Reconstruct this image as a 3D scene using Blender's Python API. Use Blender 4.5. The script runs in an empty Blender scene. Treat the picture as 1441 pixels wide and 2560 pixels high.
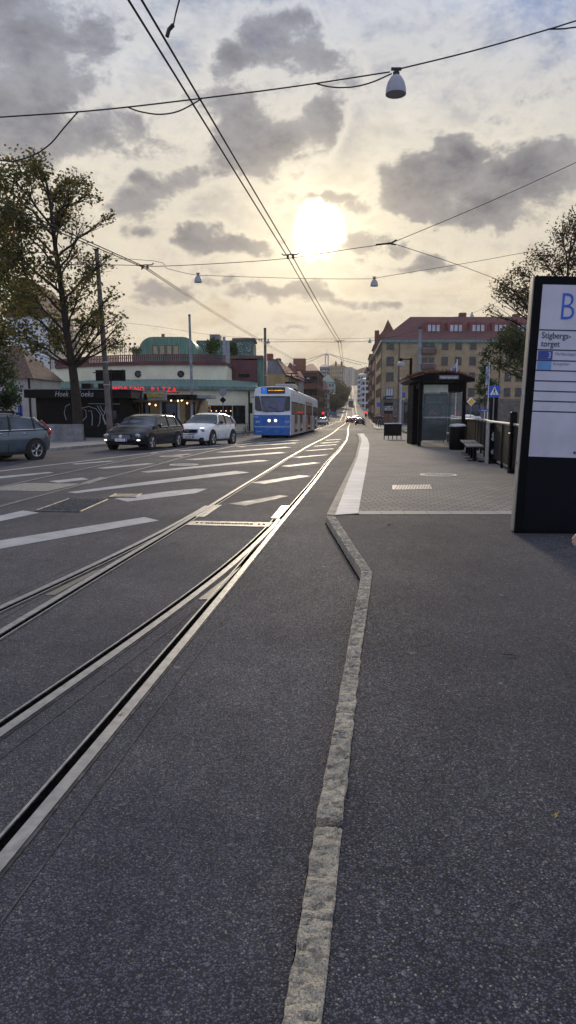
import bpy, math, random
from mathutils import Vector, Matrix
PI = math.pi
R = math.radians
rnd = random.Random(7)
S = bpy.context.scene
COL = S.collection

# ------------------------------------------------------------ camera
FPX, EYE = 1700.0, 1.66
PITCH = math.atan(260 / FPX)
cd = bpy.data.cameras.new('camera'); cam = bpy.data.objects.new('camera', cd); COL.objects.link(cam)
cam.location = (0, 0, EYE); cam.rotation_euler = (PI / 2 - PITCH, 0, 0)
cd.sensor_fit = 'VERTICAL'; cd.sensor_height = 24; cd.lens = 24 * FPX / 2560
cd.clip_start = 0.05; cd.clip_end = 9000
S.camera = cam
S.render.resolution_x = 576; S.render.resolution_y = 1024
S.view_settings.view_transform = 'Standard'; S.view_settings.look = 'None'
S.view_settings.exposure = 0.18; S.view_settings.gamma = 1.0

def ray(px, py):
    u = (px - 720.5) / FPX; v = (1280 - py) / FPX
    c, s = math.cos(PITCH), math.sin(PITCH)
    return Vector((u, c + v * s, -s + v * c))
def A(px, py, Y):                 # the point that stands Y metres up the street on the sight line
    d = ray(px, py); t = Y / d.y
    return Vector((d.x * t, Y, EYE + d.z * t))

# ------------------------------------------------------------ sky
world = bpy.data.worlds.new('World'); S.world = world; world.use_nodes = True
wn, wl = world.node_tree.nodes, world.node_tree.links
wn.clear()
class NT:
    def __init__(s, tree): s.n = tree.nodes; s.l = tree.links
    def _in(s, sock, v):
        if isinstance(v, (int, float)): sock.default_value = v
        elif isinstance(v, (tuple, list)): sock.default_value = v if len(v) == len(sock.default_value) else tuple(v) + (1,)
        elif v is not None: s.l.new(v, sock)
    def m(s, op, a, b=None, c=None, clamp=False):
        n = s.n.new('ShaderNodeMath'); n.operation = op; n.use_clamp = clamp
        for i, v in enumerate((a, b, c)): s._in(n.inputs[i], v)
        return n.outputs[0]
    def vm(s, op, a, b=None, out=0):
        n = s.n.new('ShaderNodeVectorMath'); n.operation = op
        s._in(n.inputs[0], a); s._in(n.inputs[1], b)
        return n.outputs[out]
    def mr(s, v, a, b, c=0.0, d=1.0, smooth=True):
        n = s.n.new('ShaderNodeMapRange'); n.interpolation_type = 'SMOOTHSTEP' if smooth else 'LINEAR'
        for i, x in enumerate((v, a, b, c, d)): s._in(n.inputs[i], x)
        return n.outputs[0]
    def mix(s, f, a, b, mode='MIX'):
        n = s.n.new('ShaderNodeMix'); n.data_type = 'RGBA'; n.blend_type = mode
        s._in(n.inputs[0], f); s._in(n.inputs[6], a); s._in(n.inputs[7], b)
        return n.outputs[2]
    def noise(s, vec, scale, detail=4, rough=0.55, col=False, dist=0.0):
        n = s.n.new('ShaderNodeTexNoise'); s._in(n.inputs['Vector'], vec)
        n.inputs['Scale'].default_value = scale; n.inputs['Detail'].default_value = detail
        n.inputs['Roughness'].default_value = rough; n.inputs['Distortion'].default_value = dist
        return n.outputs[1] if col else n.outputs[0]
    def vor(s, vec, scale, feat='F1', out=0, rand=1.0):
        n = s.n.new('ShaderNodeTexVoronoi'); n.feature = feat; s._in(n.inputs['Vector'], vec)
        n.inputs['Scale'].default_value = scale; n.inputs['Randomness'].default_value = rand
        return n.outputs[out]
    def xyz(s, v):
        n = s.n.new('ShaderNodeSeparateXYZ'); s.l.new(v, n.inputs[0]); return n.outputs
    def cxyz(s, x, y, z):
        n = s.n.new('ShaderNodeCombineXYZ')
        for i, v in enumerate((x, y, z)): s._in(n.inputs[i], v)
        return n.outputs[0]
w = NT(world.node_tree)
D0 = wn.new('ShaderNodeTexCoord').outputs['Generated']
X0, Y0, Z0 = w.xyz(D0)
yc = w.m('MAXIMUM', Y0, 0.2)
U = w.m('DIVIDE', X0, yc); W_ = w.m('DIVIDE', Z0, yc)
wob = w.vm('SUBTRACT', w.noise(D0, 4.5, 5, 0.6, True), (0.5, 0.5, 0.5))
wob2 = w.vm('SUBTRACT', w.noise(D0, 16, 4, 0.6, True), (0.5, 0.5, 0.5))
UV = w.vm('ADD', w.cxyz(U, W_, 0.0), w.vm('ADD', w.vm('MULTIPLY', wob, (0.20, 0.13, 0)), w.vm('MULTIPLY', wob2, (0.07, 0.05, 0))))
def suv(px, py):
    d = ray(px, py); return d.x / d.y, d.z / d.y
# cloud banks: where they stand in the sky (as seen from this square), half widths, thickness
banks = [(60, 90, 190, 150, 1.0), (250, 60, 70, 110, .55), (30, 270, 170, 60, .75), (190, 215, 110, 50, .6), (260, 335, 190, 50, .75), (60, 350, 120, 40, .55),
         (700, 90, 95, 80, 1.0), (640, 120, 80, 60, .8), (770, 160, 60, 50, .8), (555, 165, 50, 45, .85), (520, 245, 80, 40, .6), (590, 290, 90, 50, .8), (620, 375, 130, 70, .95), (730, 350, 90, 55, .9), (835, 300, 50, 75, 1.0), (870, 210, 55, 60, .6),
         (690, 230, 90, 60, .45), (385, 450, 100, 45, .95), (300, 490, 90, 40, .7), (470, 420, 60, 30, .6), (545, 605, 80, 34, 1.0), (630, 618, 40, 22, .8), (500, 590, 50, 20, .6), (775, 482, 60, 22, .9), (850, 475, 50, 24, 1.0), (880, 515, 30, 26, .8), (690, 500, 30, 14, .5),
         (1010, 460, 75, 60, 1.05), (1090, 430, 90, 70, 1.0), (1165, 370, 65, 45, 1.0), (1180, 440, 90, 50, 1.0), (1060, 510, 110, 25, .8), (1300, 400, 70, 45, .95), (1390, 430, 90, 90, 1.1), (1290, 480, 90, 50, 1.0), (1180, 520, 90, 24, .85), (1420, 350, 50, 30, .8),
         (900, 612, 55, 24, .8), (960, 590, 50, 20, .7), (1070, 615, 48, 30, 1.0), (1010, 640, 40, 18, .6), (380, 735, 90, 26, .75), (480, 745, 70, 22, .7), (570, 722, 50, 22, .7), (660, 760, 80, 26, .8), (780, 755, 110, 30, .85), (900, 765, 60, 24, .7), (980, 772, 50, 18, .6),
         (330, 570, 60, 34, .6), (690, 590, 20, 14, .6), (1250, 265, 32, 30, .4), (1120, 120, 120, 40, .3), (1300, 190, 130, 40, .3), (700, 862, 90, 12, .45), (560, 830, 60, 10, .35), (930, 655, 60, 16, .4),
         (-250, 400, 250, 200, .8), (1750, 300, 250, 200, .8), (500, -250, 500, 160, .8), (1200, -300, 300, 120, .7)]
dens = None
for (px, py, rx, ry, amp) in banks:
    cu, cw = suv(px, py)
    du = abs(suv(px + rx, py)[0] - cu); dw = abs(suv(px, py - ry)[1] - suv(px, py + ry)[1]) / 2
    q = w.vm('MULTIPLY', w.vm('SUBTRACT', UV, (cu, cw, 0)), (1 / du, 1 / dw, 0))
    g = w.mr(w.vm('LENGTH', q, None, 1), 1.85, 0.0, 0.0, amp)
    dens = g if dens is None else w.m('ADD', w.m('MAXIMUM', dens, g), w.m('MULTIPLY', w.m('MINIMUM', dens, g), 0.35))
stretch = w.vm('MULTIPLY', D0, (1, 1, 1.7))
n1 = w.noise(stretch, 8, 9, 0.70, dist=0.35)
n1b = w.noise(stretch, 26, 6, 0.65)
dd = w.m('ADD', dens, w.m('ADD', w.m('MULTIPLY', w.m('SUBTRACT', n1, 0.5), 2.2), w.m('MULTIPLY', w.m('SUBTRACT', n1b, 0.5), 0.8)))
cm = w.mr(dd, 0.20, 0.92)
midc = w.mr(w.m('ADD', w.m('MULTIPLY', dens, 0.55), w.m('MULTIPLY', w.m('SUBTRACT', w.noise(stretch, 5.0, 9, 0.66, dist=0.5), 0.5), 3.4)), -0.30, 0.45)
edge = w.mr(dd, -0.5, 0.30)
lowsky = w.mr(W_, 0.02, 0.34); highsky = w.mr(W_, 0.25, 0.62)
veil = w.mr(w.noise(stretch, 4.2, 9, 0.68, dist=0.4), 0.42, 0.60)
pale = w.mix(highsky, w.mix(lowsky, (0.66, 0.49, 0.29), (0.52, 0.47, 0.385)), (0.46, 0.53, 0.65))
gap = w.mix(highsky, w.mix(lowsky, (0.56, 0.43, 0.29), (0.36, 0.35, 0.355)), (0.16, 0.26, 0.50))
base = w.mix(veil, gap, pale)
base = w.mix(w.m('MULTIPLY', w.mr(U, 0.02, -0.42), w.mr(W_, 0.30, 0.62)), base, (0.22, 0.29, 0.46))
su, sw = suv(797, 578)
ds = w.vm('LENGTH', w.vm('SUBTRACT', w.cxyz(U, W_, 0.0), (su, sw, 0)), None, 1)
wobs = w.vm('SUBTRACT', w.noise(D0, 30, 3, 0.6, True), (0.5, 0.5, 0.5))
dsw = w.vm('LENGTH', w.vm('SUBTRACT', w.vm('ADD', w.cxyz(U, W_, 0.0), w.vm('ADD', w.vm('MULTIPLY', wobs, (0.05, 0.05, 0)), w.vm('MULTIPLY', wob2, (0.02, 0.05, 0)))), (su, sw, 0)), None, 1)
ex = lambda r: w.m('POWER', 2.718, w.m('MULTIPLY', w.m('POWER', w.m('DIVIDE', ds, r), 2), -1))
front = w.mr(Y0, 0.0, 0.3)
halo = w.m('MULTIPLY', ex(0.085), front); halo2 = w.m('MULTIPLY', ex(0.22), front); core = w.m('MULTIPLY', w.mr(dsw, 0.045, 0.010), front)
base = w.mix(w.m('MULTIPLY', halo2, 0.50), base, (0.88, 0.78, 0.58))
grey = w.mix(highsky, w.mix(lowsky, (0.41, 0.33, 0.255), (0.27, 0.26, 0.265)), (0.185, 0.235, 0.345))
base = w.mix(w.m('MULTIPLY', midc, w.m('SUBTRACT', 0.72, w.m('MULTIPLY', halo2, 0.45))), base, grey)
lit = w.mix(w.m('MULTIPLY', w.m('MULTIPLY', edge, w.m('SUBTRACT', 1.0, cm)), 0.55), base, w.mix(highsky, (0.98, 0.88, 0.68), (0.80, 0.80, 0.80)))
dark = w.mix(w.mr(w.noise(stretch, 12, 7, 0.68), 0.34, 0.62), w.mix(highsky, (0.105, 0.105, 0.125), (0.075, 0.10, 0.175)), w.mix(highsky, (0.25, 0.235, 0.24), (0.20, 0.245, 0.35)))
dark = w.mix(w.mr(dd, 1.5, 0.7, 0.0, 0.35), dark, (0.45, 0.43, 0.41))
dark = w.mix(w.m('MULTIPLY', halo2, 0.12), dark, (0.62, 0.50, 0.36))
low = w.mr(W_, 0.26, 0.06)
dark = w.mix(w.m('MULTIPLY', low, 0.42), dark, (0.52, 0.42, 0.32))
sky = w.mix(w.mr(cm, 0.0, 1.0), lit, dark)
add = w.mix(1.0, w.mix(w.m('MULTIPLY', halo, 0.9), (0, 0, 0), (0.55, 0.45, 0.27)), w.mix(core, (0, 0, 0), (3.2, 3.0, 2.5)), 'ADD')
sky = w.mix(1.0, sky, add, 'ADD')
# unseen sky behind us faces the sun; brightened here as fill light
back = w.mr(Y0, 0.35, -0.5)
backc = w.mix(w.mr(w.noise(stretch, 2.4, 4), 0.35, 0.7), (0.42, 0.50, 0.78), (0.80, 0.83, 0.98))
sky = w.mix(back, sky, backc)
top = w.mr(Z0, 0.6, 0.95)  # overhead sky, out of view, lifted too as fill light
sky = w.mix(top, sky, (0.62, 0.67, 0.84))
nis = wn.new('ShaderNodeTexSky'); nis.sky_type = 'NISHITA'; nis.sun_disc = False
SUN_EL, SUN_AZ = R(14.2), R(2.6)
nis.sun_elevation = SUN_EL; nis.sun_rotation = SUN_AZ
sky = w.mix(1.0, sky, w.mix(1.0, nis.outputs[0], (0.0008, 0.0008, 0.0009), 'MULTIPLY'), 'ADD')
bg = wn.new('ShaderNodeBackground'); wl.new(sky, bg.inputs[0]); bg.inputs[1].default_value = 1.0
wo = wn.new('ShaderNodeOutputWorld'); wl.new(bg.outputs[0], wo.inputs[0])
world.cycles.sampling_method = 'MANUAL'; world.cycles.sample_map_resolution = 1024

# ------------------------------------------------------------ sun, veiled by thin cloud
sl = bpy.data.lights.new('sun', 'SUN'); so = bpy.data.objects.new('sun', sl); COL.objects.link(so)
sl.energy = 1.7; sl.angle = R(7); sl.color = (1.0, 0.83, 0.60)
sd = Vector((math.sin(SUN_AZ) * math.cos(SUN_EL), math.cos(SUN_AZ) * math.cos(SUN_EL), math.sin(SUN_EL)))
so.rotation_euler = sd.to_track_quat('Z', 'Y').to_euler(); so.location = (0, 0, 60)

# ------------------------------------------------------------ terrain profile (the street dips, then climbs the far hill)
PROF = [(-80, 0), (0, 0), (22, 0), (32, -.12), (50, -.5), (90, -1.1), (137, -1.7), (173, -2.05), (205, -2.1), (240, -1.6), (300, .2), (370, 2.4), (600, 12), (900, 26), (1360, 46), (1480, 47), (1700, 40), (4000, 30)]
def zr(Y):
    for (a, za), (b, zb) in zip(PROF, PROF[1:]):
        if Y <= b:
            t = (Y - a) / (b - a); return za + (zb - za) * t
    return PROF[-1][1]
def G(px, py, off=0.0):           # where a sight line meets the ground
    d = ray(px, py); f = lambda t: EYE + d.z * t - zr(d.y * t) - off
    t0, t = 0.3, 0.3
    while t < 4000:
        t1 = t * 1.03
        if f(t1) < 0:
            a, b = t, t1
            for _ in range(30):
                m = (a + b) / 2
                if f(m) < 0: b = m
                else: a = m
            return Vector((d.x * a, d.y * a, zr(d.y * a) + off))
        t = t1
    return Vector((d.x * t, d.y * t, 0))
# ------------------------------------------------------------ mesh helpers
def tag(o, label=None, cat=None, group=None, kind=None):
    if label: o['label'] = label
    if cat: o['category'] = cat
    if group: o['group'] = group
    if kind: o['kind'] = kind
    return o
def thing(name, label, cat, loc=(0, 0, 0), rz=0.0, group=None):
    o = bpy.data.objects.new(name, None); COL.objects.link(o); o.empty_display_size = 0.2
    o.location = loc; o.rotation_euler = (0, 0, rz)
    return tag(o, label, cat, group)
class MB:
    def __init__(s, M=None): s.v = []; s.f = []; s.M = M
    def add(s, vs, fs, M=None):
        b = len(s.v)
        for p in vs:
            p = Vector(p)
            if M is not None: p = M @ p
            if s.M is not None: p = s.M @ p
            s.v.append(p)
        s.f += [tuple(b + i for i in f) for f in fs]
        return s
    def box(s, x0, x1, y0, y1, z0, z1, M=None):
        return s.add([(x0, y0, z0), (x1, y0, z0), (x1, y1, z0), (x0, y1, z0), (x0, y0, z1), (x1, y0, z1), (x1, y1, z1), (x0, y1, z1)],
                     [(0, 3, 2, 1), (4, 5, 6, 7), (0, 1, 5, 4), (1, 2, 6, 5), (2, 3, 7, 6), (3, 0, 4, 7)], M)
    def bbox(s, x0, x1, y0, y1, z0, z1, b, M=None):      # box with chamfered vertical and top edges
        p = [(x0 + b, y0), (x1 - b, y0), (x1, y0 + b), (x1, y1 - b), (x1 - b, y1), (x0 + b, y1), (x0, y1 - b), (x0, y0 + b)]
        q = [(x0 + 2 * b, y0 + b), (x1 - 2 * b, y0 + b), (x1 - b, y0 + 2 * b), (x1 - b, y1 - 2 * b), (x1 - 2 * b, y1 - b), (x0 + 2 * b, y1 - b), (x0 + b, y1 - 2 * b), (x0 + b, y0 + 2 * b)]
        vs = [(x, y, z0) for x, y in p] + [(x, y, z1 - b) for x, y in p] + [(x, y, z1) for x, y in q]
        fs = [tuple(range(7, -1, -1)), tuple(range(16, 24))]
        for k in (0, 8):
            for i in range(8): fs.append((k + i, k + (i + 1) % 8, k + 8 + (i + 1) % 8, k + 8 + i))
        return s.add(vs, fs, M)
    def quad(s, a, b, c, d): return s.add([a, b, c, d], [(0, 1, 2, 3)])
    def prism(s, poly, f0, f1):    # poly of 2D points, f0/f1 map a point to the two end faces
        n = len(poly)
        return s.add([f0(*p) for p in poly] + [f1(*p) for p in poly],
                     [tuple(range(n - 1, -1, -1)), tuple(range(n, 2 * n))] + [(i, (i + 1) % n, n + (i + 1) % n, n + i) for i in range(n)])
    def tube(s, pts, r, n=6, r1=None, cap=True):
        pts = [Vector(p) for p in pts]; m = len(pts); rings = []
        up = Vector((0, 0, 1))
        for i, p in enumerate(pts):
            d = (pts[min(i + 1, m - 1)] - pts[max(i - 1, 0)])
            if d.length < 1e-9: d = Vector((0, 0, 1))
            d.normalize()
            a = d.cross(up if abs(d.z) < 0.95 else Vector((1, 0, 0))).normalized(); b = d.cross(a)
            if callable(r): rr = r(i / (m - 1))
            else: rr = r if r1 is None else r + (r1 - r) * i / (m - 1)
            rings.append([p + (a * math.cos(2 * PI * k / n) + b * math.sin(2 * PI * k / n)) * rr for k in range(n)])
        vs = [q for rg in rings for q in rg]; fs = []
        for i in range(m - 1):
            for k in range(n): fs.append((i * n + k, i * n + (k + 1) % n, (i + 1) * n + (k + 1) % n, (i + 1) * n + k))
        if cap: fs += [tuple(range(n - 1, -1, -1)), tuple((m - 1) * n + k for k in range(n))]
        return s.add(vs, fs)
    def lathe(s, prof, n=16, M=None, close=True):
        vs = [(r * math.cos(2 * PI * k / n), r * math.sin(2 * PI * k / n), z) for r, z in prof for k in range(n)]; fs = []
        for i in range(len(prof) - 1):
            for k in range(n): fs.append((i * n + k, i * n + (k + 1) % n, (i + 1) * n + (k + 1) % n, (i + 1) * n + k))
        if close: fs += [tuple(range(n - 1, -1, -1)), tuple((len(prof) - 1) * n + k for k in range(n))]
        return s.add(vs, fs, M)
    def ball(s, c, rx, ry, rz, n=10, m=6, M=None):
        T = Matrix.Translation(c) if M is None else M @ Matrix.Translation(c)
        prof = [(math.sin(PI * i / m), -math.cos(PI * i / m)) for i in range(m + 1)]
        prof[0] = (0.02, -1); prof[-1] = (0.02, 1)
        return s.lathe(prof, n, T @ Matrix.Diagonal((rx, ry, rz, 1)))
    def loft(s, rings, closed=True, caps=True):
        n = len(rings[0]); vs = [p for rg in rings for p in rg]; fs = []
        for i in range(len(rings) - 1):
            for k in range(n if closed else n - 1): fs.append((i * n + k, (i + 1) * n + k, (i + 1) * n + (k + 1) % n, i * n + (k + 1) % n))
        if caps and closed: fs += [tuple(range(n)), tuple((len(rings) - 1) * n + k for k in range(n - 1, -1, -1))]
        return s.add(vs, fs)
    def build(s, name, mat, parent=None, smooth=False, angle=40):
        me = bpy.data.meshes.new(name); me.from_pydata([tuple(p) for p in s.v], [], s.f); me.update()
        if mat: me.materials.append(mat)
        if smooth:
            me.polygons.foreach_set('use_smooth', [True] * len(me.polygons))
            try: me.set_sharp_from_angle(angle=R(angle))
            except Exception: pass
        o = bpy.data.objects.new(name, me); COL.objects.link(o)
        if parent: o.parent = parent
        return o
def struct(name, mb, mat, smooth=False): return tag(mb.build(name, mat, None, smooth), kind='structure')
def copy_tree(o, parent=None):
    c = o.copy(); COL.objects.link(c); c.parent = parent
    for ch in [x for x in bpy.data.objects if x.parent == o and x != c]: copy_tree(ch, c)
    return c
def text(body, size, mat, parent, M, name='lettering', extrude=0.004, align='CENTER', sx=1.0, shear=0.0, bold=0.0):
    cu = bpy.data.curves.new('t', 'FONT'); cu.body = body; cu.size = size; cu.extrude = extrude; cu.align_x = align; cu.align_y = 'CENTER'
    cu.shear = shear; cu.offset = bold; cu.resolution_u = 3
    tmp = bpy.data.objects.new('t', cu); COL.objects.link(tmp)
    bpy.context.view_layer.update()
    me = bpy.data.meshes.new_from_object(tmp.evaluated_get(bpy.context.evaluated_depsgraph_get()))
    bpy.data.objects.remove(tmp); bpy.data.curves.remove(cu)
    me.transform(M @ Matrix.Diagonal((sx, 1, 1, 1))); me.materials.clear(); me.materials.append(mat); me.name = name
    o = bpy.data.objects.new(name, me); COL.objects.link(o); o.parent = parent
    return o
def frame(o, x, z, ny):           # matrix of a wall plane: local x along x, local y up, facing -y (ny=-1)
    x = Vector(x).normalized(); z = Vector(z).normalized(); n = x.cross(z)
    m = Matrix((x, z, n)).transposed().to_4x4(); m.translation = Vector(o); return m
FRONT = lambda x, y, z: frame((x, y, z), (1, 0, 0), (0, 0, 1), -1)      # faces -Y

# ------------------------------------------------------------ materials
MATS = {}
def pm(name, col, rough=0.6, metal=0.0, var=0.12, vs=3.0, bump=0.0, bs=60.0, col2=None, spec=0.5, coat=0.0, trans=0.0, coord='Object', spots=None, stretch=None):
    if name in MATS: return MATS[name]
    m = bpy.data.materials.new(name); m.use_nodes = True; MATS[name] = m
    t = NT(m.node_tree); b = m.node_tree.nodes['Principled BSDF']
    if coord == 'World': P = t.n.new('ShaderNodeNewGeometry').outputs['Position']
    else: P = t.n.new('ShaderNodeTexCoord').outputs['Object']
    if stretch: P = t.vm('MULTIPLY', P, stretch)
    c2 = col2 or tuple(max(0, x * (1 - 2.2 * var)) for x in col)
    f = t.mr(t.noise(P, vs, 6, 0.62), 0.32, 0.68)
    c = t.mix(f, c2, tuple(min(1, x * (1 + var * .5)) for x in col))
    if spots:
        c = t.mix(t.mr(t.noise(P, spots[0], 5, 0.7), spots[1], spots[1] + 0.08), c, spots[2])
    t.l.new(c, b.inputs['Base Color'])
    b.inputs['Roughness'].default_value = rough; b.inputs['Metallic'].default_value = metal
    b.inputs['Specular IOR Level'].default_value = spec
    b.inputs['Coat Weight'].default_value = coat; b.inputs['Coat Roughness'].default_value = 0.06
    if trans: b.inputs['Transmission Weight'].default_value = trans
    if rough > 0.25:
        t.l.new(t.mr(t.noise(P, vs * 2.3, 4), 0.3, 0.7, max(0, rough - 0.1), min(1, rough + 0.1)), b.inputs['Roughness'])
    if bump:
        bn = t.n.new('ShaderNodeBump'); bn.inputs['Strength'].default_value = bump; bn.inputs['Distance'].default_value = 0.01
        t.l.new(t.noise(P, bs, 5, 0.65), bn.inputs['Height']); t.l.new(bn.outputs[0], b.inputs['Normal'])
    return m
def emis(name, col, strength, base=(0.8, 0.8, 0.8)):
    if name in MATS: return MATS[name]
    m = bpy.data.materials.new(name); m.use_nodes = True; MATS[name] = m
    b = m.node_tree.nodes['Principled BSDF']; b.inputs['Base Color'].default_value = base + (1,)
    b.inputs['Emission Color'].default_value = col + (1,); b.inputs['Emission Strength'].default_value = strength
    t = NT(m.node_tree); P = t.n.new('ShaderNodeTexCoord').outputs['Object']
    t.l.new(t.mix(t.mr(t.noise(P, 9, 3), 0.3, 0.7), tuple(x * .8 for x in base), base), b.inputs['Base Color'])
    return m
def bricks(name, c1, c2, mortar, bw, bh, rough=0.85, coordrot=0.0, horiz=False, bump=0.3, msize=0.008, rowoff=0.5):
    if name in MATS: return MATS[name]
    m = bpy.data.materials.new(name); m.use_nodes = True; MATS[name] = m
    t = NT(m.node_tree); b = m.node_tree.nodes['Principled BSDF']
    if horiz:
        P = t.n.new('ShaderNodeNewGeometry').outputs['Position']
        mp = t.n.new('ShaderNodeMapping'); mp.inputs['Rotation'].default_value = (0, 0, coordrot); t.l.new(P, mp.inputs[0]); V = mp.outputs[0]
    else:
        P = t.n.new('ShaderNodeTexCoord').outputs['Object']; x, y, z = t.xyz(P); V = t.cxyz(t.m('ADD', x, y), z, 0.0)
    bt = t.n.new('ShaderNodeTexBrick'); t.l.new(V, bt.inputs['Vector'])
    bt.inputs['Scale'].default_value = 1.0; bt.inputs['Brick Width'].default_value = bw; bt.inputs['Row Height'].default_value = bh
    bt.inputs['Mortar Size'].default_value = msize; bt.inputs['Color1'].default_value = c1 + (1,); bt.inputs['Color2'].default_value = c2 + (1,)
    bt.inputs['Mortar'].default_value = mortar + (1,); bt.offset = rowoff
    c = t.mix(1.0, bt.outputs[0], t.mix(t.mr(t.noise(P, 0.7, 6, 0.65), 0.3, 0.7), (0.72, 0.72, 0.74), (1.1, 1.08, 1.04)), 'MULTIPLY')
    c = t.mix(1.0, c, t.mix(t.mr(t.noise(P, 70, 3, 0.7), 0.3, 0.7), (0.75, 0.75, 0.75), (1.15, 1.15, 1.15)), 'MULTIPLY')
    t.l.new(c, b.inputs['Base Color']); b.inputs['Roughness'].default_value = rough
    bn = t.n.new('ShaderNodeBump'); bn.inputs['Strength'].default_value = bump; bn.inputs['Distance'].default_value = 0.01; bn.invert = True
    t.l.new(bt.outputs[1], bn.inputs['Height']); t.l.new(bn.outputs[0], b.inputs['Normal'])
    return m
def asphalt(name, dark, light, tint, chips=1.0, rough=0.62):
    m = bpy.data.materials.new(name); m.use_nodes = True; MATS[name] = m
    t = NT(m.node_tree); b = m.node_tree.nodes['Principled BSDF']
    P = t.n.new('ShaderNodeNewGeometry').outputs['Position']
    Pw = t.vm('ADD', P, t.vm('MULTIPLY', t.noise(P, 40, 2, 0.5, True), (0.012, 0.012, 0.0)))
    dist = t.vor(Pw, 125); rc = t.vor(Pw, 125, out=1); r = t.xyz(rc)
    d2 = t.vor(Pw, 42); r2 = t.xyz(t.vor(Pw, 42, out=1))
    stone = t.mix(t.m('MULTIPLY', t.mr(r[0], 0.1, 0.95), t.mr(t.noise(P, 55, 4, 0.7), 0.3, 0.7, 0.35, 1.45)), tuple(x * dark for x in tint), tuple(x * light for x in tint))
    stone = t.mix(t.mr(r[1], 0.93, 0.97, smooth=False), stone, (0.22 * chips, 0.21 * chips, 0.19 * chips))
    c = t.mix(t.mr(dist, 0.35, 0.65), stone, tuple(x * dark * 0.5 for x in tint))
    big = t.m('MULTIPLY', t.mr(r2[0], 0.90, 0.93, smooth=False), t.mr(d2, 0.42, 0.36))
    c = t.mix(t.m('MULTIPLY', big, 0.30), c, t.mix(r2[1], (0.10, 0.10, 0.115), (0.34, 0.32, 0.30)))
    # trodden gum and pale worn spots
    d3 = t.vor(Pw, 2.2); r3 = t.xyz(t.vor(Pw, 2.2, out=1))
    gum = t.m('MULTIPLY', t.mr(d3, 0.055, 0.040), t.mr(r3[0], 0.35, 0.38, smooth=False))
    c = t.mix(t.m('MULTIPLY', gum, 0.55), c, (0.20, 0.20, 0.205))
    patch = t.mr(t.noise(P, 0.45, 6, 0.62), 0.32, 0.68)
    c = t.mix(1.0, c, t.mix(patch, (0.58, 0.62, 0.74), (1.38, 1.32, 1.28)), 'MULTIPLY')
    mid = t.mr(t.noise(t.vm('MULTIPLY', P, (1.6, 0.6, 1)), 3.5, 6, 0.7), 0.35, 0.65)
    c = t.mix(1.0, c, t.mix(mid, (0.86, 0.86, 0.88), (1.12, 1.12, 1.10)), 'MULTIPLY')
    ce = t.n.new('ShaderNodeTexVoronoi'); ce.feature = 'DISTANCE_TO_EDGE'; ce.inputs['Scale'].default_value = 0.32
    t.l.new(t.vm('ADD', P, t.vm('MULTIPLY', t.noise(P, 1.3, 6, 0.65, True), (0.9, 0.9, 0))), ce.inputs['Vector'])
    crack = t.m('MULTIPLY', t.mr(ce.outputs[0], 0.0028, 0.0008), t.mr(t.noise(P, 0.5, 2), 0.50, 0.60))
    c = t.mix(t.m('MULTIPLY', crack, 0.7), c, (0.015, 0.015, 0.017))
    oil = t.mr(t.noise(t.vm('MULTIPLY', P, (1.0, 0.35, 1)), 1.1, 7, 0.7), 0.58, 0.70)
    c = t.mix(t.m('MULTIPLY', oil, 0.42), c, (0.022, 0.022, 0.026))
    t.l.new(c, b.inputs['Base Color'])
    t.l.new(t.mr(r[2], 0.0, 1.0, rough - 0.17, rough + 0.14), b.inputs['Roughness'])
    b.inputs['Specular IOR Level'].default_value = 0.22
    h = t.m('ADD', t.m('MULTIPLY', t.mr(dist, 0.1, 0.6), -1.0), t.m('ADD', t.m('MULTIPLY', r[0], 0.55), t.m('MULTIPLY', t.noise(P, 6, 4), 1.6)))
    h = t.m('ADD', h, t.m('MULTIPLY', big, 0.8))
    bn = t.n.new('ShaderNodeBump'); bn.inputs['Strength'].default_value = 0.75; bn.inputs['Distance'].default_value = 0.0045
    t.l.new(h, bn.inputs['Height']); t.l.new(bn.outputs[0], b.inputs['Normal'])
    return m
def leafmat(name, c1, c2, c3):
    m = bpy.data.materials.new(name); m.use_nodes = True; MATS[name] = m
    t = NT(m.node_tree); b = m.node_tree.nodes['Principled BSDF']
    g = t.n.new('ShaderNodeNewGeometry'); rp = g.outputs['Random Per Island']
    c = t.mix(t.mr(rp, 0.0, 0.6), c1, c2); c = t.mix(t.mr(rp, 0.72, 1.0), c, c3)
    c = t.mix(1.0, c, t.mix(t.mr(t.noise(g.outputs['Position'], 0.7, 3), 0.35, 0.65), (0.6, 0.65, 0.6), (1.2, 1.15, 1.0)), 'MULTIPLY')
    t.l.new(c, b.inputs['Base Color']); b.inputs['Roughness'].default_value = 0.6
    tr = t.n.new('ShaderNodeBsdfTranslucent'); t.l.new(c, tr.inputs[0])
    ms = t.n.new('ShaderNodeMixShader'); ms.inputs[0].default_value = 0.55
    t.l.new(b.outputs[0], ms.inputs[1]); t.l.new(tr.outputs[0], ms.inputs[2]); t.l.new(ms.outputs[0], t.n['Material Output'].inputs[0])
    return m
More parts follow.
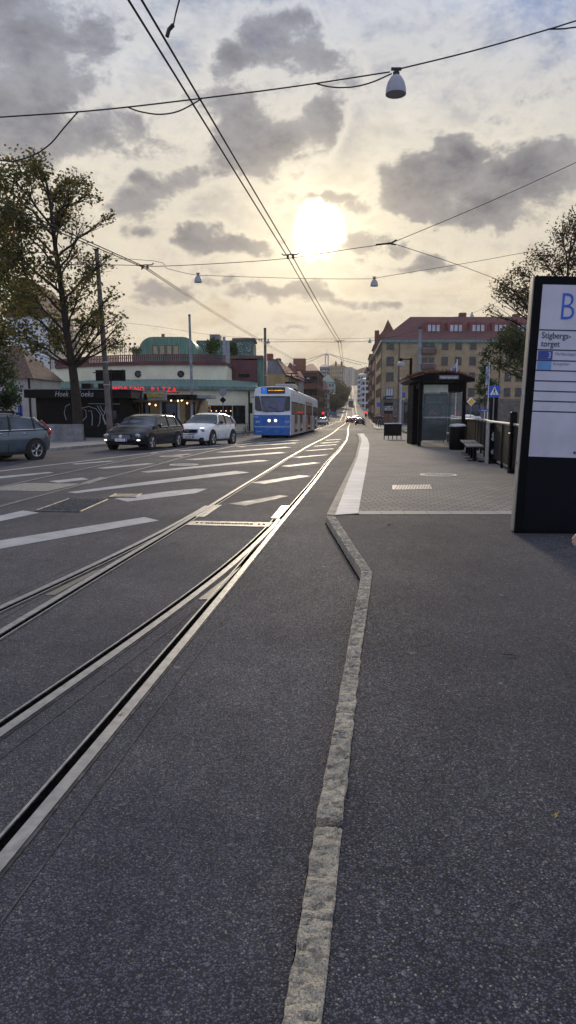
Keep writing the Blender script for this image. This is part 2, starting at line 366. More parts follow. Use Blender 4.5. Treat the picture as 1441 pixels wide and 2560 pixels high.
def granite(name):
    m = bpy.data.materials.new(name); m.use_nodes = True; MATS[name] = m
    t = NT(m.node_tree); b = m.node_tree.nodes['Principled BSDF']
    P = t.n.new('ShaderNodeNewGeometry').outputs['Position']
    r = t.xyz(t.vor(P, 230, out=1)); r2 = t.xyz(t.vor(P, 110, out=1))
    c = t.mix(t.mr(r[0], 0.2, 0.9), (0.34, 0.315, 0.255), (0.54, 0.50, 0.41))
    c = t.mix(t.m('MULTIPLY', t.mr(r[1], 0.84, 0.88, smooth=False), 0.6), c, (0.07, 0.07, 0.065))
    c = t.mix(t.m('MULTIPLY', t.mr(r2[0], 0.86, 0.92), 0.4), c, (0.44, 0.35, 0.28))
    c = t.mix(1.0, c, t.mix(t.mr(t.noise(P, 3.2, 5, 0.6), 0.3, 0.7), (0.70, 0.68, 0.64), (1.10, 1.05, 0.98)), 'MULTIPLY')
    c = t.mix(t.m('MULTIPLY', t.mr(t.noise(t.vm('MULTIPLY', P, (0.55, 1.2, 1)), 34, 5, 0.7), 0.50, 0.60), 0.72), c, (0.09, 0.08, 0.07))
    t.l.new(c, b.inputs['Base Color']); b.inputs['Roughness'].default_value = 0.8
    bn = t.n.new('ShaderNodeBump'); bn.inputs['Strength'].default_value = 1.0; bn.inputs['Distance'].default_value = 0.012
    t.l.new(t.m('ADD', t.noise(P, 90, 5, 0.7), t.m('MULTIPLY', t.noise(P, 24, 3), 1.2)), bn.inputs['Height']); t.l.new(bn.outputs[0], b.inputs['Normal'])
    return m

M_road = asphalt('road_asphalt', 0.060, 0.128, (0.89, 0.93, 1.15), rough=.86)
M_walk = asphalt('walk_asphalt', 0.042, 0.108, (0.87, 0.92, 1.17), chips=1.0, rough=0.88)
M_stone = granite('kerb_granite')
M_kerb2 = pm('kerb_pale', (0.34, 0.33, 0.31), 0.8, var=0.2, vs=6, bump=0.4, coord='World')
M_paver = bricks('pavers', (0.130, 0.132, 0.142), (0.20, 0.175, 0.155), (0.028, 0.028, 0.03), 0.21, 0.14, 0.85, -0.05, True, 0.8, 0.014)
M_slab = bricks('white_slabs', (0.54, 0.53, 0.50), (0.62, 0.60, 0.57), (0.20, 0.19, 0.18), 6.0, 0.35, 0.75, 0.0, True, 0.2, 0.006, 0.0)
M_border = bricks('border_slabs', (0.19, 0.19, 0.19), (0.24, 0.235, 0.23), (0.05, 0.05, 0.05), 0.35, 6.0, 0.75, 0.0, True, 0.2, 0.006, 0.0)
M_paint = pm('road_paint', (0.335, 0.335, 0.345), 0.6, var=0.12, vs=2.5, bump=0.3, bs=160, coord='World', spots=(34, 0.56, (0.20, 0.20, 0.21)))
M_paintworn = pm('worn_paint', (0.24, 0.235, 0.23), 0.65, var=0.2, vs=2, bump=0.3, bs=160, coord='World', spots=(28, 0.50, (0.12, 0.12, 0.125)))
M_rail = pm('rail_steel', (0.33, 0.33, 0.335), 0.54, 0.92, var=0.12, vs=14, coord='World')
M_groove = pm('groove_dirt_shade', (0.005, 0.0048, 0.0045), 0.98, var=0.3, vs=20, spec=0.0, coord='World')  # rail-groove dirt; also colours the painted shadow edge of the kerb
M_iron = pm('cast_iron', (0.15, 0.14, 0.13), 0.6, 0.5, var=0.25, vs=20, bump=0.5, bs=120, coord='World')
M_plate = pm('plate_steel', (0.30, 0.285, 0.26), 0.5, 0.5, var=0.2, vs=12, bump=0.6, bs=150, coord='World')
M_cover = pm('cover_concrete', (0.38, 0.35, 0.30), 0.6, 0.1, var=0.15, vs=20, bump=0.4, coord='World')
M_black = pm('black_paint', (0.003, 0.0034, 0.0045), 0.5, 0.0, spec=0.08, var=0.2, vs=4)
M_blackmatte = pm('black_matte', (0.006, 0.006, 0.008), 0.8, 0.0, spec=0.2, var=0.25, vs=4)
M_wire = pm('wire_dark', (0.02, 0.02, 0.022), 0.6, 0.3, var=0.1)
M_grey = pm('grey_metal', (0.22, 0.24, 0.27), 0.5, 0.3, var=0.15, vs=3)
M_galv = pm('galvanised', (0.42, 0.43, 0.44), 0.45, 0.6, var=0.15, vs=8)
M_pole = pm('rusty_pole', (0.13, 0.12, 0.12), 0.7, 0.1, var=0.25, vs=2, col2=(0.09, 0.06, 0.05))
M_lamp = pm('lamp_enamel', (0.27, 0.275, 0.31), 0.4, var=0.08)
M_lampin = pm('lamp_inside', (0.22, 0.14, 0.10), 0.5, var=0.1)
M_glass = pm('window_glass', (0.010, 0.013, 0.018), 0.06, var=0.3, vs=0.6, spec=0.5)
M_glassblue = pm('screen_glass', (0.02, 0.04, 0.12), 0.06, var=0.3, vs=1.0, spec=0.8)
M_white = pm('white_paint', (0.72, 0.73, 0.74), 0.45, var=0.06, vs=2)
M_rubber = pm('rubber', (0.014, 0.014, 0.014), 0.85, var=0.15, bump=0.2)
M_rim = pm('alloy', (0.45, 0.45, 0.46), 0.3, 0.9, var=0.08)
M_carglass = pm('car_glass', (0.07, 0.09, 0.12), 0.07, 0.55, var=0.3, vs=0.8, spec=0.7)
M_chrome = pm('chrome', (0.65, 0.65, 0.66), 0.15, 1.0, var=0.05)
M_plastic = pm('dark_plastic', (0.010, 0.010, 0.011), 0.6, spec=0.3, var=0.15)
M_red = pm('tail_red', (0.45, 0.02, 0.015), 0.25, var=0.1, coat=0.5)
M_redlit = emis('tail_lit', (1.0, 0.06, 0.03), 1.6, (0.5, 0.03, 0.02))
M_headlit = emis('head_lit', (1.0, 0.86, 0.62), 2.6)
M_tramlit = emis('tram_lit', (1.0, 0.62, 0.30), 2.6)
M_lens = pm('lens', (0.35, 0.37, 0.40), 0.12, 0.4, var=0.2, vs=12)
M_bark = pm('bark', (0.032, 0.026, 0.022), 0.95, spec=0.15, var=0.3, vs=6, bump=0.8, bs=18, col2=(0.02, 0.018, 0.014))
M_leafA = leafmat('leaves_plane', (0.045, 0.070, 0.014), (0.13, 0.12, 0.022), (0.26, 0.13, 0.03))
M_leafB = leafmat('leaves_dark', (0.016, 0.032, 0.010), (0.035, 0.055, 0.014), (0.06, 0.055, 0.014))
M_leafC = leafmat('leaves_birch', (0.035, 0.035, 0.014), (0.075, 0.055, 0.022), (0.12, 0.06, 0.03))
M_leafG = leafmat('leaves_green', (0.018, 0.055, 0.018), (0.035, 0.085, 0.022), (0.07, 0.10, 0.02))
M_leafF = leafmat('leaves_far', (0.035, 0.042, 0.020), (0.06, 0.062, 0.025), (0.085, 0.07, 0.025))
M_grass = pm('grass', (0.06, 0.10, 0.025), 0.9, var=0.3, vs=8, bump=0.8, bs=60, coord='World')
M_concrete = pm('concrete', (0.20, 0.20, 0.205), 0.85, var=0.2, vs=2.5, bump=0.4, bs=40)
M_blue = pm('tram_blue', (0.006, 0.11, 0.40), 0.28, var=0.08, vs=1, coat=0.5)
M_tramwhite = pm('tram_white', (0.66, 0.69, 0.70), 0.35, var=0.08, vs=1.5, coat=0.3)
M_signblue = pm('sign_blue', (0.01, 0.07, 0.42), 0.4, var=0.06)
M_yellow = pm('sign_yellow', (0.75, 0.42, 0.03), 0.4, var=0.06)
M_skin = pm('skin', (0.50, 0.30, 0.22), 0.55, var=0.08, vs=20)
M_hair = pm('hair', (0.03, 0.02, 0.014), 0.7, var=0.2)
M_navy = pm('navy_cloth', (0.015, 0.02, 0.04), 0.9, var=0.2)
M_darkcloth = pm('dark_cloth', (0.02, 0.02, 0.023), 0.9, var=0.2)
M_winframe = pm('window_frame_white', (0.5, 0.5, 0.5), 0.6, var=0.1)
M_wood = pm('bench_wood', (0.26, 0.24, 0.21), 0.8, var=0.2, vs=6, stretch=(1, 8, 8))
# ------------------------------------------------------------ ground, road, pavements
rows = sorted(set([y for y, _ in PROF] + [-30, -10] + list(range(0, 420, 6)) + list(range(420, 1500, 40)) + list(range(1600, 4000, 300))))
rows = [y for y in rows if y >= -60]
mb = MB(); xs = [-900, -300, -100, -30, 0, 30, 100, 300, 900]
for y in rows:
    for x in xs: mb.v.append(Vector((x, y, zr(y))))
nx = len(xs)
for i in range(len(rows) - 1):
    for k in range(nx - 1): mb.f.append((i * nx + k, i * nx + k + 1, (i + 1) * nx + k + 1, (i + 1) * nx + k))
struct('road', mb, M_road)

def resample(pts, step):
    out = [pts[0]]
    for a, b in zip(pts, pts[1:]):
        n = max(1, int((b - a).length / step))
        for i in range(1, n + 1): out.append(a.lerp(b, i / n))
    return out
def smooth(pts, k=2, it=3):
    for _ in range(it):
        q = list(pts)
        for i in range(1, len(pts) - 1):
            lo, hi = max(0, i - k), min(len(pts), i + k + 1); kk = min(i - lo, hi - 1 - i)
            seg = pts[i - kk:i + kk + 1]; q[i] = sum(seg, Vector((0, 0, 0))) / len(seg)
        pts = q
    return pts
def ground_line(px, off=0.0): return [G(x, y, off) for x, y in px]
def strip(L, Rr, z, thick=None, mb=None):
    """sheet between two polylines of equal length"""
    mb = mb or MB(); b = len(mb.v)
    for p, q in zip(L, Rr): mb.v += [Vector((p.x, p.y, zr(p.y) + z)), Vector((q.x, q.y, zr(q.y) + z))]
    for i in range(len(L) - 1): mb.f.append((b + 2 * i, b + 2 * i + 1, b + 2 * i + 3, b + 2 * i + 2))
    return mb
def at_y(line, y):
    for a, b in zip(line, line[1:]):
        if a.y <= y <= b.y: return a.x + (b.x - a.x) * (y - a.y) / max(1e-6, b.y - a.y)
    return line[0].x if y < line[0].y else line[-1].x
KH = 0.10
# near granite kerb: road-side and pavement-side edges
kl = ground_line([(690, 2610), (699, 2560), (731, 2406), (758, 2238), (785, 2068), (812, 1935), (839, 1785), (864, 1645), (878, 1568), (894, 1486), (903, 1428), (863, 1366), (815, 1291)], KH)
kr = ground_line([(798, 2610), (806, 2560), (822, 2420), (841, 2238), (857, 2068), (873, 1935), (888, 1785), (902, 1645), (916, 1550), (926, 1480), (932, 1432), (890, 1369), (838, 1291)], KH)
k0 = (kl[1] - kl[2]); kl = [kl[0] + k0 * 6] + kl; kr = [kr[0] + k0 * 6] + kr
wl2 = ground_line([(817, 1286), (840, 1240), (863, 1194), (889, 1143), (899, 1102), (896, 1090), (891, 1084.5)], KH)
wi = ground_line([(838, 1288), (868, 1209), (883, 1172), (894, 1143), (905, 1102), (902, 1091), (896, 1084.5)], KH)
wr = ground_line([(896, 1284), (907, 1220), (914, 1184), (921, 1143), (924, 1112), (919, 1096), (909, 1083.5)], KH)
edgeY = 0.5 * (wi[0].y + wr[0].y)

# asphalt pavement to the right of the near kerb
ys = [y * 0.5 for y in range(-16, 2)] + [p.y for p in kr] + [kr[-1].y + (edgeY - kr[-1].y) * t for t in (.5, 1)]
ys = sorted(set(y for y in ys if y <= edgeY + 0.3))
inner = [p - Vector((0.012, 0, 0)) for p in kr]
L = [Vector((at_y(inner, y), y, 0)) for y in ys]; Rr = [Vector((60, y, 0)) for y in ys]
struct('pavement', strip(L, Rr, KH - 0.004), M_walk)
# paved platform beyond it
ys2 = [edgeY + 0.32 + i * (wi[-1].y + 0.2 - edgeY - 0.32) / 44 for i in range(45)]
pav = MB(); L = [Vector((at_y(wr, y) - 0.02, y, 0)) for y in ys2]
struct('platform_paving', strip(L, [Vector((60, y, 0)) for y in ys2], KH), M_paver)
struct('platform_border', strip([Vector((wr[0].x, edgeY + .00, 0)), Vector((wr[0].x + .02, edgeY + 0.33, 0))], [Vector((60, edgeY, 0)), Vector((60, edgeY + 0.33, 0))], KH + 0.002), M_border)
ysl = [edgeY - 0.1] + [y for y in ys2]
mb = MB(); Lw = smooth(resample(wi, .6)); Rw = smooth(resample(wr, .6)); n = 60
def along(pl, n):
    d = [0]
    for a, b in zip(pl, pl[1:]): d.append(d[-1] + (b - a).length)
    out = []
    for i in range(n + 1):
        t = d[-1] * i / n; j = 0
        while j < len(d) - 2 and d[j + 1] < t: j += 1
        out.append(pl[j].lerp(pl[j + 1], (t - d[j]) / max(1e-9, d[j + 1] - d[j])))
    return out
Lw, Rw = along(wi, n), along(wr, n)
struct('guide_slabs', strip(Lw, Rw, KH + 0.006), M_slab)
# kerb along the platform
mb = MB(); Kl, Ki = along(wl2, 40), along(wi, 40)
for a, b, c, d in zip(Kl, Kl[1:], Ki, Ki[1:]):
    za, zb = zr(a.y), zr(b.y)
    mb.add([(a.x, a.y, za - .02), (c.x, c.y, za - .02), (d.x, d.y, zb - .02), (b.x, b.y, zb - .02), (a.x, a.y, za + KH + .003), (c.x, c.y, za + KH + .003), (d.x, d.y, zb + KH + .003), (b.x, b.y, zb + KH + .003)],
           [(0, 3, 2, 1), (4, 5, 6, 7), (0, 1, 5, 4), (1, 2, 6, 5), (2, 3, 7, 6), (3, 0, 4, 7)])
# end kerb of the platform
e = wl2[-1]; zz = zr(e.y)
mb.box(e.x, 60, e.y - .02, e.y + .14, zz - .05, zz + KH + .004)
struct('platform_kerb', mb, M_stone)
# rough granite kerb stones, hand-cut
from mathutils import noise as mn
def kerbstones():
    mb = MB(); L0, R0 = kl, kr
    d = [0.0]
    for a, b in zip(L0, L0[1:]): d.append(d[-1] + (b - a).length)
    def at(pl, t):
        j = 0
        while j < len(d) - 2 and d[j + 1] < t: j += 1
        return pl[j].lerp(pl[j + 1], min(1, max(0, (t - d[j]) / (d[j + 1] - d[j]))))
    def dist_of_row(yy):
        best = min(range(2000), key=lambda i: abs(at(L0, d[-1] * i / 2000).y - yy)); return d[-1] * best / 2000
    joints = [0.0, dist_of_row(G(785, 2060, KH).y), dist_of_row(G(839, 1785, KH).y), dist_of_row(G(864, 1645, KH).y), dist_of_row(G(903, 1428, KH).y), dist_of_row(G(863, 1366, KH).y), d[-1]]
    for si, (a, b) in enumerate(zip(joints, joints[1:])):
        g0 = 0.030 if si == 1 else 0.007; g1 = 0.024 if si == 0 else 0.007
        a += g0; b -= g1; n = max(6, int((b - a) / 0.014)); rings = []
        zt = KH + [0.011, 0.017, 0.011, 0.014, 0.009, 0.010][si % 6]
        for i in range(n + 1):
            t = a + (b - a) * i / n; p, q = at(L0, t), at(R0, t); z0 = zr(p.y)
            w = (q - p); ring = []
            for k in range(14):
                s = k / 13; c = p + w * s
                nz = mn.noise(Vector((c.x * 10, c.y * 14, si * 3.1))) * 0.008 + mn.noise(Vector((c.x * 34, c.y * 52, si))) * 0.011 - max(0, mn.noise(Vector((c.x * 17, c.y * 44, si + 9))) - .05) * .034
                if k in (0, 1, 12, 13): nz = max(nz * .5, -.004)
                ej = mn.noise(Vector((c.y * 14, si * 7.7 + (0 if k < 5 else 5), 0))) * 0.007 + max(0, mn.noise(Vector((c.y * 7, si * 3.3 + (0 if k < 7 else 5), 4))) - .5) * .02 * (1 if k < 7 else -1)
                if k == 0: c = c + w.normalized() * (ej + 0.004)
                if k == 13: c = c + w.normalized() * (ej - 0.002)
                drop = 0.006 if k in (0, 13) else 0.0
                if i in (0, n): drop += 0.006
                ring.append(Vector((c.x, c.y, z0 + zt + nz - drop)))
            ring = [Vector((ring[0].x, ring[0].y, z0 - .03))] + [Vector((ring[0].x - .003, ring[0].y, z0 + KH * .5))] + ring + [Vector((ring[-1].x, ring[-1].y, z0 - .03))]
            rings.append(ring)
        mb.loft(rings)
    return mb
struct('kerb', kerbstones(), M_stone, True)

shade_strip = MB(); strip([p - Vector((.012, 0, 0)) for p in along(kl, 80)], [p + Vector((.004, 0, 0)) for p in along(kl, 80)], 0.004, mb=shade_strip)  # dark strip painting in the shadow edge along the kerb's road side
struct('kerb_seam', shade_strip, M_groove)
# left pavement with its kerb
lk = ground_line([(-260, 1165), (0, 1140), (130, 1126), (285, 1113), (440, 1099), (560, 1087.5), (640, 1080)], 0.0)
lk += [Vector((-1.2, 84, 0)), Vector((2.5, 130, 0)), Vector((6.0, 175, 0)), Vector((11.5, 240, 0))]
lk = [Vector((lk[0].x - 8, lk[0].y - 8, 0))] + lk
lk = resample(lk, 4)
Lf = [Vector((p.x - 260, p.y + 3, 0)) for p in lk]
mb = MB(); strip(Lf, lk, 0.11, mb=mb); struct('left_pavement', mb, pm('pavement_grey', (0.15, 0.15, 0.16), 0.8, var=0.15, vs=1.2, bump=0.3, coord='World'))
mb = MB()
for a, b in zip(lk, lk[1:]):
    dd_ = (b - a).normalized(); nn = Vector((dd_.y, -dd_.x, 0)) * 0.14; za, zb = zr(a.y), zr(b.y); a2, b2 = a + nn, b + nn
    mb.add([(a.x, a.y, za), (a2.x, a2.y, za), (b2.x, b2.y, zb), (b.x, b.y, zb), (a.x, a.y, za + .115), (a2.x, a2.y, za + .115), (b2.x, b2.y, zb + .115), (b.x, b.y, zb + .115)], [(0, 3, 2, 1), (4, 5, 6, 7), (0, 1, 5, 4), (1, 2, 6, 5), (2, 3, 7, 6), (3, 0, 4, 7)])
struct('left_kerb', mb, M_kerb2)
# far right pavement, along the brick house
rp = [Vector((11.5, 88, 0)), Vector((12.6, 100, 0)), Vector((15.2, 120, 0)), Vector((19.5, 160, 0)), Vector((26, 220, 0)), Vector((38, 330, 0)), Vector((72, 600, 0))]
rp = resample(rp, 6)
mb = MB(); strip(rp, [Vector((p.x + 200, p.y, 0)) for p in rp], 0.12, mb=mb)
struct('right_pavement', mb, pm('pavement_warm', (0.21, 0.20, 0.19), 0.75, var=0.15, vs=1.0, bump=0.2, coord='World'))
mb = MB()
for a, b in zip(rp, rp[1:]):
    za, zb = zr(a.y), zr(b.y); mb.add([(a.x - .15, a.y, za - .02), (a.x, a.y, za - .02), (b.x, b.y, zb - .02), (b.x - .15, b.y, zb - .02), (a.x - .15, a.y, za + .125), (a.x, a.y, za + .125), (b.x, b.y, zb + .125), (b.x - .15, b.y, zb + .125)], [(0, 3, 2, 1), (4, 5, 6, 7), (0, 1, 5, 4), (1, 2, 6, 5), (2, 3, 7, 6), (3, 0, 4, 7)])
mb.box(11.5, 60, 87.85, 88, zr(88) - .02, zr(88) + .125)
struct('right_kerb', mb, M_kerb2)
# verge and lawn
gl = [G(150, 1094, .12), G(207, 1092, .12), G(296, 1090, .12), G(300, 1080, .12), G(150, 1080, .12)]
mb = MB(); mb.add([p + Vector((0, 0, .02)) for p in gl], [(0, 1, 2, 3, 4)]); struct('grass_verge', mb, M_grass)
rr_ = random.Random(3); mb = MB()
a, b, c, d = gl[0], gl[2], gl[3], gl[4]
for i in range(2600):
    u, v = rr_.random(), rr_.random(); p = (a.lerp(b, u)).lerp(d.lerp(c, u), v) + Vector((0, 0, .02)); h = rr_.uniform(.04, .13); w_ = rr_.uniform(.006, .014); t = rr_.uniform(0, PI)
    dx, dy = math.cos(t) * w_, math.sin(t) * w_; mb.add([(p.x - dx, p.y - dy, p.z), (p.x + dx, p.y + dy, p.z), (p.x + rr_.uniform(-.04, .04), p.y + rr_.uniform(-.04, .04), p.z + h)], [(0, 1, 2)])
tag(mb.build('grass_blades', M_grass), 'short green grass on the verge between concrete wall and pole', 'grass', kind='stuff')
mb = MB(); mb.add([(8.7, 44, zr(44) + .115), (30, 44, zr(44) + .115), (34, 80, zr(80) + .13), (13, 80, zr(80) + .13)], [(0, 1, 2, 3)]); struct('lawn', mb, M_grass)

# ------------------------------------------------------------ painted markings
def patchq(px, off, mb):
    P = [G(x, y, off) for x, y in px]
    mb.add(P, [tuple(range(len(P) - 1, -1, -1))]); return mb
marks = [
 [(-200, 1384), (0, 1351), (361, 1292.5), (398, 1301), (0, 1372), (-200, 1408)],
 [(-200, 1322), (0, 1289), (58, 1276), (98.6, 1282), (0, 1303), (-200, 1345)],
 [(168, 1230.5), (400, 1200), (590, 1177), (625, 1181), (400, 1208), (190, 1233)],
 [(286, 1246), (430, 1227), (491, 1221.6), (518, 1222), (489, 1233), (319, 1254)],
 [(349, 1179.5), (645, 1150), (677, 1151.5), (372, 1181.5)],
 [(462, 1148.5), (700, 1130), (717, 1132), (490, 1150)],
 [(540, 1130), (715, 1117.2), (730, 1118.4), (560, 1131.2)],
 [(590, 1116.5), (735, 1106.5), (748, 1107.3), (605, 1117.8)],
 [(640, 1107.5), (740, 1100), (752, 1100.6), (652, 1108.3)],
 [(122, 1203), (205, 1194), (223, 1198), (147, 1207)],
 [(-60, 1197), (0, 1191), (122, 1180), (135, 1181.5), (0, 1196), (-60, 1203)],
 [(239, 1170), (369, 1158), (389, 1159.3), (264, 1171.5)],
 [(178, 1159.5), (275, 1151.6), (292, 1152.3), (192, 1161)],
 [(430, 1137.6), (470, 1134.4), (483, 1135.2), (445, 1138.8)],
 [(367, 1132.5), (388, 1131), (396, 1132), (377, 1133.6)],
 [(440, 1126.6), (530, 1120.4), (545, 1121), (460, 1127.6)],
 [(520, 1114.5), (590, 1109.4), (602, 1110), (534, 1115.3)],
 [(630, 1206.6), (749, 1188), (778, 1190), (662, 1209.5)],
 [(702, 1165), (782, 1156), (804, 1157.2), (724, 1166.8)],
 [(731, 1143), (811, 1136.4), (822, 1137), (746, 1144.2)],
 [(762, 1126.6), (828, 1121.4), (836, 1122), (770, 1127.4)],
 [(782, 1115.2), (838, 1111), (844, 1111.7), (790, 1116)],
 [(798, 1107.8), (846, 1104), (852, 1104.5), (806, 1108.4)],
 [(812, 1100.5), (852, 1097.4), (856, 1098), (818, 1101)],
]
mb = MB()
for q in marks: patchq(q, 0.004, mb)
ln = resample(ground_line([(-200, 1208), (0, 1178), (233, 1150), (394, 1130), (520, 1115), (632, 1103)]), 1.0)
L = []; Rr = []
for i, p in enumerate(ln):
    d = (ln[min(i + 1, len(ln) - 1)] - ln[max(0, i - 1)]).normalized(); nrm = Vector((d.y, -d.x, 0)) * 0.07
    L.append(p - nrm); Rr.append(p + nrm)
strip(L, Rr, 0.004, mb=mb)
# lane lines and crossing paint further up the street
for (x0, x1, y) in ((4.0, 9.5, 86), (4.4, 10, 92)):
    z = zr(y) + .004; mb.add([(x0, y, z), (x1, y, z), (x1, y + .5, zr(y + .5) + .004), (x0, y + .5, zr(y + .5) + .004)], [(0, 1, 2, 3)])
for k in range(60):
    y0 = 190 + k * 20; y1 = y0 + 9
    for off in (-7.6, 6.4):
        xa, xb = .0925 * y0 + off, .0925 * y1 + off
        mb.add([(xa - .15, y0, zr(y0) + .03), (xa + .15, y0, zr(y0) + .03), (xb + .15, y1, zr(y1) + .03), (xb - .15, y1, zr(y1) + .03)], [(0, 1, 2, 3)])
struct('road_markings', mb, M_paint)
mb = patchq([(572, 1259), (640, 1248.5), (700, 1238), (722, 1240), (660, 1254), (614, 1264)], 0.004, MB())
struct('worn_road_marking', mb, M_paintworn)

# ------------------------------------------------------------ rails
FARX = lambda y, o: .0925 * y + o * 1.0
M_seal = pm('sealant', (0.022, 0.022, 0.024), 0.8, var=.3, vs=9, coord='World', spots=(3.0, .5, (.06, .06, .062)))
def rail(px, side, z, parent, far=None, lead=None):
    pts = [Vector((p.x, p.y, 0)) for p in ground_line(px)]
    if far: pts += [Vector((x, y, 0)) for x, y in far]
    if lead: pts = [pts[0] + (pts[0] - pts[1]).normalized() * lead] + pts
    near = [p for p in pts if p.y < 60]; rest = [p for p in pts if p.y >= 60]
    pts = smooth(resample(near + rest[:1], 0.5), 3, 4)[:-1] + resample(rest, 5) if rest else smooth(resample(near, 0.35), 3, 4)
    head, gro = MB(), MB(); hl, hr, gl_, gr, ll, lr, nrm_ = [], [], [], [], [], [], []
    for i, p in enumerate(pts):
        d = (pts[min(i + 1, len(pts) - 1)] - pts[max(0, i - 1)]).normalized(); n = Vector((d.y, -d.x, 0)) * side; nrm_.append(n)
        hl.append(p - n * .030); hr.append(p + n * .030); gl_.append(p + n * .029); gr.append(p + n * .078); ll.append(p + n * .077); lr.append(p + n * .090)
    def bar(a, b, h, mb):
        bb = len(mb.v)
        for p, q in zip(a, b):
            zz = zr(p.y); mb.v += [Vector((p.x, p.y, zz + .001)), Vector((p.x, p.y, zz + h)), Vector((q.x, q.y, zz + h)), Vector((q.x, q.y, zz + .001))]
        for i in range(len(a) - 1):
            for k in range(3): mb.f.append((bb + 4 * i + k, bb + 4 * i + k + 1, bb + 4 * (i + 1) + k + 1, bb + 4 * (i + 1) + k))
    sm = strip([p - q_ * .046 for p, q_ in zip(pts, nrm_)], [p - q_ * .029 for p, q_ in zip(pts, nrm_)], .0045); strip([p + q_ * .089 for p, q_ in zip(pts, nrm_)], [p + q_ * .101 for p, q_ in zip(pts, nrm_)], .0045, mb=sm)
    strip([p - q_ * .165 for p, q_ in zip(pts, nrm_)], [p - q_ * .158 for p, q_ in zip(pts, nrm_)], .0045, mb=sm)
    bar(hl, hr, z, head); bar(ll, lr, z, head); strip(gl_, gr, z - .0085, mb=gro)
    r = head.build('rail', M_rail, parent); gro.build('groove', M_groove, r); sm.build('joint_sealant', M_seal, r); return r
def track(name, label, group): return thing(name, label, 'tram track', (0, 0, 0), 0, group)
farL = lambda o: [(FARX(y, o), y) for y in (200, 250, 300, 370, 450, 600, 760, 900, 1100, 1355)]
TR = track('tram_track', 'right-hand embedded tram track running straight up beside the platform kerb', 'tram tracks')
rail([(0, 1577.7), (139, 1491.6), (277.6, 1414), (400, 1346), (480, 1301), (516.6, 1269), (630, 1201), (689, 1165.5), (760, 1122), (813, 1094.4), (833, 1082), (846.6, 1070), (866, 1056)], 1, .010, TR, farL(.6), 6)
rail([(0, 2170), (150, 1990), (300, 1805), (425, 1650), (530, 1520), (631, 1400), (713.7, 1291.6), (788.6, 1205.5), (813, 1167.7), (851, 1125.5), (867.6, 1101), (871, 1083), (870.5, 1070), (876, 1057.5)], -1, .010, TR, farL(2.03), 6)
TB = track('tram_track', 'branching tram rails of the switch that curve off to the left in the foreground', 'tram tracks')
rail([(0, 1523), (139, 1460), (264, 1403), (400, 1335), (478, 1292), (516.6, 1266)], 1, .0125, TB, None, 7)
rail([(0, 1835), (200, 1695), (294, 1640), (400, 1564), (483, 1502), (564, 1436), (636, 1375), (675, 1330), (697, 1300)], -1, .0125, TB, None, 7)
TL = track('tram_track', 'left-hand embedded tram track running under the front of the blue tram', 'tram tracks')
rail([(-300, 1285), (0, 1218), (139, 1187.5), (322, 1150), (478, 1117.5), (600, 1103.0)], 1, .010, TL, [(-1.9, 48.6), (1.2, 80), (3.4, 100), (7, 137), (10.5, 173)] + farL(-3.4))
rail([(-300, 1350), (0, 1265), (83, 1246), (194, 1214), (278, 1193), (400, 1161), (500, 1134), (600, 1113)], -1, .010, TL, [(-.45, 48.6), (2.65, 80), (4.85, 100), (8.5, 137), (12, 173)] + farL(-1.97))
# plates, grates and covers
def flat(name, px, z, mat, label, cat, group=None, off=0.0):
    mb = MB(); P = [G(x, y, off) for x, y in px]; n = len(P)
    mb.add([p for p in P] + [p + Vector((0, 0, z)) for p in P], [tuple(range(2 * n - 1, n - 1, -1))] + [(i, n + i, n + (i + 1) % n, (i + 1) % n) for i in range(n)])
    o = mb.build(name, mat); 
    if label: tag(o, label, cat, group)
    return o, P
M_check = bricks('checker_plate', (0.42, 0.38, 0.27), (0.36, 0.33, 0.25), (0.14, 0.12, 0.10), 0.035, 0.018, 0.4, 0.3, True, 1.0, 0.005)
flat('cover_plate', [(677.6, 1296), (704, 1265), (725, 1265), (698, 1297)], .008, M_check, 'yellowish chequered steel plate beside the tip of the switch tongue', 'metal plate')
o, P = flat('point_box', [(462, 1313), (483, 1303), (683, 1307), (671, 1318)], .007, M_plate, 'long narrow steel switch box lying across the track between both rails', 'metal plate')
mb = MB(); a, b = P[0].lerp(P[1], .5), P[2].lerp(P[3], .5)
for k in range(22):
    t = .22 + .56 * k / 21 + rnd.uniform(-.004, .004); p = a.lerp(b, t)
    mb.box(p.x - .011, p.x + .011, p.y - .035, p.y + .035, zr(p.y) + .0071, zr(p.y) + .0115)
tag(mb.build('raised_marks', M_groove, o), kind='stuff')
for t in (.1, .16, .86, .92):
    p = a.lerp(b, t); k = MB(); k.lathe([(.02, 0), (.02, .006), (.012, .008)], 8, Matrix.Translation((p.x, p.y, zr(p.y) + .007))); k.build('bolt', M_groove, o)
flat('cover_plate', [(487, 1292), (535, 1263), (555, 1263), (511, 1293)], .006, M_plate, 'grey steel plate along the left rail behind the long switch box', 'metal plate')
flat('cover_plate', [(496, 1499.5), (526, 1500), (603, 1417)], .0065, M_check, 'triangular ribbed plate wedged between the two diverging right rails', 'metal plate')
flat('cover_plate', [(114, 1488), (137, 1489), (261, 1421), (232, 1430)], .0065, M_check, 'slim ribbed plate wedged between the two diverging left rails', 'metal plate')
flat('cover_plate', [(-30, 1222), (64, 1208), (203, 1210), (119, 1228), (-30, 1226)], .006, M_plate, 'wide pale steel switch cover between the rails of the left track', 'metal plate')
flat('cover_plate', [(201, 1209), (251, 1193.6), (271, 1194), (222, 1210)], .006, M_plate, 'narrow pale steel plate just behind the wide switch cover on the left track', 'metal plate')
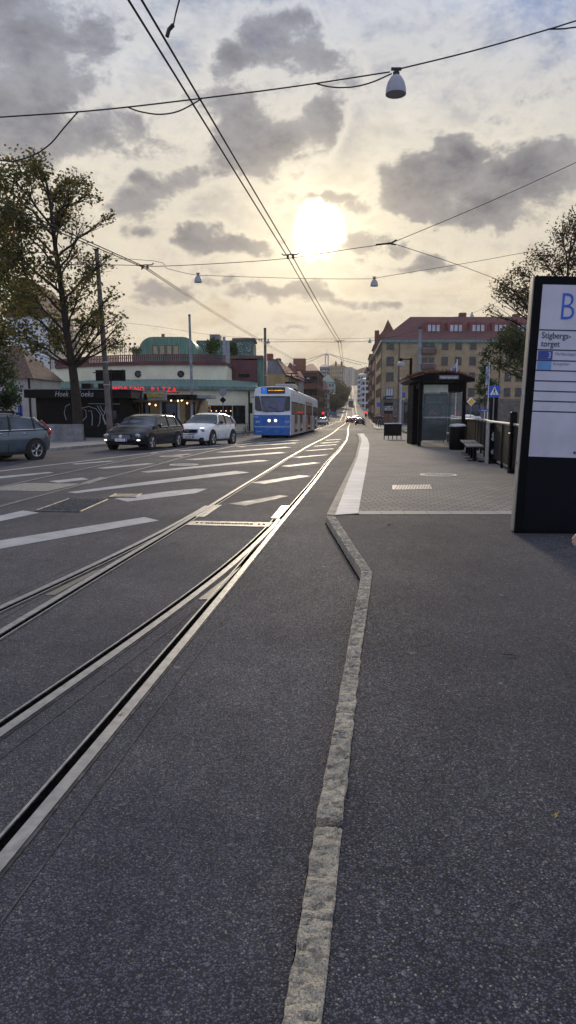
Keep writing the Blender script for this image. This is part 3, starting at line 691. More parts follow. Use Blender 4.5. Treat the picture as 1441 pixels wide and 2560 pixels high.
def grate(px, label, nbar, tilt=0):
    t = thing('drain_grate', label, 'drain grate'); P = [G(x, y, 0) for x, y in px]
    mb = MB(); mb.add([p + Vector((0, 0, .002)) for p in P], [(3, 2, 1, 0)]); mb.build('sump', M_groove, t)
    f = MB()
    for a, b in zip(P, P[1:] + P[:1]): f.tube([a + Vector((0, 0, .006)), b + Vector((0, 0, .006))], .016, 4)
    f.build('grate_frame', M_iron, t)
    g = MB()
    for k in range(1, nbar):
        a = P[0].lerp(P[3], k / nbar) if not tilt else P[0].lerp(P[1], k / nbar); b = P[1].lerp(P[2], k / nbar) if not tilt else P[3].lerp(P[2], k / nbar)
        g.tube([a + Vector((0, 0, .008)), b + Vector((0, 0, .008))], .008, 4)
    g.build('grate_bars', M_iron, t)
grate([(90, 1278), (200.5, 1280), (269.5, 1249.5), (173.5, 1248)], 'large rectangular drain grate of thin bars set in the asphalt', 18, 0)
grate([(271, 1244.5), (340, 1244.5), (354, 1235), (291.6, 1235)], 'small drain grate with short slots next to the white stripe end', 12, 1)
def cover(px, py, r, mat, label, off=0.0, ringm=None):
    p = G(px, py, off); t = thing('manhole_cover', label, 'manhole cover', (p.x, p.y, p.z))
    mb = MB(); mb.lathe([(r, -.02), (r, .008), (r - .05, .010), (r - .06, .006)], 28); mb.build('rim', mat, t)
    mb = MB(); mb.lathe([(r - .06, .001), (r - .062, .007), (.03, .009)], 28)
    for k in range(-5, 6):
        for j in range(-5, 6):
            x, y = k * .065, j * .065
            if x * x + y * y < (r - .1) ** 2: mb.box(x - .022, x + .022, y - .012, y + .012, .008, .013)
    mb.build('lid', mat, t); return t
cover(460, 1162, .43, M_cover, 'pale round manhole cover with worn lettering between both tracks')
cover(429, 1141, .42, M_cover, 'smooth pale round manhole cover between the rails of the left track')
cover(1097, 1187.5, .44, M_cover, 'large round pale cover sunk in the platform paving', KH)
t = thing('inspection_cover', 'rectangular pale ribbed cover set in the platform paving', 'manhole cover'); P = [G(x, y, KH) for x, y in ((981, 1224.5), (1080, 1223), (1077, 1212), (981, 1213.5))]
mb = MB(); mb.add([p - Vector((0, 0, .01)) for p in P] + [p + Vector((0, 0, .006)) for p in P], [(4, 5, 6, 7), (0, 1, 5, 4), (1, 2, 6, 5), (2, 3, 7, 6), (3, 0, 4, 7)]); mb.build('lid', M_cover, t)
mb = MB()
for k in range(1, 14):
    a = P[0].lerp(P[1], k / 14); b = P[3].lerp(P[2], min(1, k / 14 + .08)); mb.tube([a.lerp(b, .1) + Vector((0, 0, .008)), a.lerp(b, .9) + Vector((0, 0, .008))], .006, 4)
mb.build('ribs', M_iron, t)
# fallen leaves and bits
def leaf(px, py, s, label, mat, rot, off=KH):
    p = G(px, py, off); mb = MB(); pts = []
    for k in range(11):
        a = 2 * PI * k / 11; rr = s * (1 + .35 * math.sin(3 * a + 1) + rnd.uniform(-.15, .15)) * (1 if k % 2 else .7)
        pts.append(Vector((rr * math.cos(a), rr * .7 * math.sin(a), .004 + s * .35 * abs(math.sin(a * 1.5 + .4)))))
    M = Matrix.Translation(p) @ Matrix.Rotation(rot, 4, 'Z')
    mb.add([(0, 0, .003)] + pts, [(0, i + 1, (i + 1) % 11 + 1) for i in range(11)], M)
    mb.tube([M @ Vector((s, 0, .006)), M @ Vector((s * 1.9, .2 * s, .01))], .0015, 4)
    tag(mb.build('fallen_leaf', mat), label, 'leaf')
Ml1 = pm('leaf_ochre', (0.30, 0.22, 0.05), 0.7, var=.25, vs=40); Ml2 = pm('leaf_brown', (0.12, 0.06, 0.03), 0.8, var=.25, vs=40)
leaf(1387, 2042, .017, 'curled ochre leaf lying on the dark asphalt pavement', Ml1, .6)
leaf(972, 1313, .035, 'brown leaf lying on asphalt just in front of the paving border', Ml2, .1)
leaf(303, 1786, .012, 'yellow leaf caught in the groove of the nearest rail', pm('leaf_yellow', (0.6, 0.36, 0.06), 0.6, var=.2, vs=40), .4, .008)
mb = MB(); a, b = G(1256, 1638, KH), G(1290, 1640, KH); mb.tube([a + Vector((0, 0, .004)), a.lerp(b, .5) + Vector((0, .004, .007)), b + Vector((0, 0, .004))], .0025, 5)
tag(mb.build('twig', M_bark), 'small dark twig lying on the right asphalt pavement', 'twig')
# ------------------------------------------------------------ overhead wires
def sag(a, b, s, n=14): return [a.lerp(b, i / n) - Vector((0, 0, s * 4 * (i / n) * (1 - i / n))) for i in range(n + 1)]
def wirething(name, label, cat, segs, r=.011, group=None, mat=None):
    mb = MB()
    for s in segs: mb.tube(s, r, 5)
    return tag(mb.build(name, mat or M_wire), label, cat, group)
def onz(px, py, z):
    d = ray(px, py); t = (z - EYE) / d.z; return Vector((d.x * t, d.y * t, z))
ZW = 5.6
h1 = onz(720, 643, ZW); h1b = onz(733, 643, ZW)
p0a, p0b = onz(322, 0, ZW), onz(355, 0, ZW)
h2 = A(845, 855, 40); h2b = A(853, 855, 40)
e0 = lambda p, q: p + (p - q) * 1.5
h3a, h3b = A(855.5, 905, 66), A(859, 905, 66)
for (p, q, r_, s_, lab) in ((p0a, h1, h2, h3a, 'left of the two'), (p0b, h1b, h2b, h3b, 'right of the two')):
    far = [s_, A(862, 935, 110), A(868, 960, 190), Vector((22.5, 240, 4.6)), Vector((34, 370, 8)), Vector((57, 600, 17.5))]
    wirething('overhead_wire', lab + ' contact wires crossing the sky to the sun', 'wire', [[e0(p, q), p, q], sag(q, r_, .05), sag(r_, s_, .05)] + [[a, b] for a, b in zip(far, far[1:])], .0125, 'contact wires')
l1 = A(360, 669, 19.2); l1b = A(367, 669, 19.2); l2 = A(648, 851, 40); l2b = A(655, 851, 40)
for (q, r_, s_, g, lab) in ((l1, l2, A(706, 884, 66), A(205, 604, 16.2), 'lower-left of the pair of'), (l1b, l2b, A(714, 884, 66), A(215, 601, 16.2), 'upper-right of the pair of')):
    far = [s_, A(760, 915, 110), A(830, 950, 190), Vector((19, 240, 4.6)), Vector((30.5, 370, 8))]
    wirething('overhead_wire', lab + ' contact wires coming out of the big tree', 'wire', [[e0(g, q), g, q], sag(q, r_, .05), sag(r_, s_, .05)] + [[a, b] for a, b in zip(far, far[1:])], .0125, 'contact wires')
def hanger(c, label, w=.36):
    t = thing('wire_hanger', label, 'wire hanger', c, 0, 'hangers of the contact wires')
    mb = MB(); mb.tube([(-w / 2 - .05, 0, .09), (-w / 2, 0, .05), (0, 0, .07), (w / 2, 0, .07), (w / 2 + .05, 0, .12)], .016, 6); mb.build('arm', M_wire, t)
    for s in (-1, 1):
        mb = MB(); mb.tube([(s * .07, 0, .06), (s * .07, -.02, -.02)], .035, 6); mb.tube([(s * .07, -.02, -.02), (s * .07, -.12, -.06)], .02, 6); mb.build('clamp', pm('insulator_brown', (.09, .03, .02), .4), t)
hanger(h1.lerp(h1b, .5), 'hanger holding both contact wires just left below the sun')
hanger(l1.lerp(l1b, .5), 'hanger on the left contact wires near the tall brown pole')
hanger(h2.lerp(h2b, .5), 'small far hanger low over the street in the middle', .5)
hanger(l2.lerp(l2b, .5), 'small far hanger just left of the pole behind the tram', .5)
# feeder drop at the very top
a = onz(418, 92, ZW + .02); b = A(450, -4, a.y * .96); mb = MB(); mb.tube([a, A(423, 74, a.y), A(434, 62, a.y)], .022, 6); mb.tube([A(434, 62, a.y), A(441, 30, a.y), b, b + Vector((.1, -.3, .8))], .009, 5)
tag(mb.build('wire_dropper', M_wire), 'dark dropper with insulator clamped on the right contact wire at the top', 'wire')
# span wires
def pathY(pts): return [A(x, y, Y) for x, y, Y in pts]
def densify(pts, n=5):       # Catmull-Rom
    out = []
    P = [pts[0]] + pts + [pts[-1]]
    for i in range(1, len(P) - 2):
        for k in range(n):
            t = k / n; a, b, c, d = P[i - 1], P[i], P[i + 1], P[i + 2]
            out.append(.5 * ((2 * b) + (c - a) * t + (2 * a - 5 * b + 4 * c - d) * t * t + (3 * b - a - 3 * c + d) * t ** 3))
    out.append(pts[-1]); return out
Y1 = 12.9
wirething('span_cable', 'thick span cable with loose loops crossing the top of the sky', 'wire', [
    densify(pathY([(-600, 330, 12.9), (0, 293, Y1), (250, 275, Y1), (505, 246, Y1), (740, 216, Y1), (975, 180, Y1)])),
    densify(pathY([(1005, 171, Y1), (1180, 128, Y1), (1370, 74, Y1), (1441, 52, Y1), (1800, -60, Y1)])),
    densify(pathY([(320, 268, Y1), (350, 279, Y1), (400, 286, Y1), (450, 277, Y1), (505, 247, Y1)])),
    densify(pathY([(790, 209, Y1), (830, 218, Y1), (880, 218, Y1), (930, 206, Y1), (980, 184, Y1)])),
    densify(pathY([(1370, 73, Y1), (1410, 72, Y1), (1441, 68, Y1), (1600, 50, Y1)])),
    densify(pathY([(196, 279, Y1), (160, 320, Y1), (130, 356, Y1), (100, 380, Y1)])),
    densify(pathY([(-300, 360, Y1), (0, 401, Y1), (40, 401, Y1), (75, 392, Y1), (100, 380, Y1)]))], .013)
wirething('span_wire', 'span wire carrying the near hanger and forking to the right edge', 'wire', [
    densify(pathY([(-400, 655, 19), (270, 662, 17.6), (380, 666, 17.5), (560, 658, 17.4), (718, 646, 17.4), (880, 622, 17.4), (975, 609, 17.4)])),
    densify(pathY([(975, 609, 17.4), (990, 603, 17.4), (1200, 515, 17.6), (1441, 406, 18), (1900, 190, 19)])),
    densify(pathY([(975, 609, 17.4), (990, 611, 17.4), (1140, 660, 20), (1240, 697, 22), (1330, 730, 24)]))], .008)
mb = MB(); mb.tube(pathY([(940, 612, 17.4), (978, 608, 17.4), (992, 600, 17.4)]), .022, 6); mb.tube(pathY([(975, 609, 17.4), (990, 612, 17.4)]), .018, 6)
tag(mb.build('wire_fork', M_wire), 'dark fork fitting where the span wire splits right of the sun', 'wire fitting')
wirething('span_wire', 'lamp-carrying span wire passing below the sun', 'wire', [
    densify(pathY([(-300, 640, 33), (330, 648, 33), (420, 672, 33), (470, 684, 33), (500, 688, 33)])),
    densify(pathY([(500, 688, 33), (640, 693, 33), (800, 697, 33), (925, 697, 33), (945, 694, 33)])),
    densify(pathY([(945, 694, 33), (1080, 672, 33), (1200, 652, 33), (1310, 632, 33), (1441, 612, 33), (1800, 560, 33)]))], .011)
wirething('span_wire', 'thin far span wire low over the street behind the tram pole', 'wire', [densify(pathY([(-100, 780, 72), (320, 808, 72), (520, 836, 72), (663, 847, 72), (770, 848, 72), (925, 845, 72), (1046, 838, 72)])), densify(pathY([(663, 855, 40.5), (760, 854, 40.3), (849, 855, 40), (940, 850, 40), (1046, 826, 45)]))], .012)
def hanglamp(px, py, Y, label, d=.36):
    c = A(px, py, Y); t = thing('hanging_lamp', label, 'street lamp', c, 0, 'lamps hung on the span wires')
    mb = MB(); r = d / 2
    mb.lathe([(r, 0), (r * 1.0, .03), (r * .96, .10), (r * .80, .20), (r * .52, .28), (r * .30, .31)], 20); mb.build('lamp_shade', M_lamp, t, True)
    mb = MB(); mb.lathe([(r * .94, .004), (r * .5, .05), (.01, .06)], 20); mb.build('diffuser', M_lampin, t, True)
    mb = MB(); mb.lathe([(r * .32, .30), (r * .32, .36), (r * .15, .38)], 10); mb.box(-.09, .09, -.02, .02, .39, .43); mb.tube([(-.05, 0, .42), (0, 0, .37), (.06, 0, .42)], .012, 5); mb.build('hanger', M_wire, t)
hanglamp(990, 236, Y1, 'large near hanging lamp on the top span cable')
hanglamp(496, 706, 33, 'hanging lamp on the left part of the second lamp wire')
hanglamp(936, 715.5, 33, 'hanging lamp right below the sun on the second lamp wire')
hanglamp(925, 857, 72, 'small far hanging lamp beside the gable of the brick house')
hanglamp(671, 858.5, 72, 'small far hanging lamp attached by the pole above the tram')
hanglamp(1180, 794, 60, 'hanging lamp seen just above the red roof ridge')
wirething('span_wire', 'thin wire of the lamp above the red roof', 'wire', [pathY([(1100, 800, 60), (1180, 784, 60), (1260, 748, 60), (1500, 640, 60)])], .01)
# catenary poles
def pole(bx, by, tx, ty, Y, r0, r1, mat, label, z0=None, bands=(.55,)):
    a = A(bx, by, Y); a.z = zr(Y) + .05; b = A(tx, ty, Y)
    t = thing('catenary_pole', label, 'pole', a, 0, 'catenary poles'); v = b - a
    mb = MB(); mb.tube([(0, 0, 0), v], r0, 12, r1); mb.build('shaft', mat, t, True)
    mb = MB(); mb.tube([v, v + v.normalized() * .12], r1 * 1.12, 10); mb.build('cap', M_wire, t)
    for k in bands:
        mb = MB(); p = v * k; mb.tube([p, p + v.normalized() * .06], r0 * 1.08, 12); mb.build('band', M_galv, t)
    return t
pole(277, 1088, 242, 628, 41, .19, .12, M_pole, 'tall brownish pole in front of the black kiosk', bands=(.30, .42, .62))
pole(483, 1050, 474, 790, 57, .14, .09, M_grey, 'slim grey pole behind the dark estate car')
pole(665, 1062, 663, 823, 72, .17, .13, M_pole, 'brown pole rising just behind the blue tram')
pole(1045, 1078, 1051, 823, 45, .13, .09, M_grey, 'grey pole rising behind the bus shelter roof')
# ------------------------------------------------------------ buildings
def windows(parent, F, cols, rws, w, h, mat_frame, nmull=1, depth=.06, glass=None, sill=None, skip=(), trans=0, name='window'):
    """each window is its own part (frame) with its pane as a sub-part; F maps wall-plane (x, height, out) to local space"""
    for j, z in enumerate(rws):
        for i, x in enumerate(cols):
            if (i, j) in skip: continue
            mb = MB(F); t = .06 if w > .7 else .04
            mb.box(x - w / 2, x - w / 2 + t, z, z + h, -.02, depth); mb.box(x + w / 2 - t, x + w / 2, z, z + h, -.02, depth)
            mb.box(x - w / 2 + t, x + w / 2 - t, z, z + t, -.02, depth - .003); mb.box(x - w / 2 + t, x + w / 2 - t, z + h - t, z + h, -.02, depth - .003)
            for k in range(nmull):
                xm = x - w / 2 + w * (k + 1) / (nmull + 1); mb.box(xm - .03, xm + .03, z + t, z + h - t, 0, depth - .006)
            for k in range(trans): mb.box(x - w / 2 + t, x + w / 2 - t, z + h * .66 - .02, z + h * .66 + .02, 0, depth - .009)
            if sill: mb.box(x - w / 2 - .08, x + w / 2 + .08, z - .07, z - .003, -.02, depth + .08)
            f = mb.build(name, mat_frame, parent)
            MB(F).box(x - w / 2 + .02, x + w / 2 - .02, z + .02, z + h - .02, -.01, .018).build('pane', glass or M_glass, f)
def wallbox(parent, W, D, H, mat, name='wall', z0=-1.5):
    return MB().box(0, W, 0, D, z0, H).build(name, mat, parent)
def hiproof(parent, W, D, H, h, mat, ov=.4, inset=None, gable=False, axis='x', name='roof'):
    a, b, c, d = (-ov, -ov), (W + ov, -ov), (W + ov, D + ov), (-ov, D + ov)
    mb = MB()
    if axis == 'x':
        i = 0 if gable else (inset or D / 2); i = min(i, W / 2 - .1)
        r1, r2 = (-ov + i, D / 2, H + h), (W + ov - i, D / 2, H + h)
        mb.add([a + (H,), b + (H,), c + (H,), d + (H,), r1, r2], [(0, 1, 5, 4), (1, 2, 5), (2, 3, 4, 5), (3, 0, 4), (3, 2, 1, 0)])
    else:
        i = 0 if gable else (inset or W / 2); i = min(i, D / 2 - .1)
        r1, r2 = (W / 2, -ov + i, H + h), (W / 2, D + ov - i, H + h)
        mb.add([a + (H,), b + (H,), c + (H,), d + (H,), r1, r2], [(0, 1, 4), (1, 2, 5, 4), (2, 3, 5), (3, 0, 4, 5), (3, 2, 1, 0)])
    return mb.build(name, mat, parent)
FL = lambda y=0: frame((0, y, 0), (1, 0, 0), (0, 0, 1), -1)                      # front wall
FR = lambda W: frame((W, 0, 0), (0, 1, 0), (0, 0, 1), -1)                        # right wall (x = W), faces +X
FLS = lambda D: frame((0, D, 0), (0, -1, 0), (0, 0, 1), -1)                      # left wall (x = 0), faces -X
def spot(px, py0, Y): p = A(px, py0, Y); return p

M_ybrick = bricks('yellow_brick', (0.38, 0.30, 0.175), (0.31, 0.24, 0.14), (0.24, 0.20, 0.15), 0.26, 0.085, 0.85)
M_rbrick = bricks('red_brick', (0.17, 0.065, 0.045), (0.13, 0.05, 0.038), (0.10, 0.07, 0.06), 0.26, 0.085, 0.85)
M_redroof = bricks('red_tiles', (0.125, 0.046, 0.046), (0.10, 0.038, 0.04), (0.05, 0.02, 0.02), 0.25, 0.3, 0.8)
M_redroof2 = bricks('orange_tiles', (0.20, 0.062, 0.05), (0.165, 0.052, 0.045), (0.09, 0.03, 0.02), 0.25, 0.3, 0.8)
M_redmetal = pm('red_metal', (0.20, 0.028, 0.030), 0.55, var=.12, vs=1)
M_maroon = pm('maroon_panel', (0.10, 0.028, 0.035), 0.7, var=.15, vs=1.2)
M_cream = pm('cream_render', (0.66, 0.65, 0.48), 0.8, var=.07, vs=.5, spots=(1.3, .62, (.54, .54, .41)))
M_copper = pm('copper_green', (0.10, 0.20, 0.175), 0.6, var=.2, vs=1.1, col2=(.06, .115, .11), stretch=(3, 3, .5))
M_copper2 = pm('copper_green_bright', (0.085, 0.19, 0.14), 0.6, var=.2, vs=1.0, col2=(.045, .105, .085), stretch=(3, 3, .4))
M_dkgreen = pm('green_dark', (0.06, 0.12, 0.10), 0.7, var=.2, vs=1.5, col2=(.03, .06, .055))
M_whiterender = pm('white_render', (0.56, 0.59, 0.62), 0.85, var=.1, vs=.4, spots=(.8, .6, (.48, .50, .53)))
M_beige = pm('beige_render', (0.36, 0.34, 0.31), 0.85, var=.1, vs=.5)
M_brownroof = pm('brown_roof', (0.10, 0.055, 0.038), 0.85, var=.3, vs=3, bump=.5, bs=20)
M_greyroof = pm('grey_roof', (0.16, 0.165, 0.18), 0.7, var=.12, vs=1)
M_greyrender = pm('grey_render', (0.27, 0.27, 0.28), 0.85, var=.12, vs=.5)
M_ochre = pm('ochre_render', (0.34, 0.25, 0.12), 0.85, var=.12, vs=.5)
M_brownrender = pm('brown_render', (0.13, 0.085, 0.075), 0.85, var=.2, vs=.5)
M_mint = pm('mint_render', (0.22, 0.34, 0.29), 0.8, var=.12, vs=.5)
M_palegrey = pm('pale_grey', (0.45, 0.48, 0.52), 0.8, var=.1, vs=.5)
M_plinth = pm('stone_plinth', (0.13, 0.115, 0.10), 0.8, var=.2, vs=1)
M_brownframe = pm('brown_frame', (0.055, 0.03, 0.022), 0.6, var=.1)

# --- brick apartment house with red mansard (right)
DB = 125.0; p = A(953, 1045, DB); zb = zr(DB)
W_b = A(1500, 900, DB).x - p.x
hb = thing('apartment_house', 'long yellow brick apartment house with red mansard roof at the right', 'building', (p.x, DB, zb), R(0))
H = A(953, 850, DB).z - zb; k1 = 1.06
Db = 30.0; sk = 4.2      # the street side runs back along the street
mb = MB(); poly = [(0, 0), (W_b, 0), (W_b, 14), (3 + sk, 14), (sk, Db), (sk * .0 + .0 - .0 + 0.0 + .0, 0.0)]
mb.prism([(0, 0), (W_b, 0), (W_b, Db), (2.6, Db)], lambda x, y: (x, y, -1), lambda x, y: (x, y, H)); mb.build('wall', M_ybrick, hb)
MB().box(-.12, W_b, -.35, -.003, H - .45, H + .02).build('cornice', M_copper, hb)
MB(Matrix.Rotation(math.atan2(-2.6, Db), 4, 'Z')).box(-.35, -.003, 0, Db, H - .35, H + .02).build('cornice', M_winframe, hb)
rh = A(1025, 793, DB + 6).z - zb; xr = A(1025, 793, DB + 6).x - p.x
mb = MB(); mb.add([(-.3, -.3, H + .02), (W_b, -.3, H + .02), (W_b, 14, H + .02), (1.0, 14, H + .02), (xr, 5.5, rh), (W_b, 5.5, rh), (W_b, 8, rh), (xr, 8, rh)],
                 [(0, 1, 5, 4), (4, 5, 6, 7), (7, 6, 2, 3), (0, 4, 7, 3), (1, 2, 6, 5)]); mb.build('roof', M_redroof, hb)
def bx(px): return A(px, 900, DB).x - p.x
def bz(py, dy=0): return A(900, py, DB + dy).z - zb
for cx in (1081, 1136, 1191, 1246, 1301):
    x = A(cx, 820, DB + 3).x - p.x; z0, z1 = bz(830, 2.2), bz(812, 2.2)
    d = MB(); d.box(x - 1.55, x + 1.55, 1.6, 6, z0 - .25, z1 + .45); d.add([(x - 1.9, .9, z0 - 1.6), (x + 1.9, .9, z0 - 1.6), (x + 1.55, 1.59, z0 - .2), (x - 1.55, 1.59, z0 - .2)], [(0, 1, 2, 3)])
    dm = d.build('dormer', M_redmetal, hb)
    windows(dm, frame((0, 1.6, 0), (1, 0, 0), (0, 0, 1), -1), [x - .78, x, x + .78], [z0], .72, z1 - z0, M_blackmatte, 0, .05, M_palegrey)
FB = frame((0, 0, 0), (1, 0, 0), (0, 0, 1), -1)
rws4 = [(852, 873), (892, 912.5), (931, 952), (970, 990)]
for i, (t_, b_) in enumerate(rws4):
    windows(hb, FB, [bx(976)], [bz(b_)], 1.32, bz(t_) - bz(b_), M_brownframe if i < 3 else M_black, 2 if i == 3 else 1, glass=None if i < 3 else M_palegrey, sill=1)
    windows(hb, FB, [bx(1112), bx(1146), bx(1182)] + ([bx(1272), bx(1300)] if i else []), [bz(b_)], 1.15, bz(t_) - bz(b_), M_brownframe, 1, sill=1)
for (t_, b_) in ((855, 885), (893, 923), (931, 961)):
    x0, x1 = bx(1053), bx(1088); z0, z1 = bz(b_), bz((t_ + b_) / 2 + 2)
    bal = MB().box(x0, x1, -1.3, -.01, z0, z1).build('balcony', M_brownrender, hb)
    MB().box(x0 - .03, x1 + .03, -1.36, -.02, z1 + .003, z1 + .06).build('handrail', M_galv, bal)
    windows(hb, FB, [(x0 + x1) / 2 - .6, (x0 + x1) / 2 + .6], [z1 - .6], 1.0, 1.7, M_brownframe, 0)
    mb = MB()
    for k in range(14):
        mb.ball((x0 + .2 + k * .17, -1.1, z1 + .12 + rnd.uniform(-.05, .08)), .12, .1, .14, 5, 4)
    if t_ == 855: mb.build('balcony_plants', M_leafB, bal)
for cx in (954, 998, 1250):
    x = bx(cx); MB().box(x - .07, x + .07, -.14, -.004, 0, H - .3).build('downpipe', M_brownframe, hb)
zg = bz(1003); MB().box(-.15, W_b, -.18, -.005, zg, zg + .45).build('string_course', M_plinth, hb)
MB().box(-.06, W_b, -.09, -.006, -1, zg - .003).build('plinth', M_plinth, hb)
# shop fronts, door and signs
for a_, b_ in ((1012, 1046), (1056, 1090), (1100, 1150), (1160, 1205)):
    f = MB().box(bx(a_), bx(b_), -.16, -.095, .5, zg - .3).build('shop_window', M_blackmatte, hb)
    MB().box(bx(a_) + .15, bx(b_) - .15, -.18, -.163, .7, zg - .6).build('pane', M_glass, f)
d = MB().box(bx(963), bx(985), -.15, -.095, 0, zg - .25).build('doorway', M_blackmatte, hb)
for cx in (966.5, 978):
    MB().box(bx(cx) - .25, bx(cx) + .45, -.2, -.153, .05, 2.2).build('door', pm('door_wood', (.12, .045, .02), .5, var=.2), d)
sg = MB().box(bx(964.5), bx(984), -.28, -.2, bz(1026), bz(1015)).build('shop_sign', pm('sign_dark_green', (.005, .02, .022), .4), hb)
fr = MB()
for (a_, b_, c_, d_) in ((964.5, 984, 1015.6, 1015), (964.5, 984, 1026, 1025.4), (964.5, 965.2, 1026, 1015), (983.3, 984, 1026, 1015)): fr.box(bx(a_), bx(b_), -.3, -.283, bz(c_), bz(d_))
fr.build('sign_border', M_white, sg)
text('CAFE', .34, M_white, sg, FRONT(bx(974), -.285, bz(1018))); text('BISTRO', .42, M_white, sg, FRONT(bx(974), -.285, bz(1022.6)), sx=.9)
sg = MB().box(bx(960), bx(985), -.3, -.19, bz(999), bz(991)).build('shop_sign', pm('sign_navy', (.01, .015, .05), .4), hb)
text('SALONG', .3, M_white, sg, FRONT(bx(976), -.305, bz(995)))
# side windows along the street
FS = frame((2.6, Db, 0), (-2.6, -Db, 0), (0, 0, 1), -1)
windows(hb, FS, [Db - 3 - k * 3.4 for k in range(7)], [bz(b_) for t_, b_ in rws4], 1.2, 1.6, M_brownframe, 1)
for cx, cy in ((1156, 783), (1290, 786)):
    x = A(cx, cy, DB + 7).x - p.x; MB().box(x - .6, x + .6, 6.2, 7.4, rh - .3, A(cx, cy, DB + 7).z - zb).build('chimney', M_rbrick, hb)

# --- gabled reddish house and brown houses behind it, right of the street
def simple_house(name, label, x0px, x1px, topy, Y, depth, wallm, roofm, rooff, cols, nrows, win=(1.1, 1.5), winm=None, roofh=None, skew=.0925, z0=0, side=None, glass=None, gable=False, axis='x', inset=None, group=None):
    a = A(x0px, topy, Y); b = A(x1px, topy, Y); zg_ = zr(Y); Hh = a.z - zg_; Wd = b.x - a.x
    t = thing(name, label, 'building', (a.x, Y, zg_), -math.atan(skew), group)
    MB().box(0, Wd, 0, depth, -3, Hh).build('wall', wallm, t)
    if roofm:
        rhh = roofh
        hiproof(t, Wd, depth, Hh, rhh, roofm, .35, inset, gable, axis)
    fh = (Hh - .9) / nrows
    windows(t, FL(), [Wd * (i + .5) / cols for i in range(cols)], [z0 + .9 + fh * j for j in range(nrows)], win[0], win[1], winm or M_brownframe, 1, glass=glass)
    if side:
        F = FR(Wd) if side == 'R' else FLS(depth); n = max(2, int(depth / 3.4))
        windows(t, F, [depth * (i + .5) / n for i in range(n)], [z0 + .9 + fh * j for j in range(nrows)], win[0], win[1], winm or M_brownframe, 1, glass=glass)
    return t, Wd, Hh
t, Wd, Hh = simple_house('gabled_house', 'tall dark red gabled house with corner turret behind the yellow brick house', 938, 1010, 862, 160, 18, M_rbrick, M_redroof, 0, 4, 5, side='L', roofh=3.5)
mb = MB(); mb.prism([(0, Hh), (4.4, Hh), (4.4, Hh + 2.2), (3.4, Hh + 3.4), (2.2, Hh + 5.6), (1.2, Hh + 3.2), (.5, Hh + 2.3), (0, Hh + 2.2)], lambda x, z: (x + .6, -.3, z), lambda x, z: (x + .6, 1.2, z)); mb.build('gable', M_rbrick, t)
MB().box(-.1, .9, -.2, 1, Hh, Hh + 3.2).build('chimney', M_rbrick, t)
t, Wd, Hh = simple_house('brown_house', 'narrow dark brown apartment house squeezed behind the gabled red house', 927, 960, 885, 215, 26, M_brownrender, M_greyroof, 0, 3, 6, side='L', roofh=1.0)
for j in range(5):
    b_ = MB().box(-1.1, -.01, 6, 11, 3.4 + j * 3, 4.4 + j * 3).build('balcony', M_maroon, t)
simple_house('white_house', 'bluish white apartment house low on the right side of the far street', 905, 932, 948, 330, 30, M_palegrey, M_greyroof, 0, 3, 5, side='L', roofh=1.5)
simple_house('white_house', 'taller bluish white block just behind the far white house', 895, 916, 936, 420, 20, pm('white_far', (.42, .46, .52), .8), M_greyroof, 0, 3, 6, side='L', roofh=1)
simple_house('brick_block', 'dark far block rising over the white houses right of the street', 912, 930, 925, 470, 30, M_brownrender, None, 0, 3, 8, side='L')

# --- left: cinema-like cream building with copper canopy
BL = thing('restaurant_building', 'cream rounded pizza restaurant with copper green canopy and porthole windows', 'building', (-12, 72, zr(72)))
def loc(px, Y, t=BL): q = A(px, 1000, Y); return (q.x - t.location.x, q.y - t.location.y)
def zl(py, Y, t=BL): return A(700, py, Y).z - t.location.z
up = [loc(145, 80), loc(225, 75), loc(300, 73), loc(380, 72), loc(460, 72), loc(530, 72.6), loc(567, 73.2), loc(581, 79), loc(600, 100), loc(80, 100)]
ztop, zbot = zl(909, 72), zl(957, 72)
mb = MB(); mb.prism(up, lambda x, y: (x, y, -1), lambda x, y: (x, y, ztop)); mb.build('wall', M_cream, BL)
def offs(poly, d, cnt): # push the front points toward the viewer
    return [(x, y - d) for x, y in poly[:cnt]]
cap = MB()
for a_, b_ in zip(up[:8], up[1:8]): 
    ax, ay = a_; bx2, by2 = b_; cap.add([(ax, ay - .25, ztop - .12), (bx2 + (.2 if b_ == up[7] else 0), by2 - .25, ztop - .12), (bx2 + (.2 if b_ == up[7] else 0), by2 - .25, ztop + .22), (ax, ay - .25, ztop + .22), (ax, ay + .6, ztop + .22), (bx2, by2 + .6, ztop + .22), (ax, ay + .1, ztop - .12), (bx2, by2 + .1, ztop - .12)], [(0, 1, 2, 3), (3, 2, 5, 4), (0, 6, 7, 1)])
cap.build('parapet_cap', M_maroon, BL)
fenc = MB()
zf0, zf1 = ztop + .222, zl(886, 72)
for a_, b_ in zip(up[:7], up[1:7]):
    A_, B_ = Vector((a_[0], a_[1] + .15, 0)), Vector((b_[0], b_[1] + .15, 0)); n = int((B_ - A_).length / .22)
    for k in range(n):
        q = A_.lerp(B_, k / n); fenc.box(q.x - .07, q.x + .07, q.y, q.y + .03, zf0, zf1)
    fenc.tube([A_ + Vector((0, .05, zf1)), B_ + Vector((0, .05, zf1))], .04, 4); fenc.tube([A_ + Vector((0, .05, zf0 + .4)), B_ + Vector((0, .05, zf0 + .4))], .03, 4)
fenc.build('terrace_fence', M_maroon, BL)
for cx, Yp in ((348, 72.35), (454, 72.0)):
    x, y = loc(cx, Yp); z = zl(935, Yp); M = Matrix.Translation((x, y, z)) @ Matrix.Rotation(R(90), 4, 'X')
    f = MB(); f.lathe([(.36, -.3), (.36, .05), (.27, .06), (.27, -.3)], 20, M); w_ = f.build('window', M_blackmatte, BL); g = MB(); g.lathe([(.27, .02), (.01, .021)], 20, M); g.build('pane', M_glass, w_)
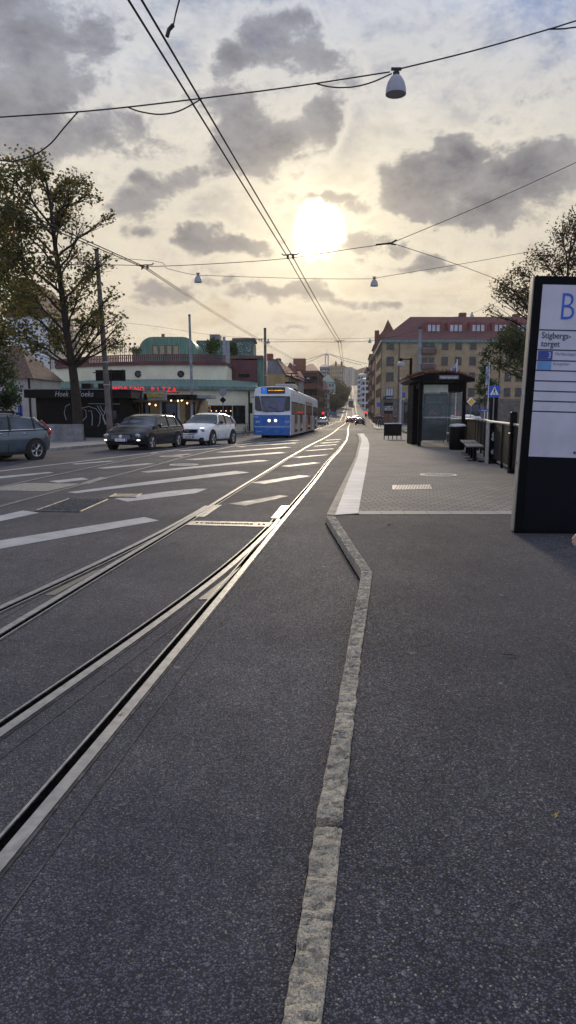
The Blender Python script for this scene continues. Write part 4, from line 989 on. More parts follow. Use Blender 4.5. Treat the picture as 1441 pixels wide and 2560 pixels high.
# canopy roof over the ground floor, and the lower wall
low = [loc(120, 76), loc(200, 71.5), loc(290, 69), loc(400, 68), loc(500, 68), loc(580, 69), loc(645, 71)]
upl = [up[0], up[1], up[2], up[3], up[4], up[6], loc(645, 80)]
ze = zl(965.5, 68)
mb = MB()
for i in range(6):
    a_, b_, c_, d_ = low[i], low[i + 1], upl[i + 1], upl[i]
    zz0 = zbot + .35
    mb.add([(a_[0], a_[1], ze), (b_[0], b_[1], ze), (c_[0], c_[1] - .01, zz0), (d_[0], d_[1] - .01, zz0), (a_[0], a_[1], ze - .32), (b_[0], b_[1], ze - .32), (c_[0], c_[1], ze - .33), (d_[0], d_[1], ze - .33)], [(0, 1, 2, 3), (4, 5, 1, 0), (5, 4, 7, 6)])
    n = 10
    for k in range(n):
        t_ = k / n; p0 = Vector((a_[0], a_[1], ze)).lerp(Vector((b_[0], b_[1], ze)), t_); p1 = Vector((d_[0], d_[1] - .01, zz0)).lerp(Vector((c_[0], c_[1] - .01, zz0)), t_)
        mb.tube([p0 + Vector((0, 0, .03)), p1 + Vector((0, 0, .03))], .025, 4, cap=False)
mb.build('canopy_roof', M_copper, BL)
lw = [(x, y + .6) for x, y in low]
mb = MB(); mb.prism(lw[:-1] + [loc(639, 72)] + [loc(648, 98), loc(110, 98)], lambda x, y: (x, y, -1), lambda x, y: (x, y, ze - .34)); mb.build('ground_floor_wall', M_cream, BL)
# window band right
xa, ya = lw[4]; xb, yb = lw[5]; xc, yc_ = loc(639, 72)
Fw = frame((xa, ya, 0), (xb - xa, yb - ya, 0), (0, 0, 1), -1); Lw_ = math.hypot(xb - xa, yb - ya)
u0 = (loc(520, 68.8)[0] - xa); f = MB(Fw).box(u0, Lw_ - .05, .9, 2.75, -.1, .06).build('window', M_blackmatte, BL)
MB(Fw).box(u0 + .1, Lw_ - .15, 1.0, 2.6, -.05, .075).build('pane', M_glass, f)
Fw2 = frame((xb, yb, 0), (xc - xb, yc_ - yb, 0), (0, 0, 1), -1)
f = MB(Fw2).box(.05, 1.75, .9, 2.75, -.1, .06).build('window', M_blackmatte, BL); MB(Fw2).box(.15, 1.65, 1.0, 2.6, -.05, .075).build('pane', M_glass, f)
wl_ = MB(Fw)
for k in range(6): wl_.ball((u0 + .4 + k * .42, 2.15, .12), .05, .04, .05, 8, 6)
for k, o in enumerate(range(5)):
    b1 = MB(Fw); b1.ball((u0 + .35 + k * .5, 2.2, .10), .05, .05, .06, 8, 6); b1.build('lamp', emis('warm_bulb', (1, .45, .15), 3.0), BL)
MB(Fw2).box(2.25, 2.37, 0, ze - .4, .0, .12).build('downpipe', M_blackmatte, BL)
# flap sign back and the door strip
# red channel letters
Ml = emis('neon_red', (1.0, .012, .018), .75, (.6, .01, .02))
sgn = thing('sign_letters', 'red letters of the pizza restaurant standing on the canopy edge', 'sign', (0, 0, 0))
a_ = A(281, 973, 66.8); b_ = A(443, 975, 66.8)
Mt = FRONT((a_.x + b_.x) / 2, 66.8, a_.z - .0)
ch = 'MORENO PIZZA'; n = len(ch)
for i, c in enumerate(ch):
    if c == ' ': continue
    q = a_.lerp(b_, (i + .5) / n); text(c, .66, Ml, sgn, FRONT(q.x, 66.8, q.z), 'letter', .05, sx=.9, bold=.008)
mb = MB(); mb.tube([a_ + Vector((-.2, .12, -.25)), b_ + Vector((.2, .12, -.25))], .03, 4)
for k in range(6): q = a_.lerp(b_, k / 5); mb.tube([q + Vector((0, .1, -.25)), q + Vector((0, .7, -.6))], .025, 4)
mb.build('bracket', M_blackmatte, sgn)
# terrace planting and poles
def shrub(name, label, c, rx, ry, rz, n, leaf, mat, cat='plant', group=None, trunk=None, seed=1):
    r = random.Random(seed); t = thing(name, label, cat, c, 0, group); mb = MB()
    for i in range(n):
        d = Vector((r.gauss(0, 1), r.gauss(0, 1), r.gauss(0, 1))).normalized() * (r.random() ** .4)
        p = Vector((d.x * rx, d.y * ry, rz + d.z * rz)) * 1.0; p *= 1 + .18 * mn.noise(p * .8 + Vector((seed, 0, 0)))
        a = Vector((r.gauss(0, 1), r.gauss(0, 1), r.gauss(0, 1))).normalized(); b = a.orthogonal().normalized(); s = leaf * r.uniform(.6, 1.3)
        mb.add([p - a * s, p + b * s * .5, p + a * s, p - b * s * .5], [(0, 1, 2, 3)])
    mb.build('foliage', mat, t)
    if trunk: 
        tb = MB(); tb.tube([(0, 0, -trunk), (0, 0, rz)], .1 if trunk < 3 else .2, 6, .04); tb.build('trunk', M_bark, t)
    return t
for i, (px, w_, h_) in enumerate(((175, 1.6, .8), (232, 1.2, .7), (262, 1.8, .9), (292, 1.6, .8), (340, .8, .5))):
    c = A(px, 887, 76); shrub('terrace_shrub', 'scraggly shrub on the roof terrace, number %d from the left above the cream wall' % (i + 1) if 0 else ['scraggly shrub on the terrace above the left end of the canopy', 'low shrub on the terrace left of the brown pole top', 'wide shrub on the terrace right beside the brown pole', 'shrub on the terrace under the row of thin lamp poles', 'small shrub at the left foot of the bright green roof house'][i], c, w_, .8, h_, 420, .09, M_leafB, 'shrub', 'terrace shrubs', seed=i + 3)
for i, px in enumerate((301, 311.5, 323, 335)):
    a_, b_ = A(px, 888, 77), A(px + .5, 857, 77); t = thing('festoon_pole', ['leftmost thin pole of the festoon lights on the terrace', 'second thin festoon pole from the left on the terrace', 'third thin festoon pole from the left on the terrace', 'fourth thin festoon pole, nearest the bright green roof house'][i], 'pole', a_, 0, 'festoon poles on the terrace')
    mb = MB(); mb.tube([(0, 0, -.3), b_ - a_], .035, 5); mb.build('shaft', M_grey, t); mb = MB(); mb.ball(b_ - a_ + Vector((.12, 0, -.12)), .11, .11, .14, 8, 6); mb.build('lamp', M_blackmatte, t)
# bright green rounded house behind
p0 = A(348, 887, 95); p1 = A(491, 842, 95); t = thing('rounded_green_house', 'rounded copper green rooftop house with small square windows above the terrace', 'building', (p0.x, 95, zr(95)))
Wg = p1.x - p0.x; Hg = p1.z - zr(95); prof = [(0, -1)] + [(1.9 - 1.9 * math.cos(a), Hg - 1.9 + 1.9 * math.sin(a)) for a in [R(x) for x in range(0, 91, 15)]] + [(Wg - 1.9 + 1.9 * math.sin(a), Hg - 1.9 + 1.9 * math.cos(a)) for a in [R(x) for x in range(0, 91, 15)]] + [(Wg, -1)]
mb = MB(); mb.prism(prof, lambda x, z: (x, 0, z), lambda x, z: (x, 9, z)); mb.build('wall', M_copper2, t)
mb = MB()
for k in range(1, 16):
    x = Wg * k / 16; zt_ = Hg if 1.9 < x < Wg - 1.9 else Hg - .5; mb.box(x - .03, x + .03, -.05, -.002, 0, zt_ - .15)
mb.build('standing_seams', M_copper, t)
for cx in (389, 406, 424, 440):
    x = A(cx, 880, 95).x - p0.x; windows(t, FL(), [x], [A(cx, 888, 95).z - zr(95)], .8, 1.3, M_brownframe, 0, glass=pm('dusk_pane', (.30, .22, .13), .3))
mb = MB(); mb.box(-1.0, 0, .5, 6, -1, Hg - 1.6); mb.build('side_wing', M_copper2, t)
MB().box(Wg * .33, Wg * .33 + .4, 3, 3.4, Hg, Hg + .7).build('chimney', M_brownrender, t)
# dark green perforated house
p0 = A(492, 890, 105); p1 = A(634, 851, 105); t = thing('dark_green_house', 'dark green perforated metal rooftop house with grey lift tower', 'building', (p0.x, 105, zr(105)))
Wg = p1.x - p0.x; Hg = p1.z - zr(105); MB().box(0, Wg, 0, 9, -1, Hg).build('wall', M_dkgreen, t)
MB().box(A(523, 850, 105).x - p0.x, A(548, 850, 105).x - p0.x, 1, 4, Hg, A(530, 834, 105).z - zr(105)).build('lift_tower', M_greyroof, t)
MB().box(Wg - 3.2, Wg + .3, -.1, 6, Hg, Hg + .35).build('roof_slab', M_brownrender, t)
dots = MB(); r9 = random.Random(5)
for k in range(170):
    x, z = r9.uniform(.3, Wg - .3), Hg - .3 - abs(r9.gauss(0, 1.0)); 
    if z > 4: dots.box(x - .045, x + .045, -.03, -.002, z - .045, z + .045)
tag(dots.build('perforations', M_palegrey, t), kind='stuff')
# yuccas and screens on the terrace
for i, (px, py, h_) in enumerate(((533, 888, 1.1), (585, 892, .9))):
    c = A(px, py, 88); shrub('yucca', ['bushy yellow green yucca on the terrace before the dark green house', 'thin yucca in a round pot right of the metal screens'][i], c, .95 if i == 0 else .5, .6, h_, 260, .28, M_leafG, 'plant', seed=20 + i)
t = thing('metal_screen', 'two tall slanted grey metal slabs standing on the terrace corner', 'screen', A(565, 912, 78))
for a_, b_, c_ in ((558, 564, 842), (566, 574, 852)):
    q0, q1 = A(a_, 912, 78) - t.location, A(b_, c_, 78) - t.location; MB().box(q0.x, q1.x, 0, .12, -.5, q1.z).build('slab', M_grey, t)
# maroon block with green metal strip
p0 = A(577, 960, 79); p1 = A(643, 900, 79); t = thing('maroon_house', 'low dark maroon metal clad block right of the cream restaurant', 'building', (p0.x, 79, zr(79)))
MB().box(0, p1.x - p0.x, 0, 12, -1, p1.z - zr(79)).build('wall', M_maroon, t)
F_ = A(597, 945, 79); MB().box(F_.x - p0.x, A(624, 945, 79).x - p0.x, -.04, -.002, A(600, 943, 79).z - zr(79), A(600, 935, 79).z - zr(79)).build('louvre', M_blackmatte, t)
MB().box(p1.x - p0.x, A(659, 900, 79).x - p0.x, .2, 11, -1, p1.z - zr(79) + .15).build('copper_panel', M_copper2, t)
MB().box(-.1, p1.x - p0.x + .7, -.12, 12, p1.z - zr(79) + .151, p1.z - zr(79) + .5).build('roof_edge', M_brownrender, t)

# --- far left: white house, ornate facade, cottage
p0 = A(30, 1000, 84); p1 = A(117, 770, 84); t = thing('white_gable_house', 'tall pale blue grey blank gable wall seen behind the big tree', 'building', (p0.x, 84, zr(84)))
Wg = p1.x - p0.x; MB().box(0, Wg, 0, 10, -1, p1.z - zr(84) - 1).build('wall', M_whiterender, t); hiproof(t, Wg, 10, p1.z - zr(84) - 1, 4.5, M_brownroof, .3, axis='y', gable=True)
p0 = A(118, 1000, 84.3); p1 = A(146, 850, 84.3); t2 = thing('ornate_house', 'narrow cream old house front with tall windows beside the blank gable', 'building', (p0.x, 84.2, zr(84)))
Wg = p1.x - p0.x; Hg = p1.z - zr(84) + 2; MB().box(0, Wg, 0, 9, -1, Hg).build('wall', pm('cream_old', (.42, .36, .28), .8, var=.15), t2)
windows(t2, FL(), [.6, 1.35, 1.98], [4.0 + k * 0 for k in (0,)], .5, 1.2, M_winframe, 1); windows(t2, FL(), [.6, 1.35, 1.98], [A(130, 945, 84).z - zr(84) + .1, A(130, 905, 84).z - zr(84) + 1.2], .42, 2.3, M_winframe, 0, trans=1, sill=1)
MB().box(0, .12, -.12, -.004, 0, Hg).build('downpipe', M_brownframe, t2)
p0 = A(-120, 1000, 62); p1 = A(78, 946, 62); t = thing('cottage', 'beige plastered cottage with brown hipped roof behind the left foliage', 'building', (p0.x, 62, zr(62)))
Wg = p1.x - p0.x; Hg = p1.z - zr(62); MB().box(0, Wg, 0, 8, -1, Hg).build('wall', M_beige, t); hiproof(t, Wg, 8, Hg, 3.2, M_brownroof, .3, inset=2.6)
MB().box(Wg - .25, Wg - .12, -.14, -.004, 0, Hg).build('downpipe', M_blackmatte, t)
windows(t, FL(), [Wg - 1.6, Wg - 3.8, Wg - 6], [.9, 3.1], .7, 1.1, M_winframe, 1)
MB().box(Wg - 4.6, Wg - 3.2, -.05, -.003, 0, 2.1).build('door', pm('door_red', (.28, .10, .07), .6), t)

# --- street houses left of the far street
# grey mansard houses with red roof
p0 = A(668, 1000, 96); t = thing('grey_gabled_houses', 'grey gabled town house with red tiled roof just above the tram', 'building', (p0.x, 96, zr(96)), -math.atan(.0925))
z_ = lambda py, Y=96: A(700, py, Y).z - zr(Y)
Wg = A(712, 900, 96).x - p0.x; MB().box(0, Wg, 0, 26, -1, z_(935)).build('wall', M_ochre, t)
mb = MB(); mb.prism([(0, z_(935)), (Wg, z_(935)), (Wg - .9, z_(905)), (.9 + .6, z_(898)), (.1, z_(897))], lambda x, z: (x, .0, z), lambda x, z: (x, 8, z)); mb.build('gable', M_greyroof, t)
mb = MB(); W2 = A(733, 900, 96).x - p0.x
mb.add([(Wg + .2, -.2, z_(936)), (W2 - .1, 13, z_(936)), (W2 - .1, 26, z_(936)), (Wg - 1.0, -.2, z_(899)), (Wg - 1.2, 26, z_(899)), (.6, 26, z_(897)), (.2, -.2, z_(897)), (Wg, 26, z_(936))], [(0, 2, 4, 3), (3, 4, 5, 6), (0, 7, 2)]); mb.build('roof', M_redroof2, t)
mb = MB()
for k in range(4): mb.box(-.03 + 0, .03, 0, 3.2, 0, .05, Matrix.Translation((Wg - .1 - .22 * 0, 3 + k * 5, z_(925))) @ Matrix.Rotation(R(0), 4, 'X'))
mb.build('skylight_bars', M_palegrey, t)
windows(t, FR(Wg + .0), [3 + 4 * k for k in range(6)], [1.2, 4.0], 1.1, 1.5, M_winframe, 1)
for a_, b_, c_, d_ in ((663, 677, 881, 2), (679, 690, 888, 6)):
    MB().box(A(a_, 890, 96).x - p0.x, A(b_, 890, 96).x - p0.x, d_, d_ + 1.5, z_(900), z_(c_)).build('chimney', pm('chimney_red', (.26, .05, .035), .8), t)
t, Wd, Hh = simple_house('grey_house', 'light grey rendered house with steep red roof behind the tram roof', 712, 738, 937, 122, 22, M_greyrender, M_redroof2, 0, 3, 3, side='R', roofh=2.2, axis='y', winm=M_winframe)
MB().box(Wd * .6, Wd * .6 + 2.2, 5, 7, Hh + 1.0, A(735, 891, 122).z - zr(122)).build('chimney', pm('chimney_brick', (.24, .10, .06), .85), t)
t, Wd, Hh = simple_house('red_brick_house', 'large red brick house with hipped red roof at the left street corner', 744, 794, 927, 150, 30, M_rbrick, M_redroof2, 0, 4, 4, side='R', roofh=2.4, inset=5.0)
MB().box(Wd * .5, Wd * .5 + 2.6, -1.2, -.01, Hh * .42, Hh * .42 + .9).build('balcony', M_maroon, t)
MB().box(-.2, Wd + .3, -.3, -.004, Hh - .5, Hh).build('cornice', M_brownrender, t)
simple_house('small_red_house', 'small house with bright red roof below the green house', 797, 819, 975, 215, 20, M_brownrender, M_redroof, 0, 3, 3, side='R', roofh=3.2, winm=M_winframe)
t, Wd, Hh = simple_house('mint_house', 'mint green old house with green roof halfway down the far street', 799, 836, 955, 330, 26, M_mint, M_copper, 0, 5, 5, side='R', roofh=3.8, winm=M_winframe)
simple_house('pale_house', 'pale grey narrow house under the mint green house', 812, 838, 985, 300, 14, M_palegrey, M_greyroof, 0, 3, 3, side='R', roofh=.8)
simple_house('grey_tower_house', 'bluish grey tall house with rounded top behind the mint green house', 800, 823, 917, 480, 24, M_greyrender, M_greyroof, 0, 4, 9, side='R', roofh=2.6)
t, Wd, Hh = simple_house('ochre_house', 'big ochre apartment house with orange roof and corner turrets far off', 822, 859, 915, 620, 36, M_ochre, M_redroof2, 0, 7, 7, side='R', roofh=3.0, win=(1.0, 1.9), winm=M_winframe, inset=4)
for cx in (840, 854.5):
    x = A(cx, 900, 620).x - A(822, 900, 620).x; mb = MB(); mb.lathe([(.9, Hh - 1), (.9, Hh + 2.6), (1.1, Hh + 2.8), (.1, Hh + 4.6)], 10, Matrix.Translation((x, 1, 0))); mb.build('turret', M_redroof2, t, True)
t, Wd, Hh = simple_house('tower_block', 'grey high apartment block with rows of balconies at the end of the street', 859, 888, 922, 1420, 18, M_greyrender, None, 0, 5, 9, win=(2.4, 1.6), winm=M_brownframe)
for j in range(7):
    for i in range(3): MB().box(Wd * (.08 + .33 * i), Wd * (.08 + .33 * i) + Wd * .2, -1.4, -.02, 4 + j * 4.2, 5.3 + j * 4.2).build('balcony', M_palegrey if i != 1 else M_brownrender, t)
MB().box(Wd * .35, Wd * .8, 3, 12, Hh, Hh + 3.5).build('roof_house', M_greyroof, t)
simple_house('tower_block', 'lower brown apartment block right beside the high grey one', 884, 900, 930, 1430, 18, M_brownrender, None, 0, 4, 8, win=(2.2, 1.6))

# --- suspension bridge far beyond
BY = 2300.0
t = thing('suspension_bridge', 'distant suspension bridge pylon with its cables above the rooftops', 'bridge', (A(817, 960, BY).x, BY, 0))
zt_ = A(817, 884, BY).z; bxl = t.location.x
mb = MB(); wd = 6.5
for s in (-1, 1): mb.box(s * 4.6 - 1.9, s * 4.6 + 1.9, -4, 4, 0, zt_)
mb.box(-2.6, 2.6, -3.5, 3.5, zt_ - 7, zt_ - .3); mb.tube([(0, 0, zt_), (0, 0, zt_ + 16)], .8, 5); mb.build('pylon', M_greyrender, t)
mb = MB()
for tx, ty, s in ((700, 912, -8), (722, 921, -5), (905, 912, 8), (1010, 926, 8)):
    q = A(tx, ty, BY); mb.tube([Vector((s, 0, zt_ - 1)) + (Vector((q.x - bxl, 0, q.z)) - Vector((s, 0, zt_ - 1))) * k / 8 - Vector((0, 0, 14 * 4 * (k / 8) * (1 - k / 8) * .35)) for k in range(9)], .9, 4)
mb.build('cable', M_greyroof, t)
# ------------------------------------------------------------ trees
def branchy(a, b, r0, r1, mb, bend, rr, n=6, k=6):
    a, b = Vector(a), Vector(b); L_ = (b - a).length; o = Vector((rr.uniform(-1, 1), rr.uniform(-1, 1), rr.uniform(-.2, 1))) * L_ * bend
    pts = [a.lerp(b, i / n) + o * 4 * (i / n) * (1 - i / n) * .5 + Vector((rr.uniform(-1, 1), rr.uniform(-1, 1), rr.uniform(-1, 1))) * L_ * .018 * (0 < i < n) for i in range(n + 1)]
    mb.tube(pts, lambda t: r0 + (r1 - r0) * t, k); return pts
def leaves(mb, c, s, rr, droop=.0):
    a = Vector((rr.gauss(0, 1), rr.gauss(0, 1), rr.gauss(0, .7) - droop)).normalized(); b = a.cross(Vector((rr.gauss(0, 1), rr.gauss(0, 1), rr.gauss(0, 1)))).normalized(); s *= rr.uniform(.55, 1.25)
    mb.add([c - a * s * .5, c + b * s * .38 - a * s * .05, c + a * s * .6, c - b * s * .38], [(0, 1, 2, 3)])
def tree(name, label, D, trunk_px, r0, r1, clumps, leaf, dens, leafmat, seed, spread=1.0, twig=8, name_cat='tree', group=None, droop=0.0, limbs=True, dark=None):
    rr = random.Random(seed); pts = [A(x, y, D) for x, y in trunk_px]; zb_ = zr(D); pts[0].z = zb_ - .1
    root = pts[0].copy(); t = thing(name, label, name_cat, root, 0, group)
    pts = densify([p - root for p in pts], 5); tr, fo = MB(), MB()
    tr.tube(pts, lambda q: r0 * (1 + .35 * max(0, 1 - q * 14)) + (r1 - r0) * q, 10)
    tb = tr.build('trunk', M_bark, t, True); lim = MB(); M_ = MB()
    mpx = FPX / D
    for ci, (cx, cy, cr, dn) in enumerate(clumps):
        R_ = cr / mpx; c = A(cx, cy, D) - root; c.y += rr.uniform(-1, 1) * spread * 2.0
        # attach to the trunk a good way below the clump
        hz = max(pts[0].z + (pts[-1].z - pts[0].z) * .30, min(pts[-1].z * .97, c.z - abs(c.x - pts[-1].x) * .55 - R_ * 1.2)); at = min(pts, key=lambda q: abs(q.z - hz))
        ln_ = (c - at).length; lp = branchy(at, c, min(r0 * .42, .02 + ln_ * .012 + r1 * .3), .018, lim, .10, rr, 7, 6)
        ntw = int(twig * (.7 + R_ * .5))
        ends = []
        for k in range(ntw):
            d = Vector((rr.gauss(0, 1), rr.gauss(0, .9), rr.gauss(.1, 1))).normalized() * R_ * rr.uniform(.6, 1.12); e = c + d; s = lp[rr.choice((3, 4, 5, 6, 7))]
            tp = branchy(s, e, .022, .006, lim, .12, rr, 4, 4); ends += tp[1:]
            if rr.random() < .6: e2 = tp[2] + Vector((rr.gauss(0, 1), rr.gauss(0, 1), rr.gauss(0, 1))).normalized() * R_ * .5; branchy(tp[2], e2, .012, .004, lim, .1, rr, 3, 3); ends.append(e2)
        nl = int(dens * dn * R_ * R_)
        for k in range(nl):
            if rr.random() < .72: q = rr.choice(ends) + Vector((rr.gauss(0, 1), rr.gauss(0, 1), rr.gauss(0, 1))) * R_ * .16
            else: q = c + Vector((rr.gauss(0, 1), rr.gauss(0, 1), rr.gauss(0, 1))).normalized() * R_ * rr.random() ** .5
            leaves(fo, q, leaf, rr, droop)
    tag(lim.build('limbs', M_bark, tb)); fo.build('foliage', leafmat, t); return t
C1 = [(92, 425, 42, 1.5), (62, 470, 48, 1.1), (120, 468, 42, 1.2), (165, 445, 34, .9), (198, 455, 30, .9), (232, 478, 24, .45), (262, 528, 20, .8), (215, 500, 30, .4), (130, 520, 50, .9), (60, 545, 55, 1.1),
      (180, 540, 40, .35), (15, 470, 45, .7), (20, 600, 60, 1.3), (95, 600, 55, .8), (160, 610, 45, .4), (215, 570, 40, .15), (60, 670, 60, 1.1), (140, 680, 50, .8), (205, 650, 40, .8), (248, 640, 28, .45),
      (30, 750, 55, 1.1), (100, 750, 50, .8), (165, 745, 45, .7), (230, 720, 42, .7), (280, 740, 30, .6), (302, 790, 24, .5), (255, 790, 40, .7), (200, 800, 42, .9), (120, 815, 48, .9), (60, 830, 45, .9),
      (285, 838, 30, .45), (230, 860, 30, .5), (165, 865, 30, .6), (95, 875, 34, .7), (315, 825, 18, .3)]
tree('plane_tree', 'tall half-bare autumn tree with dark forked trunk beside the concrete wall', 38.5, [(198, 1092), (192, 1010), (182, 920), (170, 850), (160, 770), (148, 680), (135, 590), (125, 500), (110, 430)], .29, .05, C1, .175, 520, M_leafA, 11, 1.2, 12)
C2 = [(10, 560, 60, 1.6), (-60, 520, 80, 1.2), (-20, 650, 80, 1.6), (30, 700, 50, 1.4), (20, 790, 55, 1.6), (-40, 800, 80, 1.6), (35, 860, 48, 1.8), (-10, 890, 55, 2.0), (-80, 700, 90, 1.0)]
tree('dense_tree', 'dense dark green tree filling the left edge of the view', 44, [(-70, 1085), (-65, 980), (-50, 860), (-30, 740), (-20, 600)], .35, .08, C2, .18, 380, M_leafB, 12, 1.4, 8)
C3 = [(10, 935, 36, 1.6), (25, 975, 28, 1.8), (-10, 990, 36, 1.8), (15, 1005, 24, 1.5), (-50, 950, 50, 1.4), (40, 925, 22, 1.0)]
tree('round_bush', 'dark green bushy small tree behind the grey blue car roof', 46, [(-20, 1082), (-15, 1030), (-8, 960)], .12, .04, C3, .17, 520, M_leafG, 13, .6, 6)
C4 = [(1425, 575, 40, .8), (1375, 600, 34, .7), (1460, 620, 50, .8), (1350, 640, 34, .8), (1410, 660, 46, .7), (1310, 665, 26, .9), (1275, 700, 30, 1.0), (1245, 735, 26, .9), (1290, 750, 30, 1.0), (1330, 715, 36, .9), (1240, 768, 18, .6), (1320, 775, 28, .8), (1380, 740, 40, .8), (1440, 720, 40, .8), (1500, 680, 60, .7), (1230, 750, 14, .5)]
tree('birch_tree', 'fine twigged brownish tree rising behind the blue and white stop sign', 44, [(1440, 1085), (1436, 1000), (1425, 880), (1415, 780), (1420, 680), (1430, 590)], .22, .03, C4, .14, 680, M_leafC, 14, 1.0, 16, droop=.6)
C5 = [(1300, 835, 34, 1.5), (1262, 850, 32, 1.5), (1232, 868, 26, 1.4), (1335, 860, 34, 1.3), (1215, 885, 18, 1.2), (1280, 890, 30, 1.0), (1325, 905, 24, .9), (1245, 905, 20, .9), (1300, 920, 20, .5), (1318, 965, 14, .35), (1370, 880, 40, 1.2)]
tree('hanging_birch', 'dark olive weeping crown in front of the brick house facade', 62, [(1385, 1065), (1380, 960), (1365, 870), (1350, 800)], .25, .06, C5, .19, 560, M_leafB, 15, 1.0, 10, droop=1.2)
C6 = [(1213, 925, 15, 1.8), (1205, 950, 16, 1.8), (1226, 955, 16, 1.6), (1198, 978, 15, 1.8), (1222, 982, 17, 1.6), (1240, 975, 12, 1.2), (1210, 905, 8, 1.2), (1200, 1000, 10, 1.0)]
tree('young_tree', 'small bright green young tree between the flags and the brick house', 84, [(1214, 1048), (1213, 1000), (1212, 930)], .10, .03, C6, .24, 330, M_leafG, 16, .4, 5)
# street trees on the left side of the far street
far_trees = [(842, 965, 1012, 22, 360), (826, 985, 1022, 18, 290), (848, 958, 1000, 20, 430), (858, 965, 1000, 15, 440), (836, 1000, 1026, 15, 262), (862, 985, 1008, 10, 350), (850, 1005, 1020, 12, 300), (869, 975, 992, 8, 520), (874, 972, 985, 6, 640), (838, 948, 990, 14, 520)]
labs = ['large dark street tree highest above the far tram line', 'broad street tree left of the blue van', 'street tree at the back of the row below the ochre house', 'rounded tree closest to the rails in the middle of the far row', 'lowest near tree of the row behind the small blue van', 'small tree at the kerb right of the large dark one', 'low dark tree between the blue van and far tram', 'small tree further up the hill beside the rails', 'smallest tree near the top of the hill street', 'tree rising just under the orange roofed ochre house']
for i, (cx, top, bot, r_, Yt) in enumerate(far_trees):
    R_ = r_ / (FPX / Yt); c = A(cx, bot, Yt); rz = (A(cx, top - 6, Yt).z - c.z) / 2
    c.z = max(c.z, zr(Yt) + 1.5); h0 = c.z - zr(Yt)
    t = shrub('street_tree', labs[i], c, R_, R_ * .9, max(rz, R_ * .8), 1500, .16 * R_ ** .5 + .12 * R_ / 3, M_leafF, 'tree', 'trees along the far street', trunk=h0 + .5, seed=40 + i)
c = A(804, 1030, 190); shrub('conifer', 'slim yellow green pointed tree beside the small red roofed house', c, 1.15, 1.0, 3.6, 1500, .2, M_leafG, 'tree', trunk=1.5, seed=60)
c = A(797, 1030, 205); shrub('conifer', 'dark slim evergreen left behind the yellow green pointed tree', c, 1.1, 1.0, 2.9, 1200, .2, M_leafB, 'tree', trunk=1.5, seed=61)
# wooded ridge beyond
mb = MB(); rr9 = random.Random(9)
for k in range(9000):
    x = rr9.uniform(-40, 330); y = 1500 + rr9.uniform(0, 60); zz = 46 + (34 if x > 120 else 18) + 10 * mn.noise(Vector((x * .03, 0, 0))) + rr9.uniform(-16, 9) * (1 if x > 100 else .6)
    s = rr9.uniform(1.2, 2.6); a = Vector((rr9.gauss(0, 1), rr9.gauss(0, 1), rr9.gauss(0, 1))).normalized(); b = a.orthogonal().normalized(); p_ = Vector((x, y, zz)); mb.add([p_ - a * s, p_ + b * s, p_ + a * s, p_ - b * s], [(0, 1, 2, 3)])
tag(mb.build('far_wood', M_leafF), 'far wooded ridge behind the end of the street', 'wood', kind='stuff')
